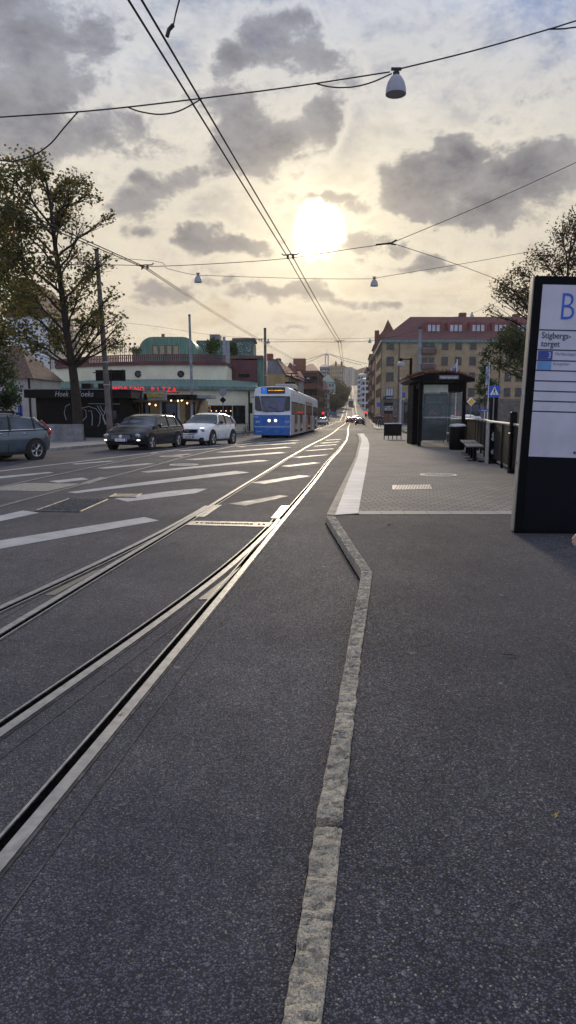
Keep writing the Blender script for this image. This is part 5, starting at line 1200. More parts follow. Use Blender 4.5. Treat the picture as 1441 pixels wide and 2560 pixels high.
# ------------------------------------------------------------ cars
def interp(tab, x):
    for (a, va), (b, vb) in zip(tab, tab[1:]):
        if x <= b: t = 0 if b == a else max(0, (x - a) / (b - a)); t = t * t * (3 - 2 * t) * .5 + t * .5; return va + (vb - va) * t
    return tab[-1][1]
def car(label, paint, Lc, Wc, Hc, wb, rear_oh, belt, hood, roofp, wr=.33, plate=None, rack=False, lights='off', front='estate', cladding=False, glassm=None, group=None, name='parked_car', fine=True, back_on=False):
    """x forward, origin on the ground below the middle of the rear axle"""
    t = thing(name, label, 'car', (0, 0, 0), 0, group); xr0, xf = -rear_oh, Lc - rear_oh; hw = Wc / 2; fa = wb
    N = 40
    def plan(x):      # half width of the body in plan
        e = min(x - xr0, xf - x); q = 1 - max(0, 1 - e / .55) ** 2.6 * (.36 if x > 1 else .22); return hw * q
    top = [(xr0, belt[0] - .10), (xr0 + .12, belt[0])] + [(roofp[0][0], belt[0])] + [(roofp[-1][0] - .05, belt[1])] + [(roofp[-1][0] + .25, hood[0])] + [(xf - .45, hood[1])] + [(xf - .10, hood[1] - .12), (xf, hood[1] - .30)]
    bot = [(xr0, .48), (xr0 + .10, .28), (xr0 + .4, .22), (xf - .5, .20), (xf - .1, .22), (xf, .32)]
    rings = []; xsn = [xr0 + (xf - xr0) * (.5 - .5 * math.cos(PI * i / N)) for i in range(N + 1)]
    for x in xsn:
        w_ = plan(x); zt, zb_ = interp(top, x), interp(bot, x); h = zt - zb_
        half = [(w_ * .86, zb_), (w_ * .965, zb_ + .08 * h), (w_ * .985, zb_ + .28 * h), (w_, zb_ + .52 * h), (w_ * .985, zb_ + .74 * h), (w_ * .965, zb_ + .86 * h), (w_ * .90, zb_ + .97 * h), (w_ * .72, zt + .012), (w_ * .35, zt + .035)]
        rings.append([(x, -y, z) for y, z in half][::-1] + [(x, y, z) for y, z in half])
    mb = MB()
    rr2 = []
    for rg in rings: rr2.append([Vector(p) for p in rg])
    mb.loft(rr2); body = mb.build('body', paint, t, True, 50)
    # wheel arches and wheels
    for xw in (0, fa):
        for s in (-1, 1):
            M = Matrix.Translation((xw, s * (hw - .002), wr)) @ Matrix.Rotation(R(-90) * s, 4, 'X')
            mb = MB(); ra = wr + (.095 if cladding else .065); yy = .0
            mb.lathe([(ra, -.16), (ra, .006), (ra - .02, .010), (.05, .0101)], 24, M); mb.build('wheel_arch', M_plastic if cladding or True else paint, t, False)
            wm = thing('wheel', None, None, (xw, s * (hw - .10), wr)); wm.parent = t
            del_ = [k for k in ('label', 'category') if k in wm.keys()]
            M2 = Matrix.Rotation(R(-90) * s, 4, 'X'); mb = MB()
            mb.lathe([(wr * .66, -.10), (wr * .94, -.11), (wr, -.08), (wr, .09), (wr * .94, .122), (wr * .68, .125), (wr * .66, .10)], 28, M2); mb.build('tyre', M_rubber, wm, True)
            mb = MB(); mb.lathe([(wr * .68, .10), (wr * .66, .128), (wr * .60, .125), (wr * .59, .05), (.05, .045)], 24, M2)
            for k in range(5):
                a = 2 * PI * k / 5 + .3
                for da in (-.13, .13): mb.tube([M2 @ Vector((math.cos(a) * .04, math.sin(a) * .04, .10)), M2 @ Vector((math.cos(a + da) * wr * .61, math.sin(a + da) * wr * .61, .112))], .020, 4)
            mb.lathe([(.055, .06), (.055, .125), (.03, .132)], 12, M2); mb.build('rim', M_rim, wm, False)
            g = MB(); g.lathe([(wr * .58, .052), (.05, .053)], 20, M2); g.build('brake_disc', M_blackmatte, wm)
    # greenhouse: roofp = [(x, z)] from tailgate base to windscreen base
    gz = []
    cs = []
    x0, x1 = roofp[0][0], roofp[-1][0]; nn_ = 26
    def rz(x): return interp(roofp, x)
    ringsg = []; ringsr = []
    for i in range(nn_ + 1):
        x = x0 + (x1 - x0) * i / nn_; zt = rz(x); bz_ = belt[0] + (belt[1] - belt[0]) * i / nn_ - .03; w_ = plan(x) * .93
        tw = w_ - (zt - bz_) * .40; zt = max(zt, bz_ + .01)
        half = [(w_, bz_), (w_ + (tw - w_) * .5 + .012, bz_ + (zt - bz_) * .48), (tw + .02, zt - .055 * min(1, (zt - bz_) * 3)), (tw - .07, zt - .008), (tw * .5, zt + .012)]
        ringsg.append([Vector((x, -y, z)) for y, z in half][::-1] + [Vector((x, y, z)) for y, z in half])
    mb = MB(); mb.loft(ringsg); mb.build('windows', glassm or M_carglass, t, True, 30)
    # roof skin
    xa = [p[0] for p in roofp if p[1] > max(q[1] for q in roofp) - .16]; xa0, xa1 = min(xa) - .05, max(xa) + .02
    rr3 = []
    for i in range(15):
        x = xa0 + (xa1 - xa0) * i / 14; zt = rz(x); k = (x - x0) / (x1 - x0); bz_ = belt[0] + (belt[1] - belt[0]) * k - .03; w_ = plan(x) * .93; tw = w_ - (zt - bz_) * .40
        half = [(tw + .028, zt - .06), (tw - .065, zt + .002), (tw * .5, zt + .022), (0, zt + .027)]
        rr3.append([Vector((x, -y, z)) for y, z in half] + [Vector((x, y, z)) for y, z in half[:-1]][::-1])
    mb = MB(); mb.loft(rr3, closed=False); roof = mb.build('roof', paint, t, True, 60)
    def gp(x, f, s, out=.008):   # a point on the side glass
        k = (x - x0) / (x1 - x0); bz_ = belt[0] + (belt[1] - belt[0]) * k - .03; zt = rz(x); w_ = plan(x) * .93; tw = w_ - (zt - bz_) * .40
        return Vector((x, s * ((w_ + (tw - w_) * f) + .012 * math.sin(f * PI) + out), bz_ + (zt - bz_ - .03) * f))
    for s in (-1, 1):
        for (xb_, xt_, wd, mt) in pillars(roofp, wb):
            mb = MB(); mb.tube([gp(xb_ + (xt_ - xb_) * q, q, s, .0) for q in (0, .25, .5, .75, 1)], wd, 5); mb.build('pillar', paint if mt else M_plastic, t)
        mb = MB(); ss = [x0 + (x1 - x0) * q for q in [.04 + .92 * i / 14 for i in range(15)]]
        mb.tube([gp(x, .02, s, .012) for x in ss], .012, 4); mb.build('window_trim', M_chrome, t)
        # door shut lines, sills and handles
        mb = MB()
        for xd in (fa - .62, fa - 1.62, .35 if wb > 2.3 else .2): mb.tube([Vector((xd - .05 * q, s * (plan(xd) * (.99 if q < .5 else .975)) + s * .004, .30 + (belt[0] - .34) * q)) for q in (0, .3, .6, 1)], .006, 4)
        mb.build('shut_line', M_blackmatte, t)
        for xd in (fa - 1.38, fa - 2.25):
            mb = MB(); mb.ball((xd, s * (plan(xd) * .985), belt[0] - .16), .10, .022, .02, 8, 5); mb.build('door_handle', M_chrome if not cladding else paint, t)
        mb = MB(); mb.box(.40, fa - .42, s * (hw - .03) - .02, s * (hw - .03) + .035, .20, .30); mb.build('sill', M_plastic, t)
        k = (fa - .55 - x0) / (x1 - x0); xm = x1 - .35
        mb = MB(); mb.ball((xm, s * (hw + .07), belt[1] + .06), .075, .11, .075, 10, 6); mb.tube([(xm, s * (hw - .08), belt[1] - .0), (xm, s * (hw + .04), belt[1] + .04)], .02, 5); mb.build('mirror', M_plastic if cladding else paint, t, True)
    # front end
    hz = hood[1]
    def fp(y, z): # front surface x
        w_ = abs(y) / hw; return xf - .02 - .34 * max(0, w_ - .45) ** 1.5 - max(0, z - (hz - .28)) * .45
    mb = MB(); gw = .46
    mb.box(xf - .16, xf + .012, -gw, gw, hz - .34, hz - .16); gr = mb.build('grille', M_blackmatte, t)
    mb = MB()
    for k in range(4): mb.box(xf + .0121, xf + .018, -gw + .03, gw - .03, hz - .325 + k * .042, hz - .315 + k * .042)
    mb.build('grille_bars', M_chrome, gr)
    mb = MB(); mb.lathe([(.075, 0), (.075, .012), (.055, .014), (.05, .006)], 18, Matrix.Translation((xf + .018, 0, hz - .24)) @ Matrix.Rotation(R(90), 4, 'Y')); mb.build('emblem', M_chrome, t)
    mb = MB(); mb.box(xf - .25, xf - .005, -.62, .62, .24, .36); mb.build('lower_intake', M_blackmatte, t)
    if cladding:
        mb = MB(); mb.box(xf - .30, xf - .001, -hw * .80, hw * .80, .21, .40); mb.build('dark_skirt', M_plastic, t)
        for s in (-1, 1): mb = MB(); mb.tube([(xf - .01, s * .50, hz - .14), (xf + .014, s * .30, hz - .38), (xf + .014, 0, hz - .40)], .022, 5); mb.build('chrome_v', M_chrome, gr)
    if plate:
        pl = MB().box(xf - .05, xf + .03, -.26, .26, .37, .48).build('number_plate', M_white, t)
        MB().box(xf + .0301, xf + .033, .20, .258, .372, .478).build('blue_band', M_signblue, pl)
        Mp = frame((xf + .0305, -.02, .425), (0, 1, 0), (0, 0, 1), -1); text(plate, .105, M_blackmatte, pl, Mp, 'characters', .002, sx=.85)
    for s in (-1, 1):
        y0 = s * hw * .68; xl = fp(y0, hz - .2) - .02
        lm = M_lens if lights != 'drl' else M_headlit
        mb = MB(); M = Matrix.Translation((xl - .05, y0, hz - .20)) @ Matrix.Rotation(-s * R(32), 4, 'Z') @ Matrix.Rotation(R(-14) , 4, 'Y')
        mb.ball((0, 0, 0), .10, .22, .085, 14, 8, M); h = mb.build('headlight', M_lens, t, True)
        if lights == 'drl':
            e_ = MB(); e_.tube([M @ Vector((.05, -s * .20, .075)), M @ Vector((.085, 0, .085)), M @ Vector((.05, s * .21, .10))], .018, 5); e_.build('daytime_light', emis('drl_lit', (1, .95, .85), 1.6), h)
            e_ = MB(); e_.ball((xf - .20, s * hw * .74, hz - .40), .07, .09, .09, 12, 8); e_.build('round_lamp', M_lens, t, True)
        if lights == 'fog':
            e_ = MB(); e_.ball((fp(s * hw * .72, .4) - .02, s * hw * .74, .42), .04, .13, .028, 10, 6); e_.build('fog_light', M_headlit, t, True)
    # tail
    for s in (-1, 1):
        mb = MB(); mb.ball((xr0 + .10, s * hw * .80, belt[0] - .12), .09, .13, .13, 12, 8)
        if front != 'sedan': mb.tube([(xr0 + .10, s * hw * .88, belt[0] - .04), (xr0 + .20, s * hw * .82, belt[0] + .10), (xr0 + .34, s * hw * .76, belt[0] + .24)], .032, 6)
        mb.build('tail_light', M_redlit if back_on else M_red, t, True)
    mb = MB(); mb.box(xr0 - .012, xr0 + .08, -.55, .55, .30, .40); mb.build('rear_bumper_insert', M_plastic, t)
    mb = MB(); mb.box(xr0 - .006, xr0 + .05, -.26, .26, .55, .66); mb.build('number_plate', M_white, t)
    if rack:
        for s in (-1, 1):
            zt = max(q[1] for q in roofp); mb = MB(); mb.tube([(.25, s * hw * .64, zt - .02), (.35, s * hw * .64, zt + .06), (1.5, s * hw * .62, zt + .09), (2.0, s * hw * .62, zt - .0)], .022, 5); mb.build('roof_rail', M_blackmatte, t)
        for x_ in (.55, 1.35): mb = MB(); mb.tube([(x_, -hw * .66, zt + .10), (x_, hw * .66, zt + .10)], .03, 6); mb.build('rack_bar', M_blackmatte, t)
    return t
def pillars(roofp, wb):
    x0, x1 = roofp[0][0], roofp[-1][0]; hi = [p[0] for p in roofp if p[1] > max(q[1] for q in roofp) - .12]
    a, b = min(hi), max(hi)
    return [(x1 - .05, b + .02, .035, 1), ((a + b) / 2 + .15, (a + b) / 2 + .05, .035, 0), ((a + b) / 2 - .78, (a + b) / 2 - .80, .03, 0), (x0 + .05, a, .06, 1)]
P_navy = pm('paint_black_blue', (0.003, 0.006, 0.016), .2, var=.05, coat=.15, spec=.3)
P_teal = pm('paint_grey_blue', (0.07, 0.10, 0.13), .22, .3, var=.06, coat=.8)
P_white = pm('paint_white', (0.70, 0.72, 0.75), .24, var=.03, coat=.8)
P_silver = pm('paint_silver', (0.36, 0.38, 0.40), .28, .4, var=.05, coat=.8)
P_red = pm('paint_red', (0.25, 0.02, 0.03), .28, var=.05, coat=.8)
ROOF_E = [(-.82, .98), (-.55, 1.28), (-.30, 1.43), (.4, 1.47), (1.3, 1.47), (1.75, 1.38), (2.48, .98)]
ROOF_H = [(-.66, 1.0), (-.40, 1.22), (-.08, 1.37), (.5, 1.44), (1.2, 1.45), (1.6, 1.37), (2.25, .98)]
ROOF_S = [(-.62, .98), (-.2, 1.20), (.1, 1.36), (.6, 1.43), (1.2, 1.43), (1.6, 1.36), (2.35, .95)]
ROOF_J = [(-.62, 1.10), (-.42, 1.32), (-.15, 1.48), (.5, 1.57), (1.1, 1.58), (1.5, 1.50), (2.12, 1.09)]
def put(c, x, y, head):      # head: direction the car faces, degrees from +X
    th = R(head); c.location = (x, y, zr(y)); sl_ = (zr(y + 1) - zr(y - 1)) / 2
    c.rotation_euler = (Matrix.Rotation(th, 3, 'Z') @ Matrix.Rotation(-math.atan(sl_ * math.sin(th)), 3, 'Y')).to_euler(); return c
c = car('dark estate car driving with fog lights lit between the pole and the white car', P_navy, 4.64, 1.87, 1.48, 2.78, .93, (1.0, .95), (.97, .80), ROOF_E, .335, 'SGU 324', lights='fog', name='estate_car')
put(c, -5.95, 31.6, 256)
c = car('white small crossover car with dark cladding driving just behind the dark estate', P_white, 4.21, 1.80, 1.60, 2.64, .72, (1.12, 1.06), (1.06, .95), ROOF_J, .35, 'YJM 83K', lights='drl', cladding=True, name='crossover_car')
put(c, -3.75, 36.2, 253)
for x_, z0_, z1_ in ((0, .0, .0),):
    pass
c = car('grey blue hatchback with roof rails cut off by the left edge', P_teal, 4.37, 1.80, 1.45, 2.65, .74, (1.02, .96), (.95, .76), ROOF_H, .325, 'KLR 402', rack=True, name='hatchback_car')
put(c, -8.95, 22.65, 238)
# far cars
base_s = car('dark saloon driving away on the right side of the street', P_navy, 4.6, 1.82, 1.45, 2.75, .95, (.98, .95), (.95, .78), ROOF_S, .32, name='saloon_car', group='cars on the street beyond the tram', front='sedan', back_on=False)
xcar = lambda px, Y: A(px, 1040, Y).x
put(base_s, xcar(901, 136), 136, 86)
def far_car(px, Y, head, paint, label, back=False, zs=1.0):
    c = copy_tree(base_s); c['label'] = label; put(c, xcar(px, Y), Y, head); c.scale = (1, 1, zs)
    for ch in c.children:
        if ch.name.split('.')[0] in ('body', 'roof', 'pillar') and paint:
            ch.data = ch.data.copy(); ch.data.materials.clear(); ch.data.materials.append(paint)
        if back and ch.name.startswith('tail_light'):
            ch.data = ch.data.copy(); ch.data.materials.clear(); ch.data.materials.append(M_redlit)
    return c
far_car(875, 172, 85, P_red, 'reddish car with lit tail lights in the middle of the street', True)
far_car(887, 178, 85, P_navy, 'dark car half hidden between the reddish car and the dark saloon', False)
far_car(893, 192, 85, P_silver, 'silver car furthest back in the queue on the right', False, 1.1)
far_car(804, 140, 265, P_silver, 'silver car coming round just behind the tail of the tram', False)
far_car(811, 150, 265, P_white, 'white car right behind the silver one by the tram tail', False)
far_car(797, 152, 265, P_navy, 'dark car hugging the tail of the tram', False)
# white van with roof dome behind the shelter
t = thing('van', 'white van whose roof shows behind the bus shelter and fence', 'van', (A(1120, 1030, 58).x, 58, zr(58)), R(8))
mb = MB(); Wv = 2.6
prof = [(0, .4), (0, 1.1), (.15, 1.2), (.9, 1.35), (1.5, 2.05), (2.0, 2.2), (4.6, 2.2), (4.8, 2.1), (4.9, .5), (4.8, .35), (.2, .35)]
mb.prism([(x * .62, z * .72) for x, z in prof], lambda x, z: (x, 0, z), lambda x, z: (x, 1.9, z)); mb.build('body', P_white, t)
MB().box(.95, 2.8, -.012, -.002, .95, 1.42).build('windows', M_glass, t)
mb = MB(); mb.ball((2.2, .9, 1.58), .55, .5, .16, 12, 6); mb.build('roof_dome', P_white, t, True)
mb = MB(); mb.ball((.75, .9, 1.56), .25, .4, .12, 12, 6); mb.build('roof_beacon', P_white, t, True)
for xw in (.6, 2.4):
    mb = MB(); mb.lathe([(.3, -.1), (.3, .1), (.18, .11)], 18, Matrix.Translation((xw, 0, .3)) @ Matrix.Rotation(R(90), 4, 'X')); mb.build('wheel', M_rubber, t)
# small blue van far down
q = A(834, 1025, 262); t = thing('van', 'small blue van standing at the kerb under the far trees', 'van', (q.x, 262, zr(262)), -.09)
MB().bbox(-1.2, 1.2, 0, 5, .35, 2.5, .2).build('body', pm('van_blue', (.04, .14, .32), .4), t); MB().box(-1, 1, -.03, -.002, 1.3, 2.1).build('windscreen', M_glass, t)
for s in (-1, 1): mb = MB(); mb.lathe([(.35, -.12), (.35, .12)], 14, Matrix.Translation((s * 1.05, .9, .35)) @ Matrix.Rotation(R(90), 4, 'Y')); mb.build('wheel', M_rubber, t)
# motor scooter between tram and left cars? (dark heap at the wall foot left of the tram)
q = A(616, 1072, 60)

# ------------------------------------------------------------ the blue and white tram
TY = 48.8; th = math.atan(.1077)
sl_ = (zr(80) - zr(50)) / 30
tram = thing('tram', 'blue and white articulated tram with lit round headlights coming up the street', 'tram', (A(680.7, 1080, TY).x, TY, zr(TY)), 0)
tram.rotation_euler = (Matrix.Rotation(-th, 3, 'Z') @ Matrix.Rotation(math.atan(sl_), 3, 'X')).to_euler()
M_dest = pm('display_black', (.01, .01, .012), .3)
M_amber = emis('display_amber', (1.0, .42, .03), 2.2, (.5, .2, .02)); M_dblue = emis('display_blue', (.03, .25, .9), .3, (.02, .1, .5))
M_ad1 = pm('side_white_advert', (.42, .43, .46), .35, var=.35, vs=1.6, col2=(.16, .11, .14), stretch=(1, 1, .35))
M_ad2 = pm('side_orange_advert', (.34, .17, .08), .4, var=.3, vs=1.2, col2=(.16, .08, .07))
M_ad3 = pm('side_grey_advert', (.30, .31, .31), .4, var=.3, vs=1.2, col2=(.12, .12, .14))
def section(y0, y1, mats, front=False):
    hw = 1.325; zb_, zt = .22, 3.30
    prof = [(-hw, zb_), (-hw, 3.20), (-hw + .06, 3.48), (-hw + .30, 3.62), (0, 3.68), (hw - .30, 3.62), (hw - .06, 3.48), (hw, 3.20), (hw, zb_)]
    mb = MB()
    if front:
        pr2 = [(x * .985, z) for x, z in prof]
        mb.loft([[Vector((x * .97, y0 - .0 + (.10 if z > 1.7 else 0) + max(0, z - 1.7) * .10, z if z < 3.3 else z - .02)) for x, z in prof], [Vector((x, y0 + .35, z)) for x, z in prof], [Vector((x, y1, z)) for x, z in prof]])
    else: mb.loft([[Vector((x, y0, z)) for x, z in prof], [Vector((x, y1, z)) for x, z in prof]])
    o = mb.build('body', mats, tram); return o
s1 = section(0, 12.2, M_tramwhite, True); s2 = section(12.9, 21.3, M_tramwhite); s3 = section(22.0, 29.8, M_tramwhite)
for a_, b_ in ((12.2, 12.9), (21.3, 22.0)):
    mb = MB()
    for k in range(6): y = a_ + (b_ - a_) * (k + .1) / 6; mb.box(-1.24, 1.24, y, y + .07, .3, 3.3)
    mb.box(-1.18, 1.18, a_, b_, .35, 3.2); mb.build('bellows', M_plastic, tram)
for y0, y1, m_ in ((.40, 12.15, M_ad1), (12.95, 21.25, M_ad2), (22.05, 29.75, M_ad3)):
    for s in (-1, 1): MB().box(s * 1.326 if s > 0 else -1.334, 1.334 if s > 0 else -1.326, y0, y1, .24, 1.62).build('side_panel', m_ if s > 0 else M_blue, tram)
    for s in (-1, 1): MB().box(s * 1.326 if s > 0 else -1.332, 1.332 if s > 0 else -1.326, y0, y1, 2.66, 2.93).build('roof_band', m_ if m_ is M_ad2 else M_tramwhite, tram)
    n = 5 if y1 < 13 else 3; 
    for s in (-1, 1):
        for k in range(n):
            a_ = y0 + .25 + (y1 - y0 - .3) * k / n; b_ = a_ + (y1 - y0 - .3) / n - .22
            door = (k % 2 == 1)
            if door:
                d = MB().box(s * 1.330 if s > 0 else -1.352, 1.352 if s > 0 else -1.330, a_, b_, .35, 2.62).build('door', M_plastic if y0 < 5 else M_blackmatte, tram)
                for q0, q1 in ((a_ + .08, (a_ + b_) / 2 - .05), ((a_ + b_) / 2 + .05, b_ - .08)): MB().box(s * 1.353 if s > 0 else -1.357, 1.357 if s > 0 else -1.353, q0, q1, .6, 2.5).build('pane', M_glass, d)
            else:
                d = MB().box(s * 1.330 if s > 0 else -1.342, 1.342 if s > 0 else -1.330, a_, b_, 1.68, 2.60).build('window', M_blackmatte, tram)
                MB().box(s * 1.343 if s > 0 else -1.346, 1.346 if s > 0 else -1.343, a_ + .05, b_ - .05, 1.73, 2.55).build('pane', M_glass, d)
    mb = MB(); mb.box(-1.0, 1.0, y0 + 1.2, y1 - 1.0, .02, .22); mb.build('underframe', M_blackmatte, tram)
# front face
cx_ = lambda c: (c - 667) / 458; cz_ = lambda c: (1740 - c) / 458 + .22
yf = lambda z: (.10 if z > 1.7 else 0) + max(0, z - 1.7) * .10
def facepoly(pts, out, mat, name, parent=tram, thick=.02):
    P = [(cx_(x), cz_(y)) for x, y in pts]; mb = MB()
    mb.prism(P, lambda x, z: (x, yf(z) - out, z), lambda x, z: (x, yf(z) + thick, z)); return mb.build(name, mat, parent)
mb = MB(); P = [(cx_(62), .24), (cx_(62), cz_(1085)), (cx_(1272), cz_(1085)), (cx_(1272), .24)]
bl = MB(); bl.prism([(-1.29, .24), (1.29, .24), (1.29, cz_(1085)), (-1.29, cz_(1085))], lambda x, z: (x, -.03, z), lambda x, z: (x, .30, z)); fb = bl.build('front_panel', M_blue, tram)
MB().box(-1.31, 1.31, -.045, .25, cz_(1462), cz_(1452)).build('trim_line', M_tramwhite, fb)
MB().box(-1.335, -1.327, 0.0, .42, .24, cz_(1085)).build('corner_panel', M_blue, tram)
bm = MB(); bm.bbox(-1.28, 1.28, -.10, .1, .24, cz_(1475), .05); bm.build('bumper', M_blue, tram)
MB().box(cx_(150), cx_(340), -.106, -.101, cz_(1640), cz_(1600)).build('bumper_sticker', pm('sticker_cyan', (.05, .28, .50), .4), tram)
fr = facepoly([(262, 480), (1108, 480), (1048, 985), (362, 985)], .012, M_blackmatte, 'windscreen'); facepoly([(285, 520), (1088, 520), (1034, 968), (378, 968)], .018, M_glassblue, 'glass', fr)
for pp in ([(88, 490), (110, 475), (240, 475), (340, 950), (300, 968), (150, 950), (95, 900)], [(1120, 480), (1230, 480), (1252, 510), (1250, 920), (1220, 950), (1085, 968), (1062, 930)]): facepoly(pp, .012, M_glass, 'corner_window')
ds_ = facepoly([(285, 215), (305, 192), (1060, 192), (1080, 215), (1080, 385), (1062, 402), (305, 402), (285, 385)], .012, M_dest, 'destination_display')
bd = facepoly([(295, 202), (480, 202), (480, 394), (295, 394)], .018, M_dblue, 'route_field', ds_)
text('3', .34, M_white, bd, FRONT(cx_(385), yf(3.5) - .024, cz_(298)))
text('KUNGSSTEN', .21, M_amber, ds_, FRONT(cx_(785), yf(3.5) - .022, cz_(325)), sx=.95, bold=.004)
for c_ in ((575, 1270), (785, 1270)):
    mb = MB(); M = Matrix.Translation((cx_(c_[0]), -.03, cz_(c_[1]))) @ Matrix.Rotation(R(90), 4, 'X'); mb.lathe([(.125, 0), (.125, .03), (.10, .035)], 18, M); h = mb.build('headlight', M_chrome, tram)
    mb = MB(); mb.lathe([(.10, .036), (.06, .05), (.01, .055)], 16, M); mb.build('bulb', M_tramlit, h, True)
for c_ in (195, 1160): text('324', .22, M_tramwhite, tram, FRONT(cx_(c_), -.036, cz_(1310)), 'number')
text('Ruben', .13, M_tramwhite, tram, FRONT(cx_(150), -.036, cz_(1150)), 'tram_name', shear=.2); text('Rausing', .12, M_tramwhite, tram, FRONT(cx_(210), -.036, cz_(1205)), 'tram_name', shear=.2) if 0 else None
for a_, b_, c_ in (((350, 650), (420, 830), (520, 1015)), ((520, 810), (780, 900), (880, 1015))):
    mb = MB(); mb.tube([(cx_(x), yf(cz_(y)) - .05, cz_(y)) for x, y in (a_, b_, c_)], .018, 5); mb.build('wiper', M_blackmatte, tram)
for s, z0_, z1_ in ((-1, 1.6, 2.25),):
    mb = MB(); mb.tube([(-1.2, .3, 2.95), (-1.52, .12, 2.85), (-1.52, .1, 2.5)], .025, 5); mb.bbox(-1.62, -1.42, .02, .12, 1.75, 2.5, .03); mb.build('mirror', M_blackmatte, tram)
mb = MB(); mb.bbox(-.75, .85, 7.5, 10.5, 3.62, 4.2, .08); mb.build('roof_box', M_beige, tram)
mb = MB(); mb.bbox(.9, 1.25, 5, 6.5, 3.3, 3.7, .05); mb.bbox(.2, 1.0, 11, 12, 3.45, 3.75, .05); mb.build('roof_unit', M_plastic, tram)
# current collector
mb = MB(); mb.tube([(-.35, 13.5, 3.5), (-.15, 12.3, 4.5), (0, 13.6, 5.35)], .05, 5); mb.tube([(.35, 13.5, 3.5), (.15, 12.3, 4.5), (0, 13.6, 5.35)], .05, 5); mb.box(-.5, .5, 13.55, 13.65, 5.38, 5.45); mb.box(-.6, .6, 13.85, 13.92, 5.12, 5.18); mb.box(-.45, .45, 12.2, 12.35, 4.42, 4.6)
mb.build('pantograph', M_blackmatte, tram)
for y0 in (2.2, 9.6, 16.5, 25.5):
    for s in (-1, 1):
        for dy in (0, 1.8):
            mb = MB(); mb.lathe([(.33, -.06), (.33, .06), (.28, .065)], 18, Matrix.Translation((s * .72, y0 + dy - 1.2 + 1, .34)) @ Matrix.Rotation(R(90), 4, 'Y')); mb.build('wheel', M_iron, tram)
# far tram climbing the hill
q = A(877.5, 1016, 372); ft = thing('tram', 'small red and grey tram far up the hill street', 'tram', (q.x, 372, zr(372) + .02), -.092)
mb = MB(); mb.bbox(-1.3, 1.3, 0, 14, .3, 3.6, .15); mb.build('body', pm('tram_red_grey', (.24, .07, .09), .5, var=.2), ft)
MB().box(-1.1, 1.1, -.03, -.004, 1.7, 2.8).build('rear_window', M_glass, ft); MB().box(-1.15, 1.15, -.03, -.004, 2.95, 3.4).build('top_band', M_tramwhite, ft); MB().box(-.9, .9, 3, 7, 3.6, 4.1).build('roof_box', M_beige, ft); MB().box(-1.0, 1.0, -.03, .0, .35, .8).build('bumper', M_grey, ft)
# ------------------------------------------------------------ kiosks on the left
KY = 46.0
def zk(py, Y=KY): return A(500, py, Y).z
q0, q1 = A(92, 1040, KY), A(262, 1040, KY); base = zr(KY) + .11
K = thing('kiosk', 'black flat-roofed kiosk with white line drawings on its wall', 'kiosk', (q0.x, KY, base))
Wk = A(300, 1040, KY).x - q0.x
MB().box(0, Wk, 0, 5, -.1, zk(995) - base).build('wall', M_blackmatte, K)
MB().box(-.42, Wk + 1.0, -.9, 5.4, zk(995) - base, zk(975) - base).build('roof', M_blackmatte, K)
MB().box(-.46, Wk + 1.04, -.94, 5.4, zk(975) - base + .002, zk(975) - base + .05).build('roof_edge', M_grey, K)
lx = lambda px, Y=KY: A(px, 1000, Y).x - q0.x
text('Hoek', .50, M_palegrey, K, FRONT(lx(166), -.92, zk(986) - base), 'lettering', shear=.25, sx=.8)
text('Hoeks', .50, M_palegrey, K, FRONT(lx(222), -.92, zk(986) - base), 'lettering', shear=.25, sx=.9)
dr = MB(); D_ = lambda pts: dr.tube([(lx(x), -.03, zk(y) - base) for x, y in pts], .022, 4)
D_([(164, 1050), (160, 1032), (164, 1016), (175, 1010)]); D_([(205, 1052), (215, 1042), (214, 1026), (204, 1020), (222, 1016), (240, 1022), (250, 1036), (248, 1056), (243, 1066)])
D_([(220, 1028), (228, 1026), (230, 1042), (228, 1064)]); D_([(243, 1014), (252, 1030), (258, 1044), (264, 1060)]); D_([(264, 1014), (262, 1030), (256, 1044), (262, 1062)]); D_([(250, 1014), (256, 1026), (268, 1036), (272, 1050)]); D_([(222, 1009), (300, 1010)])
dr.build('line_drawing', M_palegrey, K)
w_ = MB().box(lx(275), lx(292), -.05, -.002, .5, 1.9).build('window', M_black, K); MB().box(lx(276), lx(291), -.06, -.052, .6, 1.8).build('pane', M_glass, K) if 0 else MB().box(lx(276), lx(291), -.06, -.052, .6, 1.8).build('pane', M_glass, w_)
for px, w2 in ((200, .9), (242, .7)): MB().box(lx(px), lx(px) + w2 * .7, .5, 1.2, zk(975) - base + .05, zk(958) - base).build('roof_vent', M_blackmatte, K)
# second kiosk
KY2 = 50.0; q0b = A(300, 1040, KY2); base2 = zr(KY2) + .11
K2 = thing('kiosk', 'cream and glass kiosk with yellow sign and warm lights behind the two cars', 'kiosk', (q0b.x, KY2, base2))
lx2 = lambda px, Y=KY2: A(px, 1000, Y).x - q0b.x
z2 = lambda py: A(500, py, KY2).z - base2
Wk2 = lx2(500); M_kcream = pm('kiosk_cream', (.36, .27, .13), .7, var=.15)
MB().box(0, Wk2, .3, 5, 0, z2(1000)).build('wall', M_kcream, K2)
MB().box(lx2(262) , lx2(365), -1.2, 5, z2(1000), z2(984)).build('roof', M_black, K2)
MB().box(lx2(262), lx2(368), -1.25, 5, z2(984) + .002, z2(980)).build('roof_sheet', M_grey, K2)
MB().box(lx2(365) + .01, lx2(495), -.9, 5, z2(1000), z2(987)).build('roof', M_black, K2)
MB().box(lx2(495) + .01, lx2(530), -.6, 3, z2(996), z2(988)).build('canopy_end', M_grey, K2)
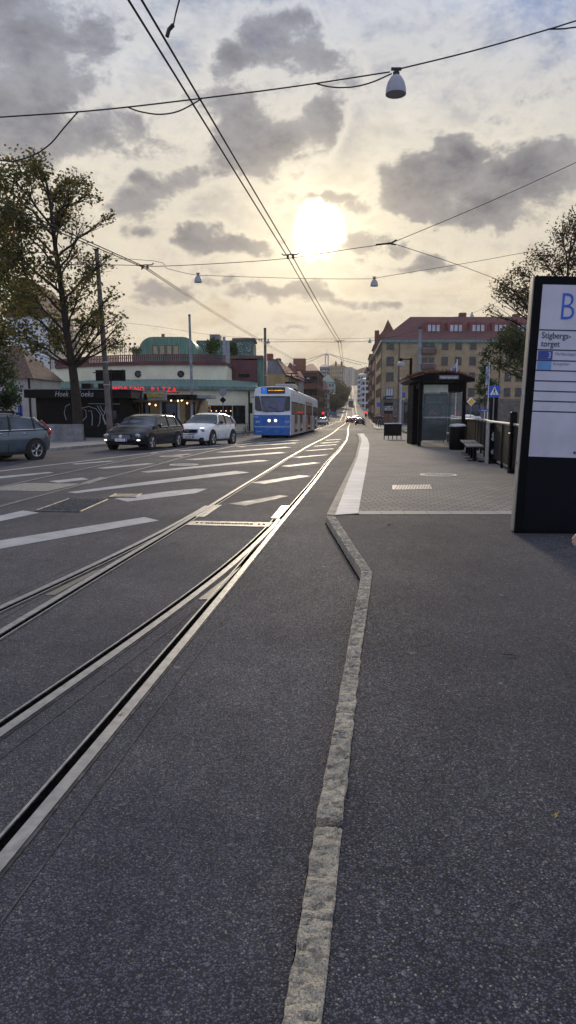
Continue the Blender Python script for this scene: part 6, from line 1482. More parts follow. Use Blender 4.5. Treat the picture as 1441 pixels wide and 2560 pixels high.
for a_, b_ in ((322, 345), (348, 352), (356, 373), (402, 441), (478, 486)):
    w_ = MB().box(lx2(a_), lx2(b_), .22, .297, .3 if a_ != 402 else .9, z2(1006)).build('window', M_blackmatte, K2); MB().box(lx2(a_) + .06, lx2(b_) - .06, .20, .218, .4 if a_ != 402 else 1.0, z2(1008)).build('pane', M_glass, w_)
for a_ in (398, 443, 476): MB().box(lx2(a_), lx2(a_ + 5), .18, .296, 0, z2(1001)).build('post', M_palegrey, K2)
MB().box(lx2(462), lx2(474), .2, .296, .1, z2(1008)).build('door', M_brownframe, K2)
mb = MB(); mb.add([(lx2(487), -.5, z2(1050)), (lx2(496), -.5, z2(1030)), (lx2(506), -.5, z2(1000)), (lx2(500), -.5, z2(1000))], [(0, 1, 2, 3)]); mb.tube([(lx2(490), -.5, z2(1045)), (lx2(505), -.5, z2(1002))], .08, 4); mb.build('strut', M_brownframe, K2)
for i, (px, py) in enumerate(((376, 1010), (391, 1013), (430, 1001), (456, 1001), (461, 998), (447, 1002), (470, 1008))):
    mb = MB(); mb.ball((lx2(px), -.3, z2(py)), .055, .055, .07, 8, 6); mb.build('bulb', emis('kiosk_bulb', (1, .72, .38), 3.5), K2)
sg = MB().box(lx2(351), lx2(369), -1.42, -1.3, z2(999), z2(981)).build('sign_panel', M_grey, K2); text('NB', .36, M_white, sg, FRONT(lx2(360), -1.425, z2(990)), bold=.01)
s3_ = thing('kiosk_sign', 'grey box sign with yellow letters over the kiosk corner', 'sign', A(372, 988, 48.4), R(-14))
Ws = A(414, 988, 48.4).x - s3_.location.x
MB().box(-.1, Ws + .1, 0, .25, -.36, .32).build('sign_box', M_greyrender, s3_); text('ilCHIOSCO', .42, pm('yellow_letter', (.55, .45, .06), .5), s3_, FRONT(Ws * .44, -.03, 0), sx=.62, bold=.012, extrude=.02)
# low concrete wall, dark board sign on pole
qa, qb = A(112, 1093, 36.6), A(205, 1097, 36.6); t = tag(MB().box(qa.x - 2.2, qb.x, 36.6, 37.0, zr(36.6), A(200, 1061, 36.6).z).build('concrete_wall', M_concrete), 'low grey concrete wall at the foot of the big tree', 'wall')
q = A(240, 952, 44); q2 = A(313, 925, 44); t = thing('board_sign', 'dark back of a rectangular sign board fixed across the tall pole', 'sign', (q.x, 44, q.z))
Wb_ = q2.x - q.x; MB().box(0, Wb_, 0, .12, 0, q2.z - q.z).build('panel', M_blackmatte, t)
mb = MB(); mb.box(-.15, Wb_ * .6, -.1, -.002, (q2.z - q.z) * .72, (q2.z - q.z) * .8)
for k in (.52, .92): mb.box(Wb_ * k, Wb_ * k + .05, -.06, -.002, -.05, q2.z - q.z + .05)
mb.tube([(Wb_ * .5, .06, 0), (Wb_ * .5, .06, -(q.z - zr(44)))], .05, 6); mb.build('bracket', M_plastic, t)
# round sign and diamond sign on a post, left of tram
q = A(559, 1085, 58); t = thing('traffic_sign', 'backs of a round and a diamond traffic sign on one post', 'traffic sign', (q.x, 58, zr(58)))
zt_ = lambda py: A(560, py, 58).z - zr(58)
mb = MB(); mb.tube([(0, .05, 0), (0, .05, zt_(972))], .035, 6); mb.build('post', M_grey, t)
mb = MB(); mb.lathe([(.33, 0), (.33, .03)], 20, Matrix.Translation((0, 0, zt_(980.5))) @ Matrix.Rotation(R(90), 4, 'X')); mb.build('sign_plate', M_grey, t)
mb = MB(); mb.box(-.2, .2, -.03, 0, -.2, .2, Matrix.Translation((0, 0, zt_(1000))) @ Matrix.Rotation(R(45), 4, 'Y')); mb.build('sign_plate', M_black, t)
q = A(523, 1070, 56); t = thing('traffic_sign', 'yellow edged no parking sign behind the white car roof', 'traffic sign', (q.x, 56, zr(56)))
z5 = lambda py: A(523, py, 56).z - zr(56)
mb = MB(); mb.tube([(0, .05, 0), (0, .05, z5(1014))], .035, 6); mb.build('post', M_grey, t)
MB().box(-.12, .17, -.02, .02, z5(1026), z5(1014)).build('sign_plate', M_yellow, t)
mb = MB(); mb.lathe([(.105, 0), (.105, .01)], 16, Matrix.Translation((.025, -.022, z5(1020))) @ Matrix.Rotation(R(90), 4, 'X')); mb.build('no_parking_disc', M_signblue, t); MB().box(-.36, -.14, -.02, .02, z5(1027), z5(1015)).build('sign_plate', M_black, t)
# old street lamp near cottage
q = A(54, 1052, 50); t = thing('street_lamp', 'small old lantern on a dark post before the cottage wall', 'street lamp', (q.x, 50, zr(50) + .1)); z6 = lambda py: A(54, py, 50).z - zr(50) - .1
mb = MB(); mb.tube([(0, 0, 0), (0, 0, z6(1010))], .05, 6, .035); mb.build('post', M_black, t)
mb = MB(); mb.lathe([(.09, z6(1010)), (.16, z6(1002)), (.16, z6(1001))], 6); mb.build('lantern_glass', M_palegrey, t); mb = MB(); mb.lathe([(.19, z6(1001)), (.06, z6(997)), (.02, z6(994))], 6); mb.build('lantern_roof', M_black, t)
q = A(50, 1050, 52); t = tag(MB().box(q.x - .1, q.x + .22, 52, 52.1, zr(52), A(50, 1013, 52).z).build('banner_panel', M_signblue), 'small blue panel beside the old lantern', 'sign')
# scooter leaning at wall beside the tram
q = A(616, 1078, 57); t = thing('parked_bicycle', 'dark bicycle leaning at the cream wall just left of the tram', 'bicycle', (q.x, 57, zr(57)), R(75))
for x_ in (-.52, .52):
    mb = MB(); mb.tube([(x_ + .33 * math.cos(a), 0, .34 + .33 * math.sin(a)) for a in [2 * PI * k / 18 for k in range(19)]], .022, 5); mb.build('wheel', M_rubber, t)
mb = MB(); mb.tube([(-.52, 0, .34), (-.1, 0, .32), (.3, 0, .8), (-.2, 0, .82), (-.1, 0, .32)], .02, 5); mb.tube([(.52, 0, .34), (.3, 0, .95)], .02, 5); mb.tube([(-.52, 0, .34), (-.2, 0, .82), (-.22, 0, .95)], .018, 5); mb.build('bicycle_frame', M_black, t)
mb = MB(); mb.tube([(.3, -.28, .98), (.28, 0, .96), (.3, .28, .98)], .016, 5); mb.build('handlebar', M_black, t); mb = MB(); mb.ball((-.23, 0, .97), .13, .07, .04, 8, 5); mb.build('saddle', M_black, t)

# ------------------------------------------------------------ bus shelter
SY = 30.0; zs = zr(SY) + KH; X1 = A(1050, 1050, SY).x; X2 = A(1157, 1050, SY).x; sh = thing('bus_shelter', 'black glass bus shelter with a planted curved roof on the platform', 'bus shelter', (X1, SY, zs), R(-4.5))
Ws = X2 - X1; Hs = A(1050, 955, SY).z - zs; Ls = 4.0
for i, (x, y) in enumerate(((0, 0), (Ws, 0), (0, Ls), (Ws, Ls), (.55, Ls + .3))): MB().box(x - .07, x + .07, y - .07, y + .07, 0, Hs).build('post', M_black, sh)
MB().box(.09, Ws - .09, -.015, .015, .12, Hs - .45).build('end_glass', None, sh)
gl = bpy.data.materials.new('clear_glass'); gl.use_nodes = True; b = gl.node_tree.nodes['Principled BSDF']; g_ = NT(gl.node_tree)
b.inputs['Base Color'].default_value = (.16, .20, .19, 1); b.inputs['Roughness'].default_value = .05; b.inputs['Alpha'].default_value = .34; b.inputs['Specular IOR Level'].default_value = .6
g_.l.new(g_.mr(g_.noise(g_.n.new('ShaderNodeTexCoord').outputs['Object'], 2.5, 5, .6), .35, .75, .16, .34), b.inputs['Alpha'])
[o for o in sh.children if o.name.startswith('end_glass')][0].data.materials.append(gl)
MB().box(Ws - .015, Ws + .015, .1, Ls - .1, .12, Hs - .45).build('back_glass', gl, sh)
mb = MB(); mb.box(.09, Ws - .09, -.03, .03, Hs - .42, Hs - .02); mb.box(-.03, .03, .09, Ls - .09, Hs - .25, Hs - .02); mb.box(Ws - .03, Ws + .03, .09, Ls - .09, Hs - .42, Hs - .02); mb.build('header_beam', M_black, sh)
MB().box(.12, Ws * .62, -.045, -.031, Hs - .44, Hs - .12).build('sign_strip', pm('pale_strip', (.42, .44, .34), .5), sh)
pc = MB().box(.14, Ws * .63, .05, .22, .25, Hs - .5).build('poster_case', M_black, sh)
ps = MB().box(.22, Ws * .60, .035, .049, .95, Hs - .62).build('poster', pm('poster_dark', (.02, .025, .03), .3, var=.3, vs=2), pc)
text('Stigbergstorget', .13, M_greyroof, ps, FRONT(Ws * .34, .03, Hs - .85), sx=.9); text('Hållplats B', .10, M_greyroof, ps, FRONT(Ws * .34, .03, Hs - 1.05)) if 0 else None
mb = MB(); r3 = random.Random(8)
for k in range(26): x = r3.uniform(.3, Ws * .56); z = r3.uniform(1.05, 1.5); mb.box(x, x + r3.uniform(.05, .14), .024 - k * .0003, .034, z, z + r3.uniform(.03, .1))
tag(mb.build('poster_picture', pm('poster_red', (.22, .03, .03), .4, var=.5, vs=5, col2=(.05, .05, .02)), ps))
mb = MB()
for k in range(34): mb.box(.16 + k * .05, .185 + k * .05, -.022, -.0155, 1.22, 1.28)
tag(mb.build('glass_band', M_palegrey, sh))
MB().box(1.3, Ws - .15, 1.2, 3.6, .46, .50).build('seat', M_wood, sh); mb = MB(); mb.box(1.5, 1.56, 1.4, 1.46, 0, .46); mb.box(1.5, 1.56, 3.3, 3.36, 0, .46); mb.build('seat_frame', M_black, sh)
# curved roof
rl = MB(); ringr = []
xr_ = [-.55, -.35, 0, .5, 1.0, 1.5, Ws, Ws + .35]
for y in (-.45, Ls + .5):
    zc = lambda x: Hs + .10 + .30 * (1 - ((x - Ws * .45) / (Ws * .75)) ** 2)
    ringr.append([Vector((x, y, zc(x))) for x in xr_] + [Vector((x, y, Hs + .0 + .0 * x)) for x in (Ws + .33, Ws * .5, -.33)])
rl.loft(ringr); rl.build('roof', M_black, sh)
fasc = MB().box(Ws * .38, Ws * .82, -.47, -.452, Hs + .10, Hs + .26).build('roof_sign', M_greyroof, sh)
text('Stigbergstorget', .13, M_white, fasc, FRONT(Ws * .6, -.474, Hs + .18), sx=.9)
mb = MB(); r3 = random.Random(5)
for k in range(2600):
    x = r3.uniform(-.62, Ws + .3) if r3.random() < .7 else r3.uniform(-.65, .2); y = r3.uniform(-.5, Ls + .5) if r3.random() < .6 else r3.uniform(-.5, -.2); z = zc(min(max(x, -.5), Ws + .3)) + abs(r3.gauss(0, .05)) + (.05 if x < .1 else 0)
    a = Vector((r3.gauss(0, 1), r3.gauss(0, 1), r3.gauss(0, 1))).normalized(); b_ = a.orthogonal().normalized(); s = r3.uniform(.015, .045); p_ = Vector((x, y, z)); mb.add([p_ - a * s, p_ + b_ * s, p_ + a * s, p_ - b_ * s], [(0, 1, 2, 3)])
tag(mb.build('sedum', leafmat('sedum', (.10, .05, .035), (.22, .08, .06), (.14, .12, .04)), sh), kind='stuff')
# dark advertising slab beside it
q = A(1040, 1098, 31.8); tag(MB().bbox(q.x - .18, q.x + .14, 31.8, 33.2, zr(32) + KH, A(1040, 962, 31.8).z, .03).build('info_column', M_black), 'narrow black advertising slab standing against the shelter', 'advertising column')
# litter bin, benches, fence
q = A(1143, 1111, 26.7); t = thing('litter_bin', 'round dark litter bin with pale lid right of the shelter', 'bin', (q.x, 26.7, zr(26.7) + KH))
mb = MB(); mb.lathe([(.26, 0), (.30, .05), (.31, .85), (.28, .9)], 18); mb.build('bin_body', M_black, t, True); mb = MB(); mb.lathe([(.33, .90), (.33, .94), (.25, 1.0), (.02, 1.02)], 18); mb.build('lid', M_galv, t, True)
def bench(px, py, Y, rz, label, L_=1.6):
    q = A(px, py, Y); t = thing('bench', label, 'bench', (q.x, Y, zr(Y) + KH), rz, 'backless benches along the fence')
    mb = MB()
    for k in range(4): mb.bbox(-.24 + k * .125, -.24 + k * .125 + .105, -L_ / 2, L_ / 2, .42, .46, .006)
    mb.build('seat', M_wood, t)
    for y in (-L_ * .38, L_ * .38):
        mb = MB(); mb.box(-.22, .22, y - .03, y + .03, .375, .418); mb.box(-.05, .05, y - .05, y + .05, 0, .374); mb.box(-.2, .2, y - .06, y + .06, 0, .02); mb.build('leg', M_black, t)
    mb = MB(); mb.box(-.03, .03, -L_ * .38, L_ * .38, .33, .372); mb.build('beam', M_black, t); return t
bench(1172, 1110, 23.4, R(-11), 'far wooden slat bench beside the litter bin', 1.7)
bench(1184, 1125, 20.8, R(-11), 'nearer wooden slat bench before the dark fence', 1.5)
# fence
F0, F1, F2 = Vector((A(1300, 1100, 15.6).x, 15.6, 0)), Vector((A(1225, 1090, 20.0).x, 20.0, 0)), Vector((A(1190, 1080, 28.0).x, 28.0, 0)); F3 = Vector((A(1135, 1060, 31).x + .6, 31.0, 0))
fn = thing('platform_fence', 'dark panelled fence with pale top rail along the back of the platform', 'fence', (0, 0, 0))
pts = [Vector((A(1420, 1100, 11).x, 11, 0)), F0, F1, F2, F3, Vector((F3.x + .4, 40, 0))]
for a, b in zip(pts, pts[1:]):
    n = max(1, round((b - a).length / 2.2))
    for k in range(n):
        p, q = a.lerp(b, k / n), a.lerp(b, (k + 1) / n); zp, zq = zr(p.y) + KH, zr(q.y) + KH; d = (q - p).normalized(); nr = Vector((d.y, -d.x, 0)) * .012
        mb = MB(); lo, hi = .16, 1.12
        mb.add([p - nr + Vector((0, 0, zp + lo)), q - nr + Vector((0, 0, zq + lo)), q - nr + Vector((0, 0, zq + hi)), p - nr + Vector((0, 0, zp + hi)), p + nr + Vector((0, 0, zp + lo)), q + nr + Vector((0, 0, zq + lo)), q + nr + Vector((0, 0, zq + hi)), p + nr + Vector((0, 0, zp + hi))], [(3, 2, 1, 0), (4, 5, 6, 7), (0, 1, 5, 4), (1, 2, 6, 5), (2, 3, 7, 6), (3, 0, 4, 7)])
        mb.build('panel', M_blackmatte, fn)
        mb = MB(); mb.tube([p + Vector((0, 0, zp + 1.17)), q + Vector((0, 0, zq + 1.17))], .035, 8); mb.build('top_rail', M_galv, fn)
        mb = MB(); mb.tube([p + Vector((0, 0, zp)), p + Vector((0, 0, zp + 1.14))], .035, 8); mb.build('post', M_black, fn)
mb = MB()
for a, b in zip(pts[:4], pts[1:4]): mb.tube([a + Vector((.15, 0, zr(a.y) + KH + .06)), b + Vector((.15, 0, zr(b.y) + KH + .06))], .06, 4)
mb.build('base_kerb', M_kerb2, fn)
q = A(1278, 1178, 16.4); t = thing('bollard_post', 'thick black square post standing before the fence beside the stop sign', 'post', (q.x, 16.4, zr(16.4) + KH)); mb = MB(); mb.bbox(-.07, .07, -.07, .07, 0, 1.47, .01); mb.build('shaft', M_black, t); mb = MB(); mb.bbox(-.085, .085, -.085, .085, .92, .97, .008); mb.build('collar', M_black, t)
q = A(1233, 1157, 19.2); t = thing('utility_box', 'narrow black box with torn white stickers before the fence', 'utility box', (q.x, 19.2, zr(19) + KH)); mb = MB(); mb.bbox(-.13, .13, 0, .3, 0, 1.14, .012); mb.build('cabinet', M_black, t)
MB().box(-.150, -.132, .0, .3, .0, 1.16).build('side_panel', M_galv, t); MB().box(-.165, .13, 0, .3, 1.145, 1.165).build('top', M_galv, t)
for z, w_, h in ((.82, .13, .16), (.70, .16, .10), (.34, .15, .12)):
    mb = MB(); pp = [(r3.uniform(.8, 1.1) * math.cos(a) * w_ * .6, z + r3.uniform(.7, 1.1) * math.sin(a) * h * .6) for a in [2 * PI * k / 9 for k in range(9)]]; mb.prism(pp, lambda x, zz: (x, -.004, zz), lambda x, zz: (x, -.001, zz)); mb.build('sticker', M_palegrey, t)
q = A(1207, 1146, 19.8); tag(MB().box(q.x - .12, q.x + .1, 19.75, 19.85, zr(19.8) + KH + .005, zr(19.8) + KH + .04).build('ground_bracket', M_plastic), 'small dark bracket on the paving left of the stickered box', 'bracket')
# barrier panel and lamp post
q = A(961, 1085, 41); q2 = A(1009, 1085, 40.2); zb_ = zr(41) + KH; t = thing('barrier', 'short black panel barrier with white top rail at the platform end', 'barrier', (q.x, 41, zb_)); Wb_ = q2.x - q.x
MB().box(0, Wb_, -.02, .02, .22, .92).build('panel', M_blackmatte, t); mb = MB(); mb.tube([(0, 0, .95), (Wb_, -.3 * 0, .97)], .03, 6); mb.build('top_rail', M_white, t)
for k in range(5): mb = MB(); mb.tube([(Wb_ * k / 4, 0, 0), (Wb_ * k / 4, 0, .9)], .025, 6); mb.build('leg', M_black, t)
q = A(1023, 1088, 39); zb_ = zr(39) + KH; t = thing('street_lamp', 'black lamp post with short arm and white dome lamp before the brick house', 'street lamp', (q.x, 39, zb_)); zq_ = lambda py: A(1020, py, 39).z - zb_
mb = MB(); mb.bbox(-.07, .07, -.07, .07, 0, zq_(895), .01); mb.build('post', M_black, t)
xa_ = A(1002, 900, 39).x - q.x + .02; MB().box(xa_, -.071, -.03, .03, zq_(899.5), zq_(897)).build('arm', M_black, t)
mb = MB(); M = Matrix.Translation((xa_, 0, zq_(914.5))); mb.lathe([(.24, 0), (.23, .08), (.16, .20), (.08, .26)], 18, M); mb.build('lamp_shade', M_lamp, t, True); mb = MB(); mb.lathe([(.09, .255), (.09, .42)], 10, M); mb.build('lamp_socket', M_black, t)
# signs beyond the fence
def post_sign(name, label, px, py_top, Y, make, r=.03, mat=M_grey, pyb=None):
    q = A(px, py_top, Y); t = thing(name, label, 'traffic sign', (q.x, Y, zr(Y) + .1)); h = q.z - zr(Y) - .1
    mb = MB(); mb.tube([(0, .04, 0), (0, .04, h)], r, 7); mb.build('post', mat, t); make(t, h); return t
def ped(t, h):
    p_ = MB().box(-.31, .31, -.015, .012, h - .66, h).build('sign_plate', M_signblue, t)
    mb = MB(); mb.prism([(-.25, h - .52), (.25, h - .52), (0, h - .05)], lambda x, z: (x, -.022, z), lambda x, z: (x, -.016, z)); mb.build('white_triangle', M_white, p_)
    mb = MB(); Q = lambda pts, r_: mb.tube([(x, -.026, h - .52 + z) for x, z in pts], r_, 5)
    Q([(0, .31), (-.005, .20)], .030); mb.ball((.005, -.026, h - .52 + .355), .028, .006, .03, 8, 6); Q([(0, .20), (-.06, .11), (-.09, .02)], .016); Q([(0, .20), (.05, .12), (.09, .02)], .016); Q([(0, .30), (-.06, .22)], .012); Q([(0, .30), (.06, .23)], .012)
    for k in range(5): mb.box(-.19 + k * .08, -.15 + k * .08, -.025, -.0225, h - .515, h - .50)
    mb.build('walking_figure', M_black, p_)
post_sign('pedestrian_sign', 'blue square pedestrian crossing sign on a grey post behind the fence', 1237, 964, 39, ped)
tag(MB().bbox(A(1228, 1000, 41).x - .0, A(1246, 1000, 41).x, 41, 41.35, zr(41), A(1230, 992, 41).z, .02).build('traffic_column', M_black), 'broad black column directly behind the pedestrian crossing sign', 'column')
def dia(t, h):
    M = Matrix.Translation((0, 0, h - .37)) @ Matrix.Rotation(R(45), 4, 'Y'); p_ = MB(M).box(-.26, .26, -.015, .01, -.26, .26).build('sign_plate', M_white, t); MB(M).box(-.2, .2, -.022, -.016, -.2, .2).build('yellow_field', M_yellow, p_)
post_sign('priority_sign', 'yellow and white diamond priority road sign right of the shelter', 1179, 993, 58, dia)
def stn(t, h):
    MB().box(-.5, .5, -.015, .01, h - .2, h + .02).build('sign_plate', M_signblue, t); text('Bangatan', .15, M_white, t, FRONT(0, -.02, h - .09))
post_sign('street_name_sign', 'small blue street name sign on a white post behind the fence', 1213, 1023, 52, stn, mat=M_white)
def bl2(t, h): MB().box(-.3, .3, -.015, .01, h - .7, h).build('sign_plate', M_signblue, t)
post_sign('blue_sign', 'narrow blue sign on a thin pole in front of the yellow brick shop', 1010, 981, 70, lambda t, h: (MB().box(-.14, .14, -.015, .01, h - .55, h).build('sign_plate', M_signblue, t), MB().box(-.1, .1, -.015, .01, h - .75, h - .57).build('sign_plate', M_yellow, t)))
post_sign('blue_sign', 'blue sign hanging by the corner of the yellow brick house', 947, 1006, 112, bl2)
q = A(1003, 948, 66); t = thing('signal_pole', 'thin pale pole with rounded top beside the lamp post', 'pole', (q.x, 66, zr(66))); mb = MB(); mb.tube([(0, 0, 0), (0, 0, q.z - zr(66))], .13, 10, .10); mb.build('shaft', M_galv, t); mb = MB(); mb.ball((0, 0, q.z - zr(66)), .14, .14, .14, 10, 6); mb.build('knob', M_galv, t)
# flags
M_flag = pm('flag_cloth', (.45, .48, .55), .8, var=.5, vs=2.2, col2=(.03, .08, .35))
for (px, pt, pb, Y, fl, lab) in ((1138.5, 898, 1040, 60, [(-26, 906, 928)], 'white pole with a blue and white flag above the shelter roof'), (1219, 906, 1040, 70, [(-14, 910, 930), (-12, 935, 960), (-8, 975, 985)], 'white pole with blue and white banners before the brick house trees')):
    q, q2 = A(px, pb, Y), A(px, pt, Y); t = thing('flagpole', lab, 'flagpole', (q.x, Y, zr(Y)), 0, 'flagpoles')
    mb = MB(); mb.tube([(0, 0, 0), (0, 0, q2.z - zr(Y))], .05, 8, .035); mb.build('shaft', M_white, t)
    for dx, a_, b_ in fl:
        w_ = dx / (FPX / Y); za, zb2 = A(px, a_, Y).z - zr(Y), A(px, b_, Y).z - zr(Y); mb = MB(); n = 8
        for i in range(n + 1):
            u = i / n; x = w_ * u * .55; y = .12 * math.sin(u * 7); mb.v += [Vector((x, y, za - abs(w_) * .5 * u)), Vector((x + .05 * math.sin(u * 5), y + .05, zb2 - abs(w_) * .35 * u)) ]
        for i in range(n): mb.f.append((2 * i, 2 * i + 2, 2 * i + 3, 2 * i + 1))
        mb.build('flag', M_flag, t)
# signal lights
def signal(px, py, Y, label):
    q = A(px, py, Y); t = thing('traffic_light', label, 'traffic light', (q.x, Y, zr(Y)), 0, 'red traffic lights'); h = q.z - zr(Y)
    mb = MB(); mb.tube([(0, .1, 0), (0, .1, h - .3)], .06, 6); mb.build('post', M_grey, t); MB().bbox(-.16, .16, 0, .22, h - .75, h + .2, .02).build('signal_head', M_black, t)
    mb = MB(); mb.lathe([(.20, 0), (.16, .06), (.01, .08)], 14, Matrix.Translation((0, 0, h)) @ Matrix.Rotation(R(90), 4, 'X')); mb.build('red_light', emis('signal_red', (1, .02, .02), 1.6, (.5, .01, .01)), t)
signal(787, 1033, 84, 'red traffic light nearest the tail of the tram'); signal(808, 1033, 120, 'red traffic light over the silver car behind the tram'); signal(915.5, 1031, 118, 'red traffic light before the far pavement on the right'); signal(888, 979, 500, 'red traffic light high up the far hill'); signal(880.5, 989, 440, 'lower red traffic light on the far hill')
# far lamps over the street
for i, (px, py, Y, lab) in enumerate(((735, 913, 110, 'hanging lamp before the grey house gable'), (770, 946, 130, 'hanging lamp before the red brick house wall'), (792, 961, 160, 'hanging lamp at the right edge of the red brick house'), (804, 973, 200, 'hanging lamp over the small red roof'), (810, 925, 300, 'hanging lamp before the grey tower house'))):
    hanglamp(px, py + 2, Y, lab, .55 * (1 + i * .25))
# ------------------------------------------------------------ the stop sign column
TYc = 8.45; q = A(1287, 1330, TYc); zb_ = KH + zr(TYc)
TT = thing('stop_sign_column', 'tall black framed stop sign column with big letter B and lit white panel', 'bus stop sign', (q.x, TYc, zb_), 0)
TT.rotation_euler = (0, R(1.7), R(-3))
Hh = A(1300, 689, 8.45).z - KH; Wt = .80
MB().bbox(0, Wt, 0, .16, 0, Hh, .006).build('housing', M_black, TT)
MB().box(-.018, -.001, .035, .14, .02, Hh - .01).build('sunlit_strip', pm('sunlit_edge', (.55, .50, .42), .4, .5, var=.1, stretch=(1, 1, .2)), TT)  # cream colour paints in the sunlight on the column's side face
mb = MB()
for z in (.52, .86, 1.72): mb.box(-.026, -.0185, .05, .12, z, z + .05)
mb.build('side_clip', M_chrome, TT)
zt_ = lambda py: A(1320, py, 8.45).z - KH
m0, m1 = .092, Wt - .045
M_panel = pm('panel_white', (.46, .45, .51), .35, var=.06, vs=1.3, coat=.3, spots=(2.2, .56, (.40, .40, .455))); M_navyline = pm('panel_navy', (.008, .015, .06), .4); M_B = pm('letter_blue', (.01, .09, .50), .4); M_darkpanel = pm('lower_panel', (.0022, .0032, .0055), .45, var=.5, vs=3, col2=(.0045, .006, .009), spec=.10)
pn = MB().box(m0, m1, -.008, -.001, zt_(1140), Hh - .10).build('panel', M_panel, TT)
MB().box(m0 + .0, m1, -.006, -.001, .05, zt_(1142)).build('lower_panel', M_darkpanel, TT)
ln = MB()
for py in (824, 873.5, 900, 925, 951, 976.5, 1001.5, 1027): ln.box(m0, m1, -.0105, -.0082, zt_(py + 1.6), zt_(py - 1.6))
ln.build('divider_lines', M_navyline, pn)
X_ = lambda px, py: m0 + (px - {825: 1350, 700: 1358}.get(py, 1350)) / 199
text('B', .46, M_B, pn, FRONT(m0 + .31, -.010, zt_(768)), 'letter', sx=.74, bold=-.006)
text('Stigbergs-', .103, M_navyline, pn, FRONT(m0 + .035, -.010, zt_(838)), align='LEFT', sx=.86); text('torget', .103, M_navyline, pn, FRONT(m0 + .035, -.010, zt_(858.5)), align='LEFT', sx=.86)
b_ = MB().box(m0 + .012, m0 + .185, -.0105, -.0083, zt_(898), zt_(876)).build('route_box', pm('route_blue', (.01, .045, .28), .4), pn); text('3', .10, M_panel, b_, FRONT(m0 + .148, -.0115, zt_(887.5)), sx=.8, extrude=.001)
MB().box(m0 + .012, m0 + .180, -.0105, -.0083, zt_(923), zt_(902)).build('route_box', pm('route_lightblue', (.10, .26, .52), .4), pn)
M_faint = pm('faint_print', (.20, .20, .30), .5)
text('Marklandsgatan', .055, M_faint, pn, FRONT(m0 + .21, -.0095, zt_(883)), align='LEFT', sx=.85, extrude=.001); text('Kungssten', .055, M_faint, pn, FRONT(m0 + .20, -.0095, zt_(907.5)), align='LEFT', sx=.85, extrude=.001)
M = FRONT(m1 - .065, -.010, zt_(1126)) @ Matrix.Rotation(R(8), 4, 'Z'); st = MB(M).box(-.058, .058, -.015, .015, 0, .003).build('sticker', M_black, pn); text('END US', .026, M_panel, st, M @ Matrix.Translation((0, 0, .0035)), extrude=.0005)
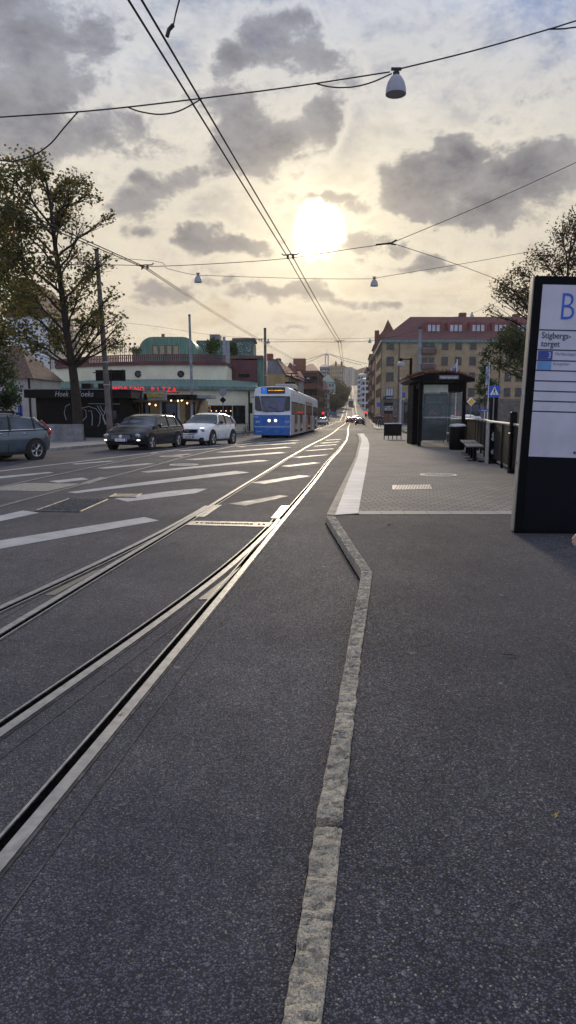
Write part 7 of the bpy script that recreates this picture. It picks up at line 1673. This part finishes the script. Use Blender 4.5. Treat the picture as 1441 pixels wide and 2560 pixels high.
# ------------------------------------------------------------ people
def skinmesh(verts, edges, radii, root=0, sub=1):
    me = bpy.data.meshes.new('s'); me.from_pydata([tuple(v) for v in verts], edges, []); o = bpy.data.objects.new('s', me); COL.objects.link(o)
    m = o.modifiers.new('skin', 'SKIN'); m.use_smooth_shade = True
    for i, r in enumerate(radii): me.skin_vertices[0].data[i].radius = (r, r) if not isinstance(r, tuple) else r
    me.skin_vertices[0].data[root].use_root = True
    s = o.modifiers.new('sub', 'SUBSURF'); s.levels = sub; s.render_levels = sub
    bpy.context.view_layer.update(); nm = bpy.data.meshes.new_from_object(o.evaluated_get(bpy.context.evaluated_depsgraph_get())); bpy.data.objects.remove(o); bpy.data.meshes.remove(me); return nm
def person(label, loc, rz, coat, trousers, stride=.22, scale=1.0, group=None, hand=False, hairm=None):
    t = thing('person', label, 'person', loc, rz, group); t.scale = (scale,) * 3
    J = dict(pel=(0, 0, .95), spn=(0, .01, 1.15), chs=(0, 0, 1.36), nek=(0, 0, 1.50), hd0=(0, -.02, 1.60), hd1=(0, -.02, 1.70))
    for s, k in ((-1, 'L'), (1, 'R')):
        st = stride * s
        J.update({'hip' + k: (s * .10, 0, .90), 'kne' + k: (s * .11, -st * .5 - .03, .50), 'ank' + k: (s * .11, -st + .02, .09), 'toe' + k: (s * .12, -st - .15, .035),
                  'sho' + k: (s * .18, 0, 1.43), 'elb' + k: (s * .25, st * .3 + .02, 1.14), 'wri' + k: (s * .27, st * .8 - .06, .90), 'pal' + k: (s * .27, st * .9 - .09, .83), 'fin' + k: (s * .265, st * .9 - .10, .76)})
    if hand:
        J.update({'elbL': (-.30, -.02, 1.13), 'wriL': (-.35, -.12, .92), 'palL': (-.375, -.15, .865), 'finL': (-.40, -.165, .845)})
    names = list(J); ix = {n: i for i, n in enumerate(names)}; V = [J[n] for n in names]
    E_ = [('pel', 'spn'), ('spn', 'chs'), ('chs', 'nek'), ('nek', 'hd0'), ('hd0', 'hd1')]
    for k in 'LR': E_ += [('pel', 'hip' + k), ('hip' + k, 'kne' + k), ('kne' + k, 'ank' + k), ('ank' + k, 'toe' + k), ('chs', 'sho' + k), ('sho' + k, 'elb' + k), ('elb' + k, 'wri' + k), ('wri' + k, 'pal' + k), ('pal' + k, 'fin' + k)]
    rad = dict(pel=.13, spn=.12, chs=.14, nek=.055, hd0=.085, hd1=.095, hip=.085, kne=.055, ank=.038, toe=.035, sho=.06, elb=.042, wri=.026, pal=(.034, .018), fin=(.026, .014))
    Rr = [rad.get(n, rad.get(n[:-1], .05)) for n in names]; EE = [(ix[a], ix[b]) for a, b in E_]
    if hand:   # five fingers on the hand that shows
        W0 = Vector(J['palL']); i0 = ix['palL']; Rr[ix['finL']] = (.022, .012)
        for f, (dz, ln_, cu) in enumerate(((.030, .075, .0), (.010, .082, .008), (-.010, .076, .014), (-.030, .060, .02))):
            a = W0 + Vector((-.030, -.012, dz * .8)); b = a + Vector((-ln_ * .45, -.012, -ln_ * .20 - cu * .3)); c = b + Vector((-ln_ * .30 + cu, .004, -ln_ * .38)); 
            n0 = len(V); V += [tuple(a), tuple(b), tuple(c)]; Rr += [.0098, .0092, .0078]; EE += [(i0, n0), (n0, n0 + 1), (n0 + 1, n0 + 2)]
        n0 = len(V); V += [tuple(W0 + Vector((-.005, -.03, .02))), tuple(W0 + Vector((-.035, -.055, .0)))]; Rr += [.012, .009]; EE += [(i0, n0), (n0, n0 + 1)]
    o = bpy.data.objects.new('body', skinmesh(V, EE, Rr, 0, 2 if hand else 1)); COL.objects.link(o); o.parent = t; o.data.materials.append(M_skin); o.data.name = 'body'
    def cloth(name, sel, grow, mat):
        s_ = [n for n in names if n in sel]; im = {n: i for i, n in enumerate(s_)}; ee = [(im[a], im[b]) for a, b in E_ if a in im and b in im]
        rr = []
        for n in s_:
            r_ = rad.get(n, rad.get(n[:-1], .05)); r_ = r_[0] if isinstance(r_, tuple) else r_; rr.append(r_ + grow)
        o = bpy.data.objects.new(name, skinmesh([J[n] for n in s_], ee, rr, 0, 1)); COL.objects.link(o); o.parent = t; o.data.materials.append(mat)
    cloth('jacket', ['pel', 'spn', 'chs', 'shoL', 'shoR', 'elbL', 'elbR', 'wriL', 'wriR'], .022, coat)
    cloth('trousers', ['pel', 'hipL', 'hipR', 'kneL', 'kneR', 'ankL', 'ankR'], .017, trousers)
    mb = MB(); mb.ball((0, .015, 1.715), .105, .115, .11, 12, 8); mb.build('hair', hairm or M_hair, t, True)
    mb = MB(); mb.ball((0, -.12, 1.645), .014, .025, .02, 8, 5); mb.build('nose', M_skin, t, True)
    for s in (-1, 1):
        mb = MB(); mb.ball((s * .035, -.108, 1.67), .013, .008, .009, 8, 5); mb.build('eye', M_blackmatte, t, True)
        mb = MB(); mb.ball((s * .098, -.01, 1.65), .012, .022, .032, 8, 5); mb.build('ear', M_skin, t, True)
        mb = MB(); a = J['ank' + 'LR'[s > 0]]; mb.ball((a[0], a[1] - .09, .045), .052, .145, .05, 10, 6); mb.build('shoe', M_black, t, True)
    mb = MB(); mb.ball((0, -.108, 1.60), .025, .01, .006, 8, 5); mb.build('mouth', pm('lips', (.30, .10, .08), .6), t, True)
    return t
hb_ = (A(1434.5, 1350, 4.0)); sx_ = hb_.x + .452
person('person standing at the right edge of whom only curled fingertips show', (sx_, 4.17, KH), 0, M_navy, M_darkcloth, .0, 1.0, None, True).location.z = KH + (hb_.z - KH - .845) 
peds = [(943, 1066, 108, 5, M_darkcloth, M_darkcloth, 'person in dark coat leading the group on the far right pavement', .2), (950, 1068, 101, -4, M_navy, M_navy, 'person in navy clothes walking nearest in the far right group', .25),
        (957, 1062, 112, 170, M_darkcloth, M_navy, 'person right of the far group beside the barrier panel', .18), (988, 1052, 116, 30, M_darkcloth, M_darkcloth, 'person with pale cap standing behind the barrier panel', .05),
        (936, 1052, 150, 0, M_darkcloth, M_navy, 'person further back by the far red traffic light', .2), (883, 1024, 330, 10, M_darkcloth, M_darkcloth, 'tiny person crossing near the far tram', .2), (824, 1033, 240, 10, M_darkcloth, M_darkcloth, 'tiny person at the kerb left of the blue van', .2),
        (940, 1058, 128, 10, pm('red_cloth', (.25, .04, .03), .9), M_navy, 'person in reddish jacket in the far right group', .2)]
for i, (px, py, Y, rz, c1, c2, lab, st) in enumerate(peds):
    q = A(px, py, Y); person(lab, (q.x, Y, zr(Y) + .12), R(rz), c1, c2, st, 1.0 if i not in (0, 1) else 1.08, 'pedestrians down the street')
for px, Y, lab, cl in ((375, 49.2, 'person in pale hat sitting at the kiosk window', M_beige), (388, 48.7, 'dark haired person before the kiosk wall', M_darkcloth), (420, 48.9, 'person in dark jacket at the kiosk counter', M_darkcloth)):
    q = A(px, 1040, Y); person(lab, (q.x, Y, zr(Y) + .1), R(160), cl, M_darkcloth, .05, .92, 'people at the kiosk')
# ------------------------------------------------------------ the air: a thin even haze over the whole street
mb = MB(); mb.box(-950, 950, -70, 3900, -3.2, 150)
hz = mb.build('haze', None); hm = bpy.data.materials.new('haze_air'); hm.use_nodes = True; hm.node_tree.nodes.clear()
vo = hm.node_tree.nodes.new('ShaderNodeVolumePrincipled'); vo.inputs['Color'].default_value = (.95, .90, .82, 1); vo.inputs['Density'].default_value = 0.00022; vo.inputs['Anisotropy'].default_value = 0.25
oo = hm.node_tree.nodes.new('ShaderNodeOutputMaterial'); hm.node_tree.links.new(vo.outputs[0], oo.inputs['Volume']); hz.data.materials.append(hm)
tag(hz, 'thin warm haze hanging over the far end of the street', 'haze', kind='stuff')
